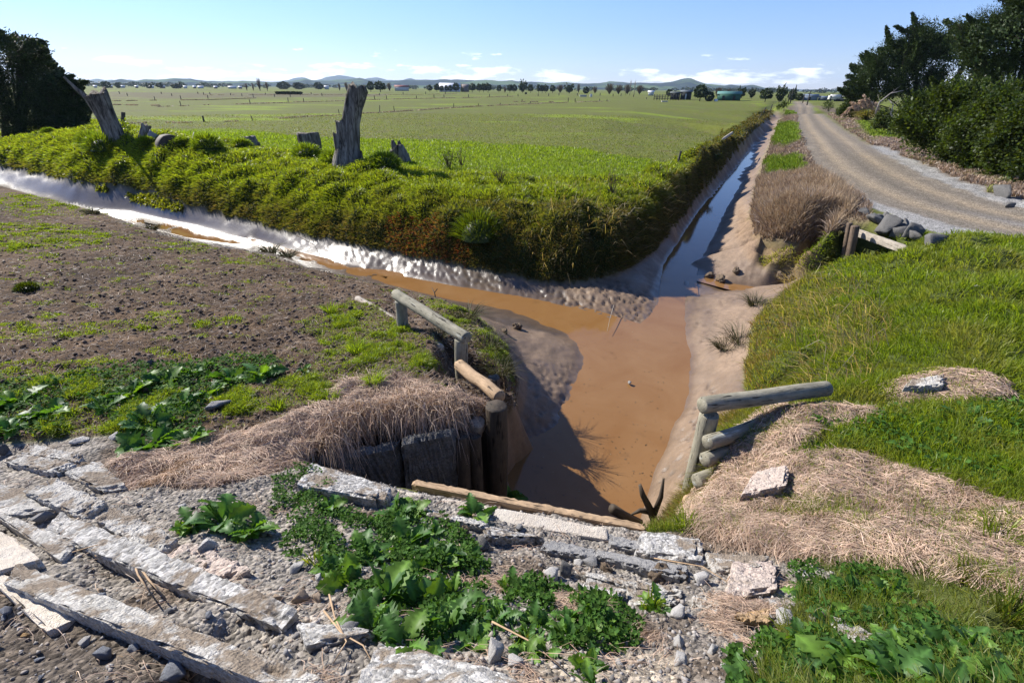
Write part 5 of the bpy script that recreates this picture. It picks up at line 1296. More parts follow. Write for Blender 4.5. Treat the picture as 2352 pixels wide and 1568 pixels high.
for k in range(22):
    x = 1720 + 620 * rng.random(); y = 1450 + 100 * rng.random(); weed(x, y, 110 + 60 * rng.random(), 'one of the smaller leafy weeds filling the lower right corner', k + 3, .9)
# fine small-leaved ground cover
def cover(mask, n, size, cols, p=1.2, lift=.10, weight=None):
    q, nn, r, _ = scatter(mask, n, p, 20, weight)
    wv_ = 1.0 if weight is None else np.clip(weight[_[0], _[1]] * 1.1, .12, 1); hgt = wv_ * lift * rng.random(n) ** .8 * (.6 + .8 * np.clip(pn(q[:, 0] / .18, q[:, 1] / .18, 5.), -.3, 1))
    c = q + np.array([0, 0, 1.0]) * np.clip(hgt, .005, 1)[:, None]
    d = unit(rdir(n) * [1, 1, .45] + [0, 0, .15]); s = unit(np.cross(d, np.array([0, 0, 1.0]) + .5 * rdir(n)))
    L = (size * (.6 + .8 * rng.random(n)))[:, None]
    V = np.stack([c, c + d * L * .5 + s * L * .33, c + d * L, c + d * L * .5 - s * L * .33 + [0, 0, .002], c + d * L * .5 + np.cross(d, s) * L * .10], 1)
    b = np.arange(n)[:, None] * 5
    T = np.concatenate([b + np.array([[0, 4, 1]]), b + np.array([[1, 4, 2]]), b + np.array([[2, 4, 3]]), b + np.array([[3, 4, 0]])])
    return V.reshape(-1, 3), None, T, np.repeat(vcol(n, *cols), 5, 0)
def pz(*pl): 
    m = np.zeros_like(wr)
    for p in pl: m = np.maximum(m, soft(inpoly(BPX + jx, BPY + jy, p), 4))
    return m
gc = [(.05, .12, .02), (.07, .15, .025), (.035, .085, .02), (.095, .17, .03)]
cz = sstep(-.35, .35, fbm(GX / .22, GY / .22, 61., 3)) * pz([(630,1100),(720,1075),(790,1130),(800,1200),(700,1210),(620,1180)], [(700,1190),(1020,1180),(1120,1290),(1140,1420),(1000,1480),(860,1440),(780,1340),(620,1260)], [(1150,1340),(1330,1360),(1470,1430),(1450,1500),(1300,1490),(1160,1440)], [(1800,1300),(2040,1290),(2100,1400),(1980,1440),(1850,1400)], [(1660,1500),(1850,1440),(2100,1420),(2352,1470),(2400,1640),(1650,1640)])
parts = [cover((cz > .15), 36000, .026, gc, 1.0, .15, cz)]
cz2 = pz([(150,860),(620,815),(660,850),(480,920),(450,1000),(300,1010),(200,930),(130,900)], [(-100,870),(160,880),(150,1000),(-100,1000)], [(1840,970),(2352,900),(2352,1140),(2100,1060),(1950,1040)])
parts.append(cover((cz2 > .15), 12000, .045, gc, 1.3, .12, cz2))
tag(blade_obj('ground_cover', M_COVER, parts), 'fine small leaved weeds filling in between the broad leaved ones', 'ground cover', kind='stuff')
n = 420
a_ = rng.random(n) ** .7; t_ = rng.random(n); q = np.array([P(1200 + 330 * t + (60 if y_ < .5 else 0) * 0, 760 + 400 * y_, ZW + .004) for t, y_ in zip(t_, a_)])
q = q[zat(q[:, 0], q[:, 1]) < ZW - .01]; n = len(q); L_ = .006 + .022 * rng.random(n) ** 3; th = rng.random(n) * 6.283
e1 = np.stack([np.cos(th), np.sin(th), 0 * th], 1) * L_[:, None]; e2 = np.stack([-np.sin(th), np.cos(th), 0 * th], 1) * (L_ * .4)[:, None]
mb = MB(); mb.add(np.stack([q - e1, q + e2, q + e1 + [0, 0, .003], q - e2], 1).reshape(-1, 3), np.arange(n * 4).reshape(-1, 4), None, np.repeat(vcol(n, (.10, .07, .04), (.06, .05, .03), (.25, .19, .12)), 4, 0))
tag(mb.build('floating_debris', M_DRY), 'flecks of leaf and scum floating on the brown pool', 'debris', kind='stuff')
# coarse grass clumps in the rubble and sedges by the mud
def clump(px, py, h, nbl, label, cols, name='grass_clump', cat='grass clump', wid=.006, spread=.5, mat=None, rad=.25, group=None, z=None, dark=1.):
    p = hit(px, py) if z is None else P(px, py, z); dep = float((p - CAM) @ _f); H = h * dep / FPX
    a = rng.random(nbl) * 6.283; rr_ = np.sqrt(rng.random(nbl)) * H * rad
    q = np.stack([rr_ * np.cos(a), rr_ * np.sin(a), 0 * a - .02], 1)
    d = unit(np.stack([np.cos(a) * spread * rng.random(nbl), np.sin(a) * spread * rng.random(nbl), np.ones(nbl)], 1))
    V, Q, T, c = blade_arrays(q, d, H * (.6 + .6 * rng.random(nbl)), np.full(nbl, max(wid, dep * .0009)), vcol(nbl, *cols) * dark, .55, .16, np.stack([np.cos(a), np.sin(a), 0 * a], 1) * spread * 1.2)
    mb = MB(); mb.add(V, Q, T, c); o = mb.build(name, mat or M_GRASS); o.location = tuple(p); return tag(o, label, cat, group)
for a_ in ((1575,1215,70,120,'bright green grass clump growing at the foot of the right log wall',(G_BRT,G_MID)),(720,1290,60,40,'coarse grass clump left of the leafy central weeds',(G_MID,G_OLV)),(1490,1400,70,45,'coarse grass clump between the white slab and the low weeds',(G_MID,G_BRT)),(1200,1480,60,30,'thin grass clump in front of the low weeds',(G_MID,G_OLV)),
           (2290,1250,110,90,'tall green grass clump in the dead grass at the right edge',(G_MID,G_BRT)),(2130,1200,60,60,'green grass clump in the middle of the right dead grass',(G_BRT,G_MID)),(2320,1420,120,90,'long bladed grass clump at the lower right edge',(G_MID,G_OLV)),(2220,1330,90,40,'thin long bladed clump below the right dead grass',(G_OLV,G_MID)),(760,720,40,140,'bright tuft at the back of the grassy patch at left',(G_BRT,(.17,.27,.03))),(820,810,52,220,'biggest bright tuft of the grassy patch at left',(G_BRT,(.17,.27,.03))),(860,885,56,220,'bright tuft next to the dead grass above the wing wall',(G_BRT,(.17,.27,.03))),(640,940,46,160,'bright tuft right of the rounded concrete lump',(G_BRT,G_MID)),(760,925,50,140,'bright tuft above the dead grass at left',(G_BRT,G_MID))):
    clump(*a_)
SG = ((.075, .08, .03), (.11, .095, .05), (.045, .05, .02))
for px, py, h, lab in ((1700,785,60,'dark sedge spilling over the mud at the edge of the right mound'),(1665,800,45,'smaller sedge hanging onto the mud below the right mound'),(1735,700,40,'sparse sedge at the upper edge of the right mound'),(1125,800,60,'dark sedge between the left railing and the mud'),(1075,730,50,'sedge behind the near post of the left railing'),(1150,860,56,'sedge above the short cut post'),(1010,770,36,'sedge under the middle of the left rail'),(620,580,36,'dark reed tuft at the near edge of the left drain'),(660,590,30,'second dark reed tuft at the near edge of the left drain'),(215,492,24,'low dark tuft at the far end of the near bank'),(350,528,22,'low tuft on the near bank of the left drain')):
    clump(px, py, h, 170, lab, SG, 'sedge', 'sedge', .006, 1.3, M_DRY, .35)
# round tussocks on the far bank
def tussock(px, py, w, h, label, dark=1., name='grass_tussock'):
    p = hit(px, py); dep = float((p - CAM) @ _f); rx = .5 * w * dep / FPX; rz = h * dep / FPX
    nb_ = 900
    a = rng.random(nb_) * 6.283; e = np.arccos(rng.random(nb_) * .98); dv = np.stack([np.sin(e) * np.cos(a), np.sin(e) * np.sin(a), np.cos(e)], 1)
    q = dv * [rx * .8, rx * .8, rz * .75]
    mb = MB(); th = np.linspace(0, 6.283, 15)[:-1]
    V = np.concatenate([[(rx * .75 * math.cos(t) * math.cos(f), rx * .75 * math.sin(t) * math.cos(f), rz * .7 * math.sin(f) - .05) for t in th] for f in (0, .5, 1.0, 1.4)])
    mb.add(V, [(k * 14 + i, k * 14 + (i + 1) % 14, (k + 1) * 14 + (i + 1) % 14, (k + 1) * 14 + i) for k in range(3) for i in range(14)], [(42, 42 + i, 43 + i) for i in range(1, 13)], G_DRK)
    mb.add(*blade_arrays(q, dv * .8 + [0, 0, .5], rz * (.35 + .3 * rng.random(nb_)), np.full(nb_, dep * .0011), vcol(nb_, G_BRT, G_MID, G_DRK) * dark, .6, .25, dv * .8))
    o = mb.build(name, M_GRASS); o.location = tuple(p); return tag(o, label, 'tussock', 'grass tussocks along the far bank')
for t_ in ((170,290,62,24,'big tussock on the bank left of the leaning stump'),(115,308,30,12,'small tussock at the edge of the conifer shade'),(478,342,64,30,'dome shaped tussock between the buried disc and the low stump'),(556,342,46,22,'tussock leaning against the low mossy stump'),(706,362,66,28,'tussock covering the foot of the short broad stump'),(768,380,60,32,'tussock left of the foot of the tall trunk'),(884,384,72,32,'tussock beside the jagged stump'),(340,332,40,16,'low tussock below the small pale stump'),(240,345,70,34,'tussock below the leaning stump'),(210,330,50,26,'tussock at the left foot of the leaning stump'),(420,330,40,12,'low flat tussock under the buried disc'),(255,310,30,30,'')):
    if t_[-1]: tussock(*t_)
tussock(64, 668, 46, 18, 'brown dead tussock on the bare ground at far left', .35)
# shrubs and twigs on the bank
def twigs(px, py, w, h, label, nst=16, leaf=60, mat=M_DARKW, name='dry_shrub', lcol=(G_DRK, G_MID)):
    p = hit(px, py); dep = float((p - CAM) @ _f); sc = dep / FPX; mb = MB()
    for k in range(nst):
        a = rng.random() * 6.283; sp = rng.random() * .5 * w * sc; H = h * sc * (.5 + .6 * rng.random())
        e = np.array([sp * math.cos(a), sp * math.sin(a), H]); m_ = e * .5 + rng.normal(size=3) * .04 * H
        mb.add(*tube([(0, 0, -.03), m_, e], [.012, .008, .003], 5, False), col=(.10, .075, .055))
        for _ in range(2):
            b0_ = m_ + (e - m_) * rng.random(); mb.add(*tube([b0_, b0_ + rng.normal(size=3) * .15 * H + [0, 0, .12 * H]], [.005, .002], 4, False), col=(.10, .08, .06))
    o = empty(name, tuple(p)) if False else None
    if leaf:
        a = rng.random(leaf) * 6.283; q = np.stack([np.cos(a) * w * .3 * sc * rng.random(leaf), np.sin(a) * w * .3 * sc * rng.random(leaf), h * sc * (.1 + .75 * rng.random(leaf))], 1)
        mb.add(*blade_arrays(q, rdir(leaf), np.full(leaf, 5 * sc), np.full(leaf, 3 * sc), vcol(leaf, *lcol), .3, .4))
    o = mb.build(name, M_LEAF); o.location = tuple(p); return tag(o, label, 'shrub')
twigs(1030, 388, 80, 44, 'sparse twiggy shrub on the bank right of the jagged stump', 26, 120)
twigs(1060, 385, 34, 46, 'bare twigs beside the sparse shrub on the bank', 10, 0)
twigs(1405, 450, 26, 66, 'bare dark branches standing on the bank corner', 9, 0)
twigs(1150, 420, 60, 36, 'grey dry weed on the bank shoulder', 20, 0)
twigs(290, 312, 50, 40, 'ivy like shrub around the thin leaning post', 10, 160, lcol=(G_BRT, G_MID))
twigs(1640, 372, 60, 20, 'dark weed patch beside the leaning fence post', 20, 160, lcol=(G_DRK, (.06, .06, .03)))
tussock(1100, 545, 110, 60, 'feathery dark green fern bush hanging on the bank above the mud', .55, 'fern_bush')

# ------------------------------------------------------------------ stumps
def trunk_np(pxw, dist, jag=0.0, groove=.35, seed=0, n=26):
    pts = [Pd(x, y, dist) for x, y, w in pxw]; dep = float((pts[0] - CAM) @ _f)
    rad = [w * .5 * float((p - CAM) @ _f) / FPX for p, (x, y, w) in zip(pts, pxw)]
    # refine
    t = np.linspace(0, 1, len(pts)); tt = np.linspace(0, 1, len(pts) * 5)
    pp = np.stack([np.interp(tt, t, np.array(pts)[:, k]) for k in range(3)], 1); rr2 = np.interp(tt, t, rad)
    return tube(pp, rr2, n, True, jag, groove, seed)
def stump(name, label, base, stems, mat=M_STUMP, part='trunk'):
    g = hit(*base); dist = math.hypot(g[0], g[1])
    root = empty(name, tuple(g)); tag(root, label, 'stump')
    for nm, pxw, jag, gr, sd in stems:
        V, Q, T = trunk_np(pxw, dist, jag, gr, sd); mb = MB(); mb.add(V - g, Q, T); mb.build(nm, mat, root)
    return root
stump('tall_stump', 'tallest grey dead tree stump standing on the bank, about as high as the horizon', (800, 378), (
    ('trunk', [(798,392,62),(799,365,54),(803,325,43),(806,285,37),(812,245,38),(819,220,42),(823,200,44)], .22, .34, 2),
    ('broken_stem', [(797,372,30),(791,340,30),(786,312,24),(783,292,22),(780,280,20)], .12, .35, 5),
    ('broken_stem', [(790,365,20),(780,340,20),(774,318,16),(771,305,14)], .10, .3, 6),
    ('root', [(806,385,22),(820,376,18),(828,362,12),(829,348,5)], .05, .3, 8)))
stump('leaning_stump', 'dark dead stump leaning left near the conifers with a long bare limb', (262, 322), (
    ('trunk', [(270,335,40),(262,312,38),(250,280,36),(238,252,40),(228,230,46),(219,213,50)], .25, .3, 11),
    ('limb', [(214,236,10),(196,222,12),(176,205,8),(160,190,6),(146,176,4)], 0, .2, 12),
    ('ivy_mass', [(276,338,30),(270,318,40),(262,300,20)], .1, .3, 14)))
stump('short_stump', 'short broad grey stump with a flat broken top', (710, 348), (('trunk', [(716,356,48),(713,340,48),(710,322,50),(706,306,50)], .07, .22, 21),))
stump('jagged_stump', 'jagged grey stump with horn like splinters right of the tall trunk', (922, 372), (
    ('trunk', [(928,378,34),(922,362,34),(916,348,30),(910,338,28)], .15, .35, 31), ('splinter', [(908,345,14),(904,332,12),(901,322,6)], .06, .3, 33), ('splinter', [(918,345,14),(918,332,10),(916,324,5)], .06, .3, 34), ('root', [(926,372,20),(932,362,18),(934,352,10)], .05, .3, 36)))
stump('low_mossy_stump', 'low stump with a mossy grass cap and a snout like root', (578, 336), (('trunk', [(580,342,28),(576,328,30),(572,314,26)], .08, .3, 41), ('root', [(578,334,18),(590,334,14),(598,332,10)], .03, .3, 42)))
stump('pale_stump', 'small pale forked stump beside the white rock', (330, 314), (('trunk', [(328,320,16),(331,306,16),(334,296,16),(336,288,18)], .12, .3, 51),))
stump('ivy_post', 'thin dark leaning post in front of the leaning stump', (282, 302), (('trunk', [(281,312,10),(282,290,9),(283,272,8),(283,258,8)], .02, .1, 61),), M_FENCE)
rock(352, 314, 30, 'grey', 'grey white rock beside the small pale stump on the bank', 3, 1.1)
g = hit(388, 322); dep = float((g - CAM) @ _f); R_ = 27 * dep / FPX
mb = MB(); mb.add(*tube([g + [-.25, .25, -R_ * .6], g + [-.22, .22, -R_ * .6], g + [.22, -.22, -R_ * .6], g + [.25, -.25, -R_ * .6]], [R_ * .93, R_, R_, R_ * .93], 28, True, 0, .06, 2))
tag(mb.build('buried_disc', M_DARKW), 'dark round log end half buried in the bank', 'log')
rock(417, 322, 16, 'dark', 'first dark stone right of the half buried log end', 2); rock(430, 324, 13, 'dark', 'second dark stone right of the half buried log end', 5)
a, b = hit(440, 324), hit(448, 316); tag(log('wood_splinter', M_PALEW, a, b + [0, 0, .25], .03, .02, seed=4), 'white splinter of wood lying behind the dome shaped tussock', 'splinter')

# ------------------------------------------------------------------ culvert on the right, boulders, road side things
def vpost(px, pyb, pyt, w, mat, label, name, zb=None, dist=None, group=None, lean=0., sink=.3, cat='post', n=10):
    g = hit(px, pyb) if dist is None else Pd(px, pyb, dist)
    d = math.hypot(g[0], g[1]); t = Pd(px + lean, pyt, d); dep = float((g - CAM) @ _f); r = .5 * w * dep / FPX
    top = np.array([g[0], g[1], t[2]]) + (np.array([t[0] - g[0], t[1] - g[1], 0]) if lean else 0)
    return tag(log(name, mat, [g[0], g[1], g[2] - sink], top, r, r * .93, n=n, seg=5, wob=.0, seed=px % 13), label, cat, group)
d0 = 16.0
vpost(1953, 592, 512, 13, M_POSTW, 'thinner left post of the two brown posts at the culvert', 'culvert_post', dist=d0, sink=1.2, lean=-1)
vpost(1966, 594, 519, 19, M_POSTW, 'thicker right post of the two brown posts at the culvert', 'culvert_post', dist=d0 - .3, sink=1.2, lean=-1)
def plank(p0, p1, dA, dB, h, t, label, mat=M_PALEW):
    a, b = Pd(*p0, dA), Pd(*p1, dB); s = unit(np.cross(b - a, [0, 0, 1])) * t; up = np.array([0, 0, h])
    o = rbox('culvert_plank', [a - s + up / 2, b - s + up / 2, b + s + up / 2, a + s + up / 2], h, 24, 4, 5, .006, .015, 16, int(p0[0]) % 9, mat); return tag(o, label, 'plank')
plank((1918, 516), (2082, 574), 17.0, 15.0, .20, .04, 'long white weathered plank across the culvert mouth')
plank((1962, 522), (2034, 546), 17.3, 16.2, .14, .04, 'shorter upper plank behind the culvert posts')
cw = [np.array([9.9, 14.6, -.12]), np.array([10.35, 12.1, -.12])]
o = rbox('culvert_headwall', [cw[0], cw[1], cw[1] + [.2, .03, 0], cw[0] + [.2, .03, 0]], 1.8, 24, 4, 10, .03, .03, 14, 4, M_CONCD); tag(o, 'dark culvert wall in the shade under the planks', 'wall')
for k, (x, y, w, hg, lab) in enumerate(((1982,488,26,1.1,'small boulder at the top of the culvert row'),(2004,508,44,1.0,'tall dark boulder second in the culvert row'),(2016,500,20,1.,'small boulder wedged above the second one'),(2030,498,22,1.,'little boulder beside the wedged one'),(2032,522,54,1.,'broad boulder in the middle of the culvert row'),(2056,532,40,1.2,'upright boulder right of the broad one'),(2086,536,44,1.1,'square boulder in the right half of the culvert row'),(2110,540,46,.9,'flat boulder before the last of the culvert row'),(2142,552,54,.85,'last boulder of the culvert row by the bright grass'),(2075,520,26,1.,'small boulder behind the upright one'))):
    rock(x, y, w * 1.1, 'dark', lab, k, hg * 1.15, 'boulder', 'boulder', 'boulders edging the road over the culvert', .15)
rock(2300, 440, 46, 'dark', 'lone dark grey boulder at the right verge below the bushes', 4, 1.0, 'boulder', 'boulder')
rock(2318, 470, 24, 'dark', 'dark stone below the grey boulder on the right verge', 2)
for px, pyb, pyt, w, ln, lab in ((1556, 376, 347, 5, 8, 'dark leaning fence post nearest the bank corner along the straight drain'), (1751, 262, 246, 2.4, 9, 'tilted wooden fence post far along the straight drain'), (1769, 256, 240, 2.2, 5, 'farthest tilted fence post beside the straight drain'), (1742, 273, 262, 2.2, 8, 'low tilted fence post before the far pair on the straight drain')):
    vpost(px, pyb, pyt, w, M_FENCE, lab, 'leaning_fence_post', lean=ln)
a, b = hit(1660, 324), hit(1680, 313); tag(log('fallen_post', M_PALEW, a + [0, 0, .12], b + [0, 0, .25], .09, .09, seed=4), 'pale fallen post lying on the bank of the straight drain', 'post')
# paddock fence posts
FP = [(275,216,5),(293,221,6),(356,230,7),(416,229,8),(478,227,7),(395,221,5),(371,216,4),(455,216,4),(468,218,5),(483,218,5),(582,224,7),(416,244,10),(575,239,9),(580,277,10),(631,223,6),(667,223,6),(740,221,6),(662,235,9),(698,235,8),(779,261,8),(872,257,13),(906,257,11),(861,229,8),(888,228,7),(957,227,6),(997,226,7),(1020,225,6),(1076,224,6),(1124,223,6),(1166,222,5),(1042,247,8),(1099,244,5),(1149,242,5),(872,219,4),(926,218,5),(978,217,5),(1023,216,5),(1199,234,5),(1218,239,5),(1305,234,8),(1321,234.5,7),(1377,233,5),(1394,233,4),(1190,222,5),(1236,221,5),(1260,221,5),(1284,220,5),(1326,220,5),(1357,220,5),(1378,220,5),(1408,222,5),(1426,221,5),(1485,228,4),(530,219,4),(556,221,5),(610,218,4),(690,219,4),(715,217,4),(800,219,4),(820,226,6),(1455,223,4),(1510,229,4)]
me0 = None
for k, (x, y, h) in enumerate(FP):
    g = P(x, y, 0.0); g[2] = zat(g[0], g[1]); dep = float((g - CAM) @ _f); H = h * dep / FPX * 1.05; r = max(.045, dep * .00075)
    if me0 is None: me0 = logmesh('fence_post', (0, 0, -.2), (0, 0, 1.0), 1.0, .95, n=8, seg=4, wob=0); me0.materials.append(M_FENCE)
    o = bpy.data.objects.new('fence_post', me0); COL.objects.link(o); o.location = tuple(g); o.scale = (r, r, H); o.rotation_euler = (rng.normal() * .05, rng.normal() * .07, k)
    tag(o, 'small dark wooden fence post standing in the far paddock', 'fence post', 'fence posts dotted across the paddock')
vpost(469, 281, 266, 4, M_FENCE, 'stout pale fence post by the nearest field drain', 'fence_post')
# ------------------------------------------------------------------ big trees
M_BARK = solid_mat('dark_bark', (.075, .06, .048), (.04, .032, .026), 4, .95, .1, .8, .03)
M_DEADB = solid_mat('bare_dead_branch', (.34, .31, .28), (.22, .20, .18), 4, .9, .1, .4, .01)
def sprays(mb, cen, rad, n, wind, L, cols, m=11, flat=.0, shell=.55, lw=.30, out=.6, spread=.22, ll=.30, dn=.55):
    """foliage sprays filling an ellipsoid; each spray is a tapering plume of small leaf blades"""
    cen = np.asarray(cen, float); rad = np.broadcast_to(np.asarray(rad, float), (3,))
    dv = unit(rng.normal(size=(n, 3))); rr = (shell + (1.02 - shell) * rng.random(n) ** .7)[:, None]
    base = cen + dv * rr * rad
    ax = unit(dv * out + np.asarray(wind) + .35 * rng.normal(size=(n, 3)))
    Ls = L * (.6 + .8 * rng.random(n))
    t = np.tile(np.linspace(0, 1, m), n); k = np.repeat(np.arange(n), m)
    wid = Ls[k] * spread * (1 - .75 * t)
    q = base[k] + ax[k] * (t * Ls[k])[:, None] + rng.normal(size=(n * m, 3)) * wid[:, None]
    d = unit(ax[k] + dn * rng.normal(size=(n * m, 3)) + np.array([0, 0, -flat]))
    l = Ls[k] * ll * (1.15 - .5 * t)
    col = vcol(n, *cols)[k] * (.75 + .5 * rng.random((n * m, 1)))
    side = unit(np.cross(d, rdir(n * m))) * (l * lw)[:, None]
    V = np.stack([q - d * l[:, None] * .5, q + side, q + d * l[:, None] * .6, q - side], 1)
    b = np.arange(n * m)[:, None] * 4
    mb.add(V.reshape(-1, 3), b + np.array([[0, 1, 2, 3]]), None, np.repeat(col, 4, 0))
def plume(mb, a, b, r, n, cols, lf=.16):
    """one tapering foliage plume from a to b"""
    a = np.asarray(a, float); b = np.asarray(b, float); L = np.linalg.norm(b - a); ax = (b - a) / L
    t = rng.random(n) ** .8; q = a + (b - a) * t[:, None] + rng.normal(size=(n, 3)) * (r * .5 * (1.05 - t) ** .8)[:, None]
    q[:, 2] += .06 * L * np.sin(t * 9 + rng.random() * 6) * (1 - t)
    d = unit(ax + .5 * rng.normal(size=(n, 3))); l = (lf * (.7 + .8 * rng.random(n)))[:, None]; sd = unit(np.cross(d, rdir(n))) * l * .26
    V = np.stack([q - d * l * .5, q + sd, q + d * l * .6, q - sd], 1); c = vcol(n, *cols)
    mb.add(V.reshape(-1, 3), np.arange(n * 4).reshape(-1, 4), None, np.repeat(c, 4, 0))
    mb.add(*tube([a, .5 * (a + b), b - ax * L * .1], [.05, .03, .01], 4, False), col=(.05, .04, .03))
def big_tree(name, label, base, dist, clumps, wind, L, cols, trunks, dens=1.0, limbs=True, cat='tree', mat=None, m=11, dead=0, group=None, shell=.5, lw=.3, tips=(), auto=0, lf=.2, rs=1.0, **sk):
    g = hit(*base) if dist is None else Pd(base[0], base[1], dist); g = np.array([g[0], g[1], zat(g[0], g[1])])
    root = empty(name, tuple(g)); tag(root, label, cat, group)
    crown = MB(); wood = MB()
    for (x, y, r, dd, nn_) in clumps:
        c = Pd(x, y, dd); s = max(.3, rs * r * float((c - CAM) @ _f) / FPX - .8 * L * float(np.clip(r / 36., .42, 1)))
        sprays(crown, c - g, (s, s, s * .9), int(nn_ * dens), wind, L * float(np.clip(r / 36., .42, 1)), cols, m, shell=shell, lw=lw, **sk)
        if limbs:
            mid = np.array([c[0] * .4, c[1] * .4, 0]) - np.array([g[0] * .4, g[1] * .4, 0]) + [0, 0, (c[2] - g[2]) * .55]
            wood.add(*tube([(0, 0, .2), mid, c - g], [.10, .07, .02], 6, False))
            for _ in range(4):
                e = (c - g) + unit(rng.normal(size=3) + np.asarray(wind)) * s * (.7 + .5 * rng.random()); wood.add(*tube([mid + .5 * (c - g - mid), .5 * (c - g + e), e], [.04, .025, .008], 5, False))
    for pts, r in trunks:
        W_ = [Pd(x, y, dd) - g for x, y, dd in pts]; wood.add(*tube(W_, np.linspace(r, r * .45, len(W_)), 9, True))
    for (x0, y0, x1, y1, rp) in tips:
        dd = dist + rng.normal() * 1.2; a = Pd(x0, y0, dd) - g; b = Pd(x1, y1, dd + rng.normal() * .5) - g; plume(crown, a, b, rp * dist / 1248, 800, cols, lf)
    for k in range(auto):
        x, y, r, dd, _ = clumps[rng.integers(len(clumps))]; c = Pd(x, y, dd); s = rs * r * float((c - CAM) @ _f) / FPX
        dv = unit(rng.normal(size=3) * [1, 1, .8] + np.asarray(wind) * .9); a = c - g + dv * s * .45; plume(crown, a, a + unit(dv * .5 + np.asarray(wind) + .3 * rng.normal(size=3)) * (s * .5 + L * (.5 + .7 * rng.random())), .26 * L, 480, cols, lf)
    wood.build('trunk', M_BARK, root); crown.build('crown', mat or M_TREE, root)
    if dead:
        mb = MB()
        for k in range(dead):
            x, y, r, dd, _ = clumps[k % len(clumps)]; c = Pd(x, y, dd); s = r * float((c - CAM) @ _f) / FPX
            d = unit(np.asarray(wind) * 1.2 + rng.normal(size=3) * .5); a = c - g + d * s * .6; e = a + d * s * .9
            mb.add(*tube([a, .5 * (a + e) + rng.normal(size=3) * .1, e], [.03, .02, .006], 5, False))
            for _ in range(3):
                b_ = a + (e - a) * rng.random(); mb.add(*tube([b_, b_ + unit(d + rng.normal(size=3) * .7) * s * .35], [.012, .004], 4, False))
        mb.build('dead_branches', M_BARK, root)
    return root
CON = ((.022, .038, .014), (.035, .055, .016), (.015, .026, .011), (.05, .065, .02))
CONR = ((.03, .05, .016), (.045, .075, .02), (.02, .032, .012), (.06, .085, .025))
WR = (-.55, -.15, .62)
big_tree('windswept_conifer', 'dark windswept conifer with a spiky leaning top, left of the pair at the right', (2085, 290), 85,
    [(2097,150,62,85.0,330),(2020,165,46,84.0,230),(2125,108,44,85.0,230),(2112,84,26,85.0,110),(2060,205,60,84.0,260),(1990,200,32,83.0,120),(2150,190,50,86.0,220),(2000,240,36,83.0,150),(2160,125,36,85.0,150),(2060,125,34,85.0,130),(2120,230,60,85.0,260),(1965,225,18,83.0,50),(2180,240,50,85.0,200)], WR, 2.3, CONR, [([(2110,330,85.0),(2100,240,85.0),(2108,150,85.0),(2112,90,85.0)], .28)], 1.0, dead=16, rs=.9, auto=14, tips=((2150,120,2115,66,34),(2180,135,2156,82,26),(2200,150,2187,90,24),(2140,140,2095,84,34),(2110,150,2069,94,30),(2030,170,1977,127,26),(2010,190,1954,150,24),(2000,205,1947,174,22),(1990,225,1930,204,18),(2070,160,2020,112,28),(2085,140,2038,94,20),(2130,110,2105,72,22),(2010,215,1940,190,18),(2050,190,1990,140,24)), lf=.28, m=36, lw=.28, ll=.075, spread=.10, dn=.4, out=.35)
big_tree('windswept_conifer', 'taller windswept conifer reaching past the upper right corner of the picture', (2300, 310), 60,
    [(2277,85,50,60.0,200),(2230,75,26,60.0,90),(2200,62,16,60.0,40),(2330,80,60,60.0,260),(2245,130,42,60.0,110),(2320,150,64,60.0,220),(2370,20,60,60.0,250),(2345,10,34,60.0,110),(2395,100,70,60.0,260),(2210,110,22,60.0,46),(2275,190,50,60.0,110),(2350,210,70,60.0,220),(2420,-60,70,60.0,240),(2440,180,80,60.0,220),(2440,60,80,60.0,250),(2255,45,18,60.0,40),(2300,48,24,60.0,70)], WR, 1.5, CONR, [([(2310,340,60.0),(2290,220,60.0),(2262,140,60.0),(2225,80,60.0)], .2), ([(2340,340,60.0),(2345,200,60.0),(2365,60,60.0),(2390,-60,60.0)], .3)], 1.0, dead=14, rs=.85, auto=12, tips=((2262,135,2171,48,30),(2305,125,2216,54,34),(2320,100,2282,40,34),(2370,70,2333,18,34),(2390,40,2343,-4,34),(2270,150,2200,82,26),(2260,170,2205,120,20),(2240,100,2190,62,20),(2280,110,2235,60,26),(2340,90,2300,44,30),(2300,170,2225,140,22),(2290,200,2230,165,20)), lf=.22, m=36, lw=.28, ll=.08, spread=.10, dn=.4, out=.35)
BSH = ((.035, .06, .014), (.055, .085, .018), (.025, .042, .011), (.08, .10, .025))
big_tree('bushy_shrub', 'large round leafy green shrub in front of the windswept conifers', (2200, 360), 33,
    [(2110,258,55,35.0,380),(2190,235,62,32.6,420),(2140,310,58,34.1,420),(2230,300,70,31.4,480),(2290,250,70,29.6,440),(2310,330,70,29.0,460),(2070,292,30,36.2,170),(2360,280,80,27.5,440),(2240,370,44,31.1,260),(2370,380,60,27.2,260),(2180,350,40,32.9,240),(2440,330,80,25.1,260),(2305,390,36,29.1,160)], (-.25, -.2, .4), .65, BSH, [([(2200,380,33),(2195,320,33),(2190,260,33)], .12)], 1.0, cat='shrub', mat=M_LEAF, rs=.95, auto=18, lf=.16, tips=((2120,290,2085,240,30),(2140,270,2105,215,30),(2180,250,2150,200,30),(2220,240,2195,190,30),(2260,240,2250,195,30),(2110,310,2062,275,26),(2300,240,2290,205,30)), m=12, shell=.3, lw=.40, ll=.17, spread=.2)
big_tree('round_bush', 'small round dark bush standing alone beside the far road', (1902, 255), 104, [(1902,243,14,104,150)], (0, 0, .4), .7, BSH, [([(1902,256,104),(1902,246,104)], .08)], 1.2, False, 'bush', M_LEAF, 8, shell=.2, lw=.5)
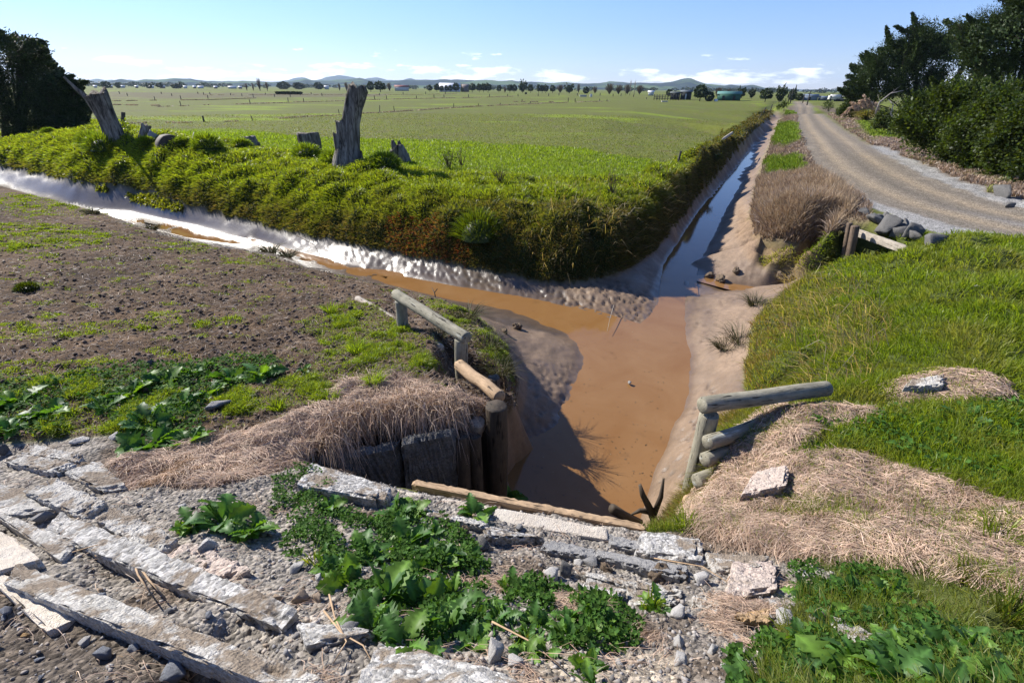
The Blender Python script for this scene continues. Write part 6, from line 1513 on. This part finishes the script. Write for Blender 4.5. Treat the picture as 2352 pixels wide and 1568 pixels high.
big_tree('leafy_bush', 'dark leafy bush left of the pampas grass', (1945, 268), 84, [(1950,248,20,84,200),(1932,258,14,84,130),(1962,260,16,84,120)], (0, 0, .4), 1.0, BSH, [([(1950,270,84),(1950,250,84)], .06)], 1.2, False, 'bush', M_LEAF, 8, shell=.2, lw=.5)
big_tree('leafy_bush', 'glossy bush with pale leaves right of the pampas grass', (2030, 300), 52, [(2030,272,20,52,240),(2050,288,18,52,180),(2015,286,14,52,110)], (0, 0, .4), .7, BSH + ((.12, .15, .05),), [([(2030,300,52),(2030,275,52)], .05)], 1.2, False, 'bush', M_LEAF, 8, shell=.2, lw=.55)
big_tree('verge_bush', 'low green bush on the left verge far along the road', (1803, 247), 95, [(1800,241,12,95,80),(1788,246,7,95,40)], (0, 0, .4), 1.0, BSH, [([(1800,249,95),(1800,243,95)], .08)], 1, False, 'bush', M_LEAF, 7, shell=.2, lw=.5)
big_tree('dark_conifer', 'black backlit conifer at the left edge, the taller one', (60, 330), 51,
    [(26,126,22,51,110),(37,151,36,51,220),(-4,176,46,51,240),(63,181,44,51,260),(6,219,56,51,300),(71,219,46,51,260),(6,274,62,50,300),(-54,166,60,51,240),(-64,244,70,51,240),(44,118,10,51,40),(76,141,16,51,60),(-9,136,22,51,80),(46,279,44,50,200)], (.25, 0, .25), 1.15, CON, [([(50,345,51),(48,240,51),(45,120,51)], .35), ([(15,345,51),(10,260,51),(0,180,51)], .25)], .6, rs=.9, auto=10, tips=((20,110,38,82,20),(0,110,3,76,22),(60,120,100,96,22),(70,135,108,114,22),(80,165,128,146,22),(100,180,143,161,20),(110,195,168,174,16),(60,150,113,131,20),(30,140,60,104,24),(85,190,136,176,22),(40,120,76,92,18)), lf=.17, m=26, lw=.28, ll=.085, spread=.14, dn=.45, out=.5)
big_tree('dark_conifer', 'lower spreading backlit conifer beside the leaning stump', (120, 318), 49,
    [(101,206,32,49,190),(86,244,46,49,260),(136,254,36,49,200),(146,229,22,49,90),(96,289,50,49,260),(151,279,24,49,90),(126,209,20,49,70),(168,266,12,49,30),(146,194,10,49,26),(176,206,8,49,14),(171,259,18,49,46),(46,314,40,49,160)], (.6, 0, .08), 1.15, CON, [([(110,335,49),(108,260,49),(118,200,49)], .28)], .9, rs=.9, auto=14, tips=((120,210,202,187,16),(130,250,213,238,22),(140,235,190,215,20),(120,225,180,200,18),(140,265,214,252,22),(130,280,205,270,22),(100,205,160,186,18),(120,290,190,288,24)), lf=.17, m=26, lw=.28, ll=.085, spread=.14, dn=.45, out=.5)
# pampas
g = hit(1990, 268); g = np.array([*Pd(1990, 268, 78)[:2], 0]); g[2] = zat(g[0], g[1]); root = empty('pampas_grass', tuple(g)); tag(root, 'pampas grass with a row of pinkish cream plumes under the conifers', 'pampas grass')
mb = MB(); n = 500; a = rng.random(n) * 6.283
mb.add(*blade_arrays(np.zeros((n, 3)), np.stack([np.cos(a) * .5, np.sin(a) * .5, np.ones(n)], 1), 1.6 + 1.2 * rng.random(n), np.full(n, .08), vcol(n, G_OLV, D_TAN, G_DRK), .8, .25, np.stack([np.cos(a), np.sin(a), 0 * a], 1) * 1.2)); mb.build('leaves', M_GRASS, root)
for k in range(12):
    mb = MB(); x = 1960 + k * 5.6 + rng.normal() * 2; top = Pd(x - 6, 228 + 4 * abs(k - 6) * .7 + rng.normal() * 3, 78) - g; bot = Pd(x + 4, 262, 78) - g
    if k == 0: top = Pd(1938, 262, 78) - g; bot = Pd(1962, 240, 78) - g
    n = 70; t = rng.random(n)[:, None]; ax = unit(top - bot)
    mb.add(*tube([bot, .5 * (bot + top) + [.08, 0, 0], top], [.03, .025, .01], 5, False), col=(.3, .22, .14))
    q = bot + (top - bot) * (.25 + .75 * t); mb.add(*blade_arrays(q, ax + .35 * rdir(n), np.full(n, .5), np.full(n, .12), vcol(n, (.55, .40, .28), (.48, .34, .26), (.62, .50, .38)), .5, .25)); mb.build('plume', M_DRY, root)
for k, (pxs, lab) in enumerate((([(2010,262),(2020,235),(2045,215),(2075,208)], 'bare pale branch arching behind the pampas grass'), ([(2050,268),(2046,262),(2052,240),(2040,228)], 'thin bare branch right of the pampas grass'))):
    pts = [Pd(x, y, 46) for x, y in pxs]; branch('bare_branch', pts, np.linspace(.06, .02, 4), M_DEADB, lab, 'branch', [([pts[2], pts[2] + [.5, 0, .45]], [.018, .006]), ([pts[1], pts[1] + [-.3, 0, .5]], [.015, .005])])

# ------------------------------------------------------------------ far trees
def leafball(seed, n=420, shape='round'):
    g = np.random.default_rng(seed); dv = unit(g.normal(size=(n, 3)))
    r = .55 + .45 * g.random((n, 1)) ** .4
    q = dv * r * np.array([.5, .5, .5]); 
    if shape == 'round': q[:, 2] = np.where(q[:, 2] < -.22, -.22 + .2 * (q[:, 2] + .22), q[:, 2]); q[:, 2] += .58; 
    elif shape == 'bush': q[:, 2] += .48
    elif shape == 'pine': q[:, 2] = .55 + q[:, 2] * .8; q *= 1 + .45 * fbm(dv[:, :1] * 1.6 + seed, dv[:, 1:2] * 1.6, dv[:, 2:] * 1.6, 3)
    elif shape == 'spire': q[:, :2] *= (1.05 - (q[:, 2:] + .5)) * 1.2; q[:, 2] += .55
    if shape in ('round', 'bush'): q = q * (1 + .16 * fbm(dv[:, :1] * 2 + seed, dv[:, 1:2] * 2, dv[:, 2:] * 2, 3)); 
    s = .075 + .06 * g.random((n, 1)); a = unit(g.normal(size=(n, 3))); b = unit(np.cross(a, g.normal(size=(n, 3))))
    V = np.stack([q - a * s, q + b * s * .7, q + a * s, q - b * s * .7], 1).reshape(-1, 3)
    c = np.array([(.03, .048, .016), (.022, .036, .013), (.042, .062, .02)])[g.integers(0, 3, n)] * (.8 + .4 * g.random((n, 1)))
    mb = MB(); mb.add(V, np.arange(n * 4).reshape(-1, 4), None, np.repeat(c, 4, 0)); me = mb.mesh('crown'); me.materials.append(M_TREE); return me
def twigball(seed, n=90, c=(.16, .125, .10), wide=.5):
    g = np.random.default_rng(seed); mb = MB()
    for k in range(n):
        a = g.random() * 6.283; h = .25 + .75 * g.random() ** .6; r = wide * math.sin(min(1, h) * 2.4) * (.3 + .7 * g.random()) * .55
        e = np.array([r * math.cos(a), r * math.sin(a), h]); b0_ = np.array([0, 0, h * .25 * g.random()]); w = .014
        sd_ = np.array([-math.sin(a), math.cos(a), 0]) * w
        for f in (0, 1):
            s2 = sd_ if f else np.array([math.cos(a), math.sin(a), 0]) * w
            mb.add([b0_ - s2, b0_ + s2, e + s2 * .5, e - s2 * .5], [(0, 1, 2, 3)], None, np.array(c) * (.7 + .6 * g.random()))
    me = mb.mesh('crown'); me.materials.append(M_DRY); return me
FT = {'round': [leafball(k, 420, 'round') for k in range(3)], 'bush': [leafball(10 + k, 380, 'bush') for k in range(2)], 'pine': [leafball(20 + k, 360, 'pine') for k in range(2)], 'spire': [leafball(30, 300, 'spire')], 'bare': [twigball(40 + k) for k in range(3)], 'brown': [twigball(60 + k, 190, (.15, .115, .08), .75) for k in range(2)], 'dead': [twigball(80, 26, (.40, .36, .33), .3)]}
mb = MB(); mb.add(*tube([(0, 0, -.1), (0, 0, .25), (.01, 0, .6)], [.05, .04, .02], 7, False)); TRK = mb.mesh('trunk'); TRK.materials.append(M_BARK)
def far_tree(px, top, w, dist, kind, label, group=None, k=0, name=None, parts=True):
    g = Pd(px, 220, dist); g[2] = 0; H = Pd(px, top, dist)[2]; dep = float((g - CAM) @ _f); Wd = w * dep / FPX
    nm = name or {'round': 'round_tree', 'bush': 'bushy_tree', 'pine': 'pine_tree', 'spire': 'pointed_tree', 'bare': 'bare_tree', 'brown': 'leafless_tree', 'dead': 'dead_tree'}[kind]
    o = empty(nm, tuple(g)); o.rotation_euler = (0, 0, px); tag(o, label, 'tree', group)
    c = link('crown', FT[kind][int(px) % len(FT[kind])], None, o); c.scale = (Wd, Wd, H * (1.0 if kind in ('bare', 'brown', 'dead') else .96))
    if parts: t = link('trunk', TRK, None, o); t.scale = (Wd * .8, Wd * .8, H)
    return o
GRD = 'round dark trees in a row at the far edge of the paddock'
for (x, t, w) in ((988,196,11),(1004,193.5,12),(1015,197.5,11),(1026,197,9),(1035,196.5,10),(1048,192,16),(1062,202,7),(1085,193,16),(1101,193.5,13),(1111,193,12),(1121,192.5,16),(1146,197,11),(1171,195.5,12),(1181,195.5,14),(1218,195,13),(1237,195.5,10),(1245,196.5,10),(1253,196,12),(1269,197,13)):
    far_tree(x, t, w, 430, 'round', 'round dark trimmed tree in the row at the far edge of the paddock', GRD)
for x, t, w, d, kd, lab in ((853,188.5,16,380,'round','left of the two dark trees right of the tall trunk'),(875,188.5,25,380,'round','bigger right one of the two dark trees right of the tall trunk'),(1200,185.5,19,450,'pine','tall dark pine above the row of round trees'),(1307,193,19,420,'pine','spreading dark pine near the brown leafless trees'),
    (1609,196.5,31,185,'round','big round dark tree between the dark yards and the green shed'),(1630,210,20,185,'bush','lower bushy tree under the big round dark tree'),(1536,204.5,13,320,'bush','small dark tree behind the dark yards'),(1760,205.5,27,190,'round','round dark tree between the green shed and the road end'),
    (1703,200.5,17,260,'pine','thin dark pine right of the green shed'),(1727,203.5,13,260,'pine','thinner pine right of the green shed'),(1793,196.5,20,175,'pine','open crowned gum tree beside the end of the road'),(1824,196.5,8,240,'spire','pointed tree at the end of the road'),(1820,206,18,235,'bush','dark bushy tree behind the pole at the road end'),(1838,214,16,230,'bush','dark low tree right of the pointed tree'),(1911,216.5,24,260,'bush','dark tree above the white truck at right'),
    (252,186.5,17,650,'bush','large bushy tree above the village roofs at far left'),(278,189,10,650,'bush','small bushy tree above the village roofs'),(348,190.5,13,650,'bush','bushy tree left of the smoke'),(373,191.5,14,650,'round','round tree right of the smoke'),(411,191.5,22,650,'bush','wide tree in the village at left'),(420,187.5,7,650,'spire','pointed tree in the village at left'),
    (600,179.5,22,420,'bare','tallest bare tree left of the tall trunk'),(617,187.5,14,420,'bare','bare tree right of the tallest bare one'),(585,190,12,420,'bare','small bare tree left of the tallest bare one'),(570,191,12,420,'bare','leftmost bare tree of the group left of the tall trunk'),(798,188.5,20,480,'bare','bare tree just left of the tall trunk'),(782,191,14,480,'bare','second bare tree left of the tall trunk'),
    (1399,191.5,30,400,'brown','leftmost brown leafless tree of the grove in the middle distance'),(1420,194.5,24,400,'brown','second brown leafless tree of the grove'),(1440,194,24,400,'brown','third brown leafless tree of the grove'),(1468,195.5,22,400,'brown','rightmost brown leafless tree of the grove'),(1446,181.5,13,330,'dead','taller white dead tree in front of the brown grove'),(1456,182.5,13,330,'dead','second white dead tree in front of the brown grove'),(1436,190,10,330,'dead','shorter white dead tree in front of the brown grove'),
    (1328,192.5,11,450,'brown','narrow leafless tree right of the spreading pine'),(1286,194.5,24,470,'brown','wide leafless brown tree left of the spreading pine'),(1366,198.5,17,450,'brown','low leafless tree left of the brown grove'),(1649,200.5,22,270,'brown','reddish leafless tree behind the green shed'),(1672,204.5,15,270,'brown','smaller leafless tree behind the green shed'),
    (655,187,30,700,'bush','wide dark tree clump behind the bare trees'),(690,189,26,700,'bush','second wide tree clump behind the bare trees'),(735,188,20,700,'bush','third tree clump left of the tall trunk'),(1345,199,14,430,'bush','small bushy tree between the leafless trees'),(1160,200,10,430,'brown','thin leafless tree among the round trees'),(896,190,16,520,'brown','leafless tree right of the two dark trees')):
    far_tree(x, t, w, d, kd, lab)
# the far wood line that reads as one mass
mb = MB(); bl = leafball(99, 90, 'bush'); nb_ = len(bl.vertices); bv = np.zeros(nb_ * 3); bl.vertices.foreach_get('co', bv); bv = bv.reshape(-1, 3)
for k in range(300):
    px = -700 + 3000 * rng.random(); d = 900 + 500 * rng.random(); g = Pd(px, 220, d); g[2] = 0
    hh = d / 1248 * (4.5 + 7 * rng.random() * (.6 + .5 * pn(px / 90, 1.3))) + 1.5; wd_ = hh * (1.2 + 1.2 * rng.random())
    mb.add(bv * [wd_, wd_, hh] + g, np.arange(nb_).reshape(-1, 4), None, np.array((.03, .045, .02)) * (.7 + .7 * rng.random()))
tag(mb.build('distant_wood', M_TREE), 'hazy dark line of distant trees along the horizon', 'wood', kind='stuff')

# ------------------------------------------------------------------ far buildings and poles
def plain(name, c, rough=.7):
    return solid_mat(name, c, tuple(x * .8 for x in c), .4, rough, .2, .1, .01)
MBW, MBR, MGRN, MDK, MBLU, MRED, MBRN = plain('white_wall', (.55, .55, .53)), plain('white_roof', (.78, .77, .78), .5), plain('green_cladding', (.03, .11, .08)), plain('dark_cladding', (.03, .035, .035)), plain('blue_grey_cladding', (.17, .21, .27)), plain('red_roof', (.25, .09, .07)), plain('brown_wall', (.22, .17, .14))
MTEAL = plain('teal_roof', (.09, .21, .18), .6)
def shed(name, px0, px1, top, eave, dist, depth, wallm, roofm, label, cat='shed', base=None, gable=False, door=False):
    a = Pd(px0, 220, dist); b = Pd(px1, 220, dist); zt = Pd((px0 + px1) / 2, top, dist)[2]; ze = Pd((px0 + px1) / 2, eave, dist)[2]
    cx = (a + b) / 2; w = float(np.linalg.norm((b - a)[:2])); ang = math.atan2(b[1] - a[1], b[0] - a[0]); zg = 0.0
    root = empty(name, (cx[0], cx[1], zg), ang); tag(root, label, cat)
    mb = MB(); V, Q = bbox((0, depth / 2, ze / 2), (w, depth, ze)); mb.add(V, Q)
    if gable: mb.add([(-w/2, 0, ze), (w/2, 0, ze), (0, 0, zt - .05)], None, [(0, 1, 2)])
    mb.build('wall', wallm, root, False)
    mb = MB(); e = .3; th = .12
    if gable: prof = [(-w/2 - e, ze - .1), (0, zt), (w/2 + e, ze - .1)]; V = [(x, y, z + dz) for y in (-e, depth + e) for dz in (0, th) for x, z in prof]
    else: prof = [(-e, ze - .1), (depth / 2, zt), (depth + e, ze - .1)]; V = [(x, y, z + dz) for x in (-w/2 - e, w/2 + e) for dz in (0, th) for y, z in prof]
    Q = [(3, 4, 10, 9), (4, 5, 11, 10), (0, 6, 7, 1), (1, 7, 8, 2), (0, 1, 4, 3), (1, 2, 5, 4), (6, 9, 10, 7), (7, 10, 11, 8), (0, 3, 9, 6), (2, 8, 11, 5)]
    mb.add(V, Q); mb.build('roof', roofm, root, False)
    if door:
        for k in range(door):
            mb = MB(); V, Q = bbox((-w/2 + w * (k + .6) / (door + .2), -.04, ze * .38), (w * .12, .1, ze * .72)); mb.add(V, Q); mb.build('door', MDK if wallm is not MDK else MBW, root, False)
    return root
shed('barn', 1010, 1058, 191, 200.5, 470, 30, MBR, MBR, 'large white roofed barn behind the round trees', 'barn')
shed('barn_annex', 1060, 1078, 194, 200, 475, 20, MBRN, MBRN, 'brown walled annex at the right end of the white barn', 'barn')
shed('farmhouse', 908, 940, 196, 200, 520, 14, MBW, MRED, 'red roofed farmhouse right of the two dark trees', 'house')
shed('green_shed', 1648, 1702, 211, 216, 200, 12, MGRN, MTEAL, 'dark green shed with a teal roof at the far side of the paddock', 'shed', door=2)
shed('dark_building', 1563, 1588, 208, 211, 205, 8, MDK, plain('grey_roof', (.13, .15, .16)), 'tall dark building right of the stock yards', 'building', door=1)
shed('cattle_shed', 1540, 1562, 211.5, 214, 205, 8, MDK, plain('dull_roof', (.10, .115, .11)), 'lower dark lean-to beside the tall dark building', 'shed')
shed('blue_shed', 1843, 1880, 217.5, 220, 235, 14, MBLU, MBLU, 'blue grey shed beyond the end of the road', 'shed', door=1)
shed('low_shed', 1881, 1904, 222, 224, 235, 12, plain('slate_wall', (.10, .12, .14)), MBLU, 'lower slate grey shed right of the blue grey one', 'shed')
shed('white_house', 1488, 1501, 209, 211.5, 330, 8, MBW, MBR, 'small white house left of the dark yards', 'house')
shed('white_house', 748, 758, 197.5, 199.5, 700, 10, MBW, MBR, 'lone white house left of the tall trunk', 'house')
for k, (x, w) in enumerate(((192,9),(226,8),(260,11),(288,11),(320,7),(354,11),(379,12),(431,8),(452,7),(466,13),(500,8),(538,19),(556,8))):
    shed('village_house', x - w / 2, x + w / 2, 195.2 + .006 * x, 196.8 + .006 * x, 690, 9, MBW if k % 2 else MBRN, MBR, 'small white roofed house in the far village at left', 'house')['group'] = 'houses of the far village'
# stock yards: dark rail fence
root = empty('stock_yard', tuple(np.array([*Pd(1523, 220, 195)[:2], 0.0]))); tag(root, 'long dark stock yard fence in front of the tall dark building', 'yard')
a = Pd(1503, 220, 195); b = Pd(1560, 220, 195); o_ = np.array(root.location)
for z in (.5, 1.0, 1.5):
    mb = MB(); mb.add(*tube([np.array([a[0], a[1], z]) - o_, np.array([b[0], b[1], z]) - o_], [.10, .10], 6)); mb.build('rail', M_FENCE, root)
for t in np.linspace(0, 1, 10):
    mb = MB(); c = a + (b - a) * t; mb.add(*tube([np.array([c[0], c[1], 0]) - o_, np.array([c[0], c[1], 1.75]) - o_], [.12, .12], 6)); mb.build('post', M_FENCE, root)
def smallbox(px, py, w, h, dist, mat, name, label, cat, dep=1.0):
    g = Pd(px, py, dist); d_ = float((g - CAM) @ _f); W_ = w * d_ / FPX; H_ = h * d_ / FPX
    o = rbox(name, [np.array([g[0] - W_/2, g[1] + dep, H_]), np.array([g[0] + W_/2, g[1] + dep, H_]), np.array([g[0] + W_/2, g[1], H_]), np.array([g[0] - W_/2, g[1], H_])], H_ + .05, 8, 5, 5, .01, .02, 20, 3, mat); return tag(o, label, cat)
smallbox(1340, 219, 16, 4, 250, M_CONC, 'water_trough', 'long pale water trough in the paddock left of the brown grove', 'trough', 1.2)
smallbox(1358, 218, 5, 6, 250, MBW, 'pump_box', 'white box beside the long pale water trough', 'box', .8)
smallbox(1528, 227, 14, 2.5, 165, M_CONC, 'water_trough', 'pale trough in front of the dark yards', 'trough', .8)
smallbox(1646, 226, 7, 5, 185, MBR, 'water_tank', 'white tank at the left corner of the green shed', 'tank', .9)
smallbox(1208, 212, 5, 4, 330, MDK, 'dark_hut', 'tiny dark hut in front of the round trees', 'hut', 1.5)
# hedge
mb = MB(); n = 2200; a = Pd(634, 208, 260); b = Pd(692, 208, 260); t = rng.random(n)[:, None]; q = a + (b - a) * t; q[:, 2] = rng.random(n) * .95; q += rng.normal(size=(n, 3)) * [.3, .3, .05]
mb.add(*blade_arrays(q, rdir(n), np.full(n, .5), np.full(n, .3), vcol(n, (.02, .03, .012), (.03, .04, .015)), .2, .4)); tag(mb.build('clipped_hedge', M_TREE), 'low dark clipped hedge left of the tall trunk far across the paddock', 'hedge')
# vehicles at the right end: truck with cab, tray and wheels
def vehicle(px, dist, w, name, label, cat, long_=True):
    g = Pd(px, 230, dist); g[2] = 0; d_ = float((g - CAM) @ _f); L_ = w * d_ / FPX; root = empty(name, tuple(g), -.2); tag(root, label, cat)
    mb = MB(); V, Q = bbox((0, 0, .75), (L_, 1.9, .25)); mb.add(V, Q); V, Q = bbox((L_ * .08, 0, 1.55), (L_ * .8, 2.0, 1.3 if long_ else .5)); mb.add(V, Q); mb.build('body', MBW, root, False)
    mb = MB(); V, Q = bbox((-L_ * .42, 0, 1.3), (L_ * .14, 1.9, 1.1)); mb.add(V, Q); mb.build('cab', MBW, root, False)
    mb = MB(); V, Q = bbox((-L_ * .42, -.98, 1.55), (L_ * .1, .05, .45)); mb.add(V, Q); mb.build('window', MDK, root, False)
    for f in (-.4, .2, .36):
        for s_ in (-.85, .85):
            mb = MB(); mb.add(*tube([(L_ * f, s_ - .12, .45), (L_ * f, s_ + .12, .45)], [.45, .45], 12)); mb.build('wheel', MDK, root)
vehicle(1915, 225, 24, 'parked_truck', 'white truck parked right of the slate grey shed', 'truck'); vehicle(1938, 225, 11, 'parked_van', 'small white vehicle right of the white truck', 'van', False)
def pole(px, top, base, lab, arm=True):
    dist = 3.2 * 1248 / (base - (203 + .0096 * (px - 1176))); g = Pd(px, base, dist); g[2] = 0; H_ = Pd(px, top, dist)[2]; root = empty('power_pole', tuple(g)); tag(root, lab, 'pole')
    mb = MB(); mb.add(*tube([(0, 0, -.2), (0, 0, H_)], [.16, .11], 8)); mb.build('post', M_FENCE, root)
    if arm: mb = MB(); V, Q = bbox((0, 0, H_ - .5), (1.6, .14, .14), .5); mb.add(V, Q); mb.build('crossarm', M_FENCE, root, False)
pole(1816, 202, 232, 'power pole standing nearest the left of the road end'); pole(1855, 210, 235, 'power pole right of the road in front of the blue grey shed'); pole(1845, 216, 231, 'thin pole at the left corner of the blue grey shed', False); pole(1811, 213, 230, 'short pole beside the nearest power pole', False)

# ------------------------------------------------------------------ hills, mountains
def hill_mat(name, a, b, s, thr):
    m, nt, out = mat_new(name); v = obj_coord(nt)
    n1 = noise_tex(nt, s, 6, .6, v); n2 = noise_tex(nt, s * 7, 4, .6, v)
    f = ramp(nt, mth(nt, 'ADD', n1, mth(nt, 'MULTIPLY_ADD', n2, .3, -.15)), [(thr - .03, (0, 0, 0)), (thr + .03, (1, 1, 1))])
    principled(nt, out, mixrgb(nt, 'MIX', f, a, b), 1.0, 0.0); return m
def range_(name, prof, dist, depth, mat, amp):
    prof = np.array(prof, float); xs = np.arange(-1000, 3400, 5.0); ys = np.interp(xs, prof[:, 0], prof[:, 1])
    rows = 14; V = []
    for k in range(rows):
        f = k / (rows - 1); 
        for x, y in zip(xs, ys):
            c = Pd(x, y, dist); hr = c[2]
            d = dist - depth + depth * 1.5 * f; s = d / dist
            prof_ = math.sin(min(1, f / .667) * math.pi / 2) ** 1.3 if f <= .667 else max(0, 1 - (f - .667) / .33 * .7)
            z = hr * prof_ * (1 if f == .667 else 1) 
            V.append((c[0] * s, c[1] * s, z * (1.0) - 2))
    V = np.array(V); n = len(xs)
    w = np.sin(np.repeat(np.linspace(0, 1, rows), n) * math.pi)
    V[:, 2] += amp * w * np.clip(V[:, 2] / 60, 0, 1) * fbm(V[:, 0] / 420, V[:, 1] / 420, 1.0, 4)
    Q = [(k * n + i, k * n + i + 1, (k + 1) * n + i + 1, (k + 1) * n + i) for k in range(rows - 1) for i in range(n - 1)]
    mb = MB(); mb.add(V, Q); o = mb.build(name, mat); o['kind'] = 'structure'
MT = [(-1000,190),(100,190),(149,185),(179,183),(200,184),(223,181),(241,184),(256,182),(275,184.5),(302,182.5),(320,187),(640,188),(657,187),(676,181),(696,179),(714,184),(728,184),(742,178),(752,175),(767,176.5),(778,175),(788,177),(811,178),(831,182),(844,178),(865,177),(878,178.5),(897,184),(925,185),(944,179),(956,184),(990,188),(1300,200),(3400,220)]
HL = [(-1000,188),(149,189),(240,189),(259,184.5),(277,182),(290,184),(302,187),(318,186),(333,183.5),(384,183.5),(400,182),(420,182),(436,181),(450,184),(474,187),(538,187.6),(554,185.6),(588,187),(614,187),(660,188),(685,186),(701,182),(721,185.5),(760,186),(793,184),(806,182),(826,178.6),(837,181),(850,184),(883,185.5),(921,184),(973,184),(1011,182),(1037,184.5),(1062,183),(1101,185.5),(1130,186),(1157,187.5),(1176,186.5),(1202,190),(1253,191),(1299,190),(1355,192),(1389,192),(1401,190),(1432,191.7),(1483,191),(1522,191),(1540,189),(1560,186),(1576,183),(1586,183),(1606,189.6),(1624,195),(1663,197),(1678,195),(1701,198),(1729,197),(1764,204),(1805,205),(1836,209),(1864,206.5),(1874,205.5),(1900,206),(1918,208),(1943,210),(2100,214),(3400,226)]
range_('mountains', MT, 8200, 1500, hill_mat('mountain_forest', (.04, .06, .05), (.05, .07, .055), .0012, .5), 22)
range_('hills', HL, 4600, 1500, hill_mat('hill_pasture', (.085, .125, .045), (.02, .032, .03), .0022, .46), 26)
# ------------------------------------------------------------------ air
def haze():
    m, nt, out = mat_new('pale_air'); v = N(nt, 'ShaderNodeVolumePrincipled')
    v.inputs['Color'].default_value = (.62, .78, 1.0, 1); v.inputs['Density'].default_value = 7.0e-5; v.inputs['Anisotropy'].default_value = .2
    nt.links.new(v.outputs[0], out.inputs['Volume'])
    mb = MB(); V, Q = bbox((0, 5200, 128.4), (26000, 11400, 263.2)); mb.add(V, Q); o = mb.build('haze', m, smooth=False); o['kind'] = 'stuff'; o.display_type = 'WIRE'
    tag(o, 'pale blue air over the whole plain', 'haze')
HAZE = True
if HAZE: haze()
